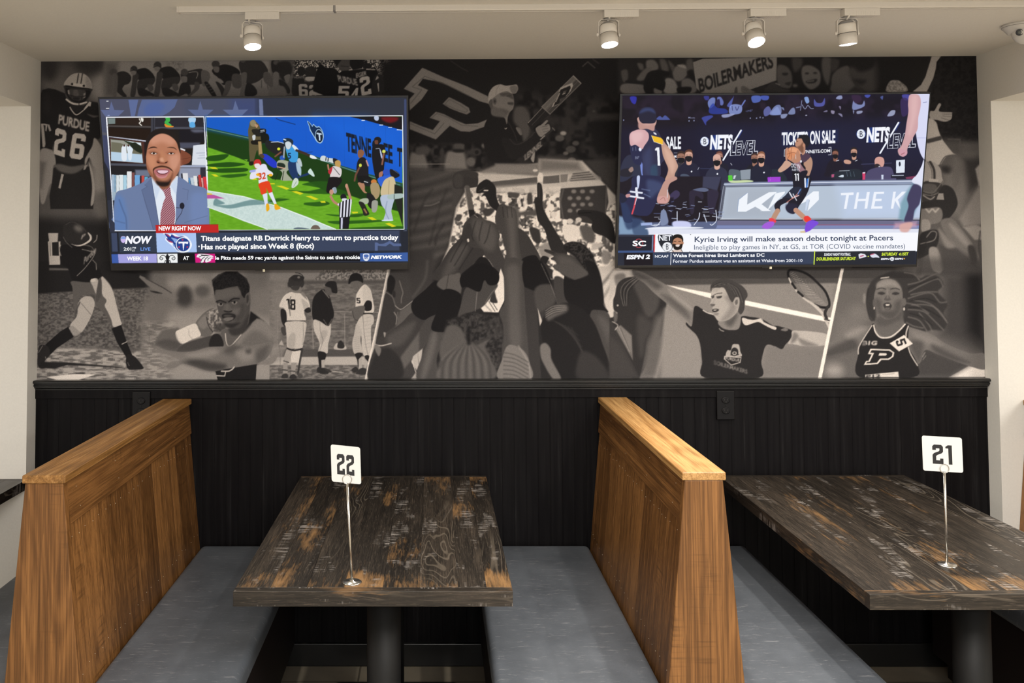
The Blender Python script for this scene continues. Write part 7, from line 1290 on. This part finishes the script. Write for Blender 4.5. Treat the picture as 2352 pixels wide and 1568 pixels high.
TR('OKLYN', (320, 1110), (450, 1128), 60, 'e4e6f0', .02); TR('NETS', (335, 1160), (445, 1165), 34, 'd4d8e6', .02); c.G('1', (372, 1300), (398, 1300), (368, 1200), 'f2f4fa', .2); c.G('1', (406, 1300), (430, 1300), (402, 1200), 'f2f4fa', .2); c.E(462, 1025, 13, 18, 'e8eaf4', .4)
c.view(1765, 405, 6.189)
c.B('360,0 600,0 590,120 560,220 500,330 430,430 380,520 330,530 270,500 245,440 280,380 300,300 350,150', '181726', .6); c.B('350,160 470,160 450,260 300,320 200,310 240,270', '22283c', .7); c.B('300,310 210,310 130,350 85,410 105,480 165,500 170,420 260,370 400,330', '1b1a2a', .6); c.B('250,400 340,380 420,420 370,520 300,520 250,470', '262640', 3, .7)
c.L('520,30 525,150', 22, 'dfe6f6', .5); c.L('555,40 545,150', 22, '3c7ad0', .5); c.L('575,20 560,150', 8, 'dfe6f6', .4); c.L('300,230 340,300', 18, 'dfe3ee', .6); c.L('340,310 430,270', 16, 'e2b8b8', .6); c.L('260,370 390,270 450,190', 10, 'd88a7a', .6, 1, True); c.L('350,250 400,340', 12, 'dfe3ee', .6); c.L('420,250 460,180', 12, '4c86d4', .6); c.L('30,0 25,70', 0, 'ffffff')
c.G('1', (372, 62), (400, 62), (368, -40), 'f2f4fa', .2); c.G('1', (408, 62), (434, 62), (404, -40), 'f2f4fa', .2)
c.L('130,490 90,560 60,620', 70, 'b98f78', .6); c.L('390,480 470,550 540,620', 70, 'c09078', .6, 1)
c.B('10,600 60,595 110,630 90,660 20,650', 'e8404c', .8); c.B('505,580 560,560 610,610 590,650 520,640', 'e83a34', .8); c.B('-55,670 20,640 80,650 70,700 0,745 -55,740 -95,720', 'a25cd8', 1); c.B('540,660 620,620 690,640 710,670 650,720 590,770 520,795 515,765', '7a4ad8', .8); c.P('450,780 525,770 525,800 455,800', 'd8c49a', .5)
# big foreground player at the right edge
c.view(1765, 205, 6.189)
c.B('2010,80 2300,72 2290,300 2250,700 2230,980 2180,950 2140,850 2110,720 2080,500 2060,300', 'd6d8f2', .8); c.L('2200,190 2250,180', 6, '5c6498', .5); c.L('2110,690 2240,690', 6, 'b0b4dc', .8)
c.B('2010,80 2130,80 2165,160 2160,260 2130,400 2120,560 2060,680 1980,830 1970,920 1920,955 1860,935 1840,860 1890,800 1940,640 1960,500 1980,380 1990,300 1985,200', 'cda2a6', .8); c.B('2040,100 2120,100 2120,300 2080,460 2020,640 1990,600 2020,400 2020,250', 'ddb6b6', 8, .8); c.B('1850,870 1900,850 1970,880 1960,930 1900,955', 'cf9aa8', 1); c.L('1890,925 1930,905', 10, 'a05c68', 1)
c.B('2210,1000 2180,1080 2130,1180 2070,1300 2190,1400 2220,1200', 'e0e2f4', .8)
c.view(1765, 405, 6.189)
c.B('2190,0 2090,0 2040,80 2165,165 2185,100', 'dfe2f4', .6); c.L('2040,90 2165,160', 8, '7c84a8', .5); c.P('2050,100 2172,165 2130,400 2060,560 2020,640 1920,640 1850,600 1880,380 1960,220', '6f98a8', 5, .8); c.B('2070,110 2175,165 2150,380 2080,480 2040,640 1930,640 1990,430 1970,320 2010,200', '403c5c', 2)
c.P('1800,660 2110,640 2100,720 1780,740', 'd0a2b4', 5, .7); c.B('1870,690 2000,650 2050,680 1980,790 1880,780', 'd8a8a0', 3, .9)
# captions
c.view(1405, 405, 6.189)
c.P('80,832 610,832 600,1080 80,1085', '2c3040', .3); c.P('80,856 572,856 565,1050 80,1052', '1d1f2d', .4); c.P('575,840 592,840 585,1060 568,1060', '7486a4', .3); c.P('80,1056 600,1054 600,1090 80,1090', '3c5484', .8)
c.P('605,818 4540,796 4535,1068 600,1078', 'f6f7fc', .2); c.P('600,826 620,826 612,1078 596,1078', 'd83a40', .2)
c.E(385, 950, 62, 66, 'b5404a', .2, 1, 0, .84); TX(TXB, 'SC', (296, 990), (488, 990), 76, 'f6f7fa', .03)
c.B('660,840 700,830 860,830 870,900 870,1000 830,1060 780,1070 720,1020 670,940', '20242e', .3); TX(TXB, 'NET', (672, 915), (850, 912), 78, 'eceef4', .03, .0); c.E(790, 1000, 68, 66, 'eef0f4', .2); c.T('B', (774, 1040), (808, 1040), 80, '20242e', 0); c.L('725,980 790,990 850,960', 4, '9aa0aa', .2, .8, True); c.L('655,850 680,960 760,1068', 4, '3c4450', .2, 1, True)
c.B('862,950 870,880 930,845 1000,880 1012,960 990,1020 940,1040 890,1020', 'b98466', .4); c.B('858,900 880,840 930,822 990,835 1018,890 1010,940 990,890 930,870 880,900 870,950', '15110f', .4); c.B('870,960 910,965 940,985 975,965 1008,960 990,1030 940,1048 885,1030', '1b1412', .6); c.B('910,975 965,970 955,998 920,998', 'e8dad4', .4); c.L('885,925 915,925', 7, '2b1b14', .3); c.L('950,925 980,925', 7, '2b1b14', .3); c.E(1014, 945, 9, 20, 'b07a5e', .4); c.P('850,1075 870,1040 930,1050 990,1030 1010,1072', 'e2cbbf', .5); c.L('855,1045 880,1072', 8, '20222c', .3); c.L('985,1035 1005,1070', 8, '20222c', .3)
for x, y in ((1121, 826), (1110, 1068)): c.E(x, y, 6, 6, '20242e', .2)
c.P('80,1084 4535,1062 4530,1245 85,1270', '262a38', .3); c.P('172,1090 582,1086 582,1262 178,1266', '15101a', .4); c.P('586,1085 840,1082 840,1255 590,1262', '33405a', .4); c.P('845,1085 3020,1070 3020,1245 850,1255', '343f58', 3)
TX(TXB, 'ESPN 2', (208, 1178), (540, 1172), 62, 'f4f5fa', .055, .16); c.L('200,1145 560,1140', 3, '15101a', .1)
TX(TXB, 'NCAAF', (614, 1155), (806, 1152), 38, 'f4f5fa', .02); c.L('845,1092 838,1252', 9, 'eef0f8', .1)
TX(TXB, 'Wake Forest hires Brad Lambert as DC', (872, 1148), (2172, 1140), 48, 'f8f9fd', .03); TX(TXB, 'Former Purdue assistant was an assistant at Wake from 2001-10', (872, 1226), (2712, 1216), 44, 'eceef6', .018)
TX(TXB, 'Kyrie Irving will make season debut tonight at Pacers', (1178, 932), (4000, 908), 76, '33405e', .014); TX(TXB, 'Ineligible to play games in NY, at GS, at TOR (COVID vaccine mandates)', (1172, 1040), (4170, 1022), 66, '52607c', .0)
c.view(1765, 405, 6.189)
c.L('658,1065 648,1250', 13, 'd8f03a', .1); c.P('665,1068 2090,1055 2080,1240 660,1250', '22252f', .4)
TX(TXB, 'SUNDAY NIGHT FOOTBALL', (790, 1130), (1170, 1126), 40, 'eceef4', .035, .15); TX(TXB, 'DOUBLEHEADER SATURDAY', (682, 1196), (1240, 1188), 46, 'd6ee3c', .035, .18); TX(TXB, 'SATURDAY', (1605, 1128), (1830, 1124), 44, 'd6ee3c', .04, .18); TX(TXB, '4:15ET', (1848, 1124), (1985, 1120), 40, 'd6ee3c', .035, .18)
c.P('1280,1110 1310,1092 1370,1105 1398,1138 1330,1160 1290,1168', 'e4e4ee', .3); c.L('1310,1135 1350,1125', 16, 'b84a70', .3); c.B('1445,1120 1500,1095 1550,1120 1578,1155 1530,1150 1480,1155', 'dcdfec', .3); c.L('1455,1112 1500,1100', 12, 'c25070', .4); c.E(1420, 1136, 10, 7, 'cfe040', .3)
TX(TXB, 'ESPN', (1598, 1188), (1715, 1186), 26, 'eceef6', .05, .1); c.E(1758, 1172, 30, 28, 'eef0f8', .3); TX(TXB, 'abc', (1738, 1180), (1778, 1180), 16, '22252f', .03); TX(TXB, 'ESPN', (1798, 1186), (1910, 1184), 26, 'eceef6', .05, .1); TX(TXB, '+', (1918, 1182), (1942, 1182), 26, 'e8a83a', .04)
# ---------------------------------------------------------------- mounting the pictures
zt_ = ZC-.0005
mw = XR-XL; mh = zt_-zr
MURAL_GAIN = np.array((1.27, 1.33, 1.44))
mur = grid_picture('wall_mural', mural, (XL, YW-.0012, zr), (1, 0, 0), (0, 0, 1), mw, mh, 1560, 535, M['mural'], None, MURAL_GAIN, (), 1.06)
tag(mur, 'sepia wall mural of sports photographs covering the wall above the black panelling', 'mural')
def television(outer, scr, yb, cv, texts, label, tagpx, extra_label=None):
    TL, TR_, BR_, BL = outer
    b0 = atY(*BL, yb); b1 = atY(*BR_, yb); wb = b1.x-b0.x
    lo, hi = 3.2, yb
    for _ in range(40):
        m_ = (lo+hi)/2
        if atY(*TR_, m_).x-atY(*TL, m_).x < wb: lo = m_
        else: hi = m_
    yt = m_; t0 = atY(*TL, yt); t1 = atY(*TR_, yt)
    o = (b0+Vector((b0.x, b0.y, b1.z)))/2; o = Vector(((b0.x+t0.x)/2, yb, (b0.z+b1.z)/2)); w = ((b1.x-b0.x)+(t1.x-t0.x))/2
    top = Vector((o.x, yt, (t0.z+t1.z)/2)); uz = (top-o); h = uz.length; uz.normalize(); ux = Vector((1, 0, 0)); nn = ux.cross(uz).normalized()   # toward the room
    if nn.y > 0: nn = -nn
    print('TV', label[:20], 'w %.3f h %.3f yt %.3f' % (w, h, yt), 'aspect', h/w)
    e = empty('television', o+ux*w/2+uz*h/2, label, 'television', None)
    P3 = lambda u, v, d: o+ux*u+uz*v+nn*d
    def rect(x0, x1, y0, y1, d0, d1, m): m.hexa([P3(x0, y0, d0), P3(x1, y0, d0), P3(x1, y0, d1), P3(x0, y0, d1), P3(x0, y1, d0), P3(x1, y1, d0), P3(x1, y1, d1), P3(x0, y1, d1)]); return m
    # screen rectangle from its four corners
    def onplane(px, py):
        d = ray(px, py); t = (o-EYE).dot(nn)/d.dot(nn); q = EYE+d*t-o; return q.dot(ux), q.dot(uz)
    q = [onplane(*p) for p in scr]; sx0 = (q[0][0]+q[3][0])/2; sx1 = (q[1][0]+q[2][0])/2; sy1 = (q[0][1]+q[1][1])/2; sy0 = (q[2][1]+q[3][1])/2
    bz = MB(); rect(0, sx0, 0, h, -.012, .0015, bz); rect(sx1, w, 0, h, -.012, .0015, bz); rect(sx0, sx1, sy1, h, -.012, .0015, bz); rect(sx0, sx1, 0, sy0, -.012, .0015, bz)
    bz.build('bezel', M['plastic'], e, bevel=.0006)
    bk = MB(); rect(.004, w-.004, .004, h-.004, -.026, -.012, bk); bk.build('rear_shell', M['blackmetal'], e, bevel=.003)
    bk = MB(); rect(w*.12, w*.88, .03, h*.6, -.055, -.0262, bk); bk.build('electronics_housing', M['blackmetal'], e, bevel=.006)
    ex = []
    for i, (text, p0, p1, hh, c, bold, shear) in enumerate(texts):
        tr_ = text_tris(text, bold); P0 = np.array(p0, float); P1 = np.array(p1, float); e_ = (P1-P0)/tr_['w']; V = tr_['v']
        V = P0+np.outer(V[:, 0], e_)+np.outer(V[:, 1], (0, -hh/tr_['cap']))+np.outer(V[:, 1]*shear, e_)
        pts = []
        for a, b_ in V:
            u, v = onplane(a, b_); pts.append(tuple(P3(u, v, .0002+.00003*i)))
        ex.append((np.array(pts).reshape(-1, 3), tr_['t'], cv.col(c)))
    sc = grid_picture('screen', cv, P3(sx0, sy0, 0), tuple(ux), tuple(uz), sx1-sx0, sy1-sy0, int((sx1-sx0)*590), int((sy1-sy0)*590), M['screen'], e, SCREEN_GAIN, ex)
    # small label under the bezel
    u, v = onplane(*tagpx); m = MB(); rect(u-.0045, u+.0045, -.007, .003, -.004, .0022, m); m.build('sensor_window', M['tag'], e)
    m = MB(); rect(u-.035, u-.006, -.003, .0, -.010, .0005, m); m.build('sensor_bar', M['plastic'], e)
    # tilt bracket: wall plate, arms
    cx_ = o.x+w/2; zc_ = (o+uz*h*.55).z
    wp = MB(); wp.box(cx_-.22, cx_+.22, YW-.012, YW-.0015, zc_-.10, zc_+.10); br = wp.build('wall_bracket', M['blackmetal'], e, bevel=.002)
    for s_ in (-.15, .15):
        am = MB(); c0 = P3(w/2+s_, h*.5, -.056); am.hexa([(cx_+s_-.012, c0.y-.002, zc_-.09), (cx_+s_+.012, c0.y-.002, zc_-.09), (cx_+s_+.012, YW-.012, zc_-.02), (cx_+s_-.012, YW-.012, zc_-.02),
                                    (cx_+s_-.012, c0.y-.010, zc_-.01), (cx_+s_+.012, c0.y-.010, zc_-.01), (cx_+s_+.012, YW-.012, zc_+.03), (cx_+s_-.012, YW-.012, zc_+.03)])
        am.build('tilt_arm', M['blackmetal'], e, bevel=.001)
    return e
SCREEN_GAIN = .93
television([(226, 222.5), (939, 219.5), (940, 618.5), (254, 621)], [(231, 226.5), (934, 225), (937, 603), (255, 604.5)], 3.70, tva, TXA, 'wall television at the left showing a man in a suit beside football action', (606, 618))
television([(1426, 216), (2140, 211.5), (2103.5, 611), (1411, 616)], [(1429, 219.5), (2137.4, 216), (2101.5, 606.5), (1419, 609.5)], 3.70, tvb, TXB, 'wall television at the right showing a basketball game', (1770, 613))
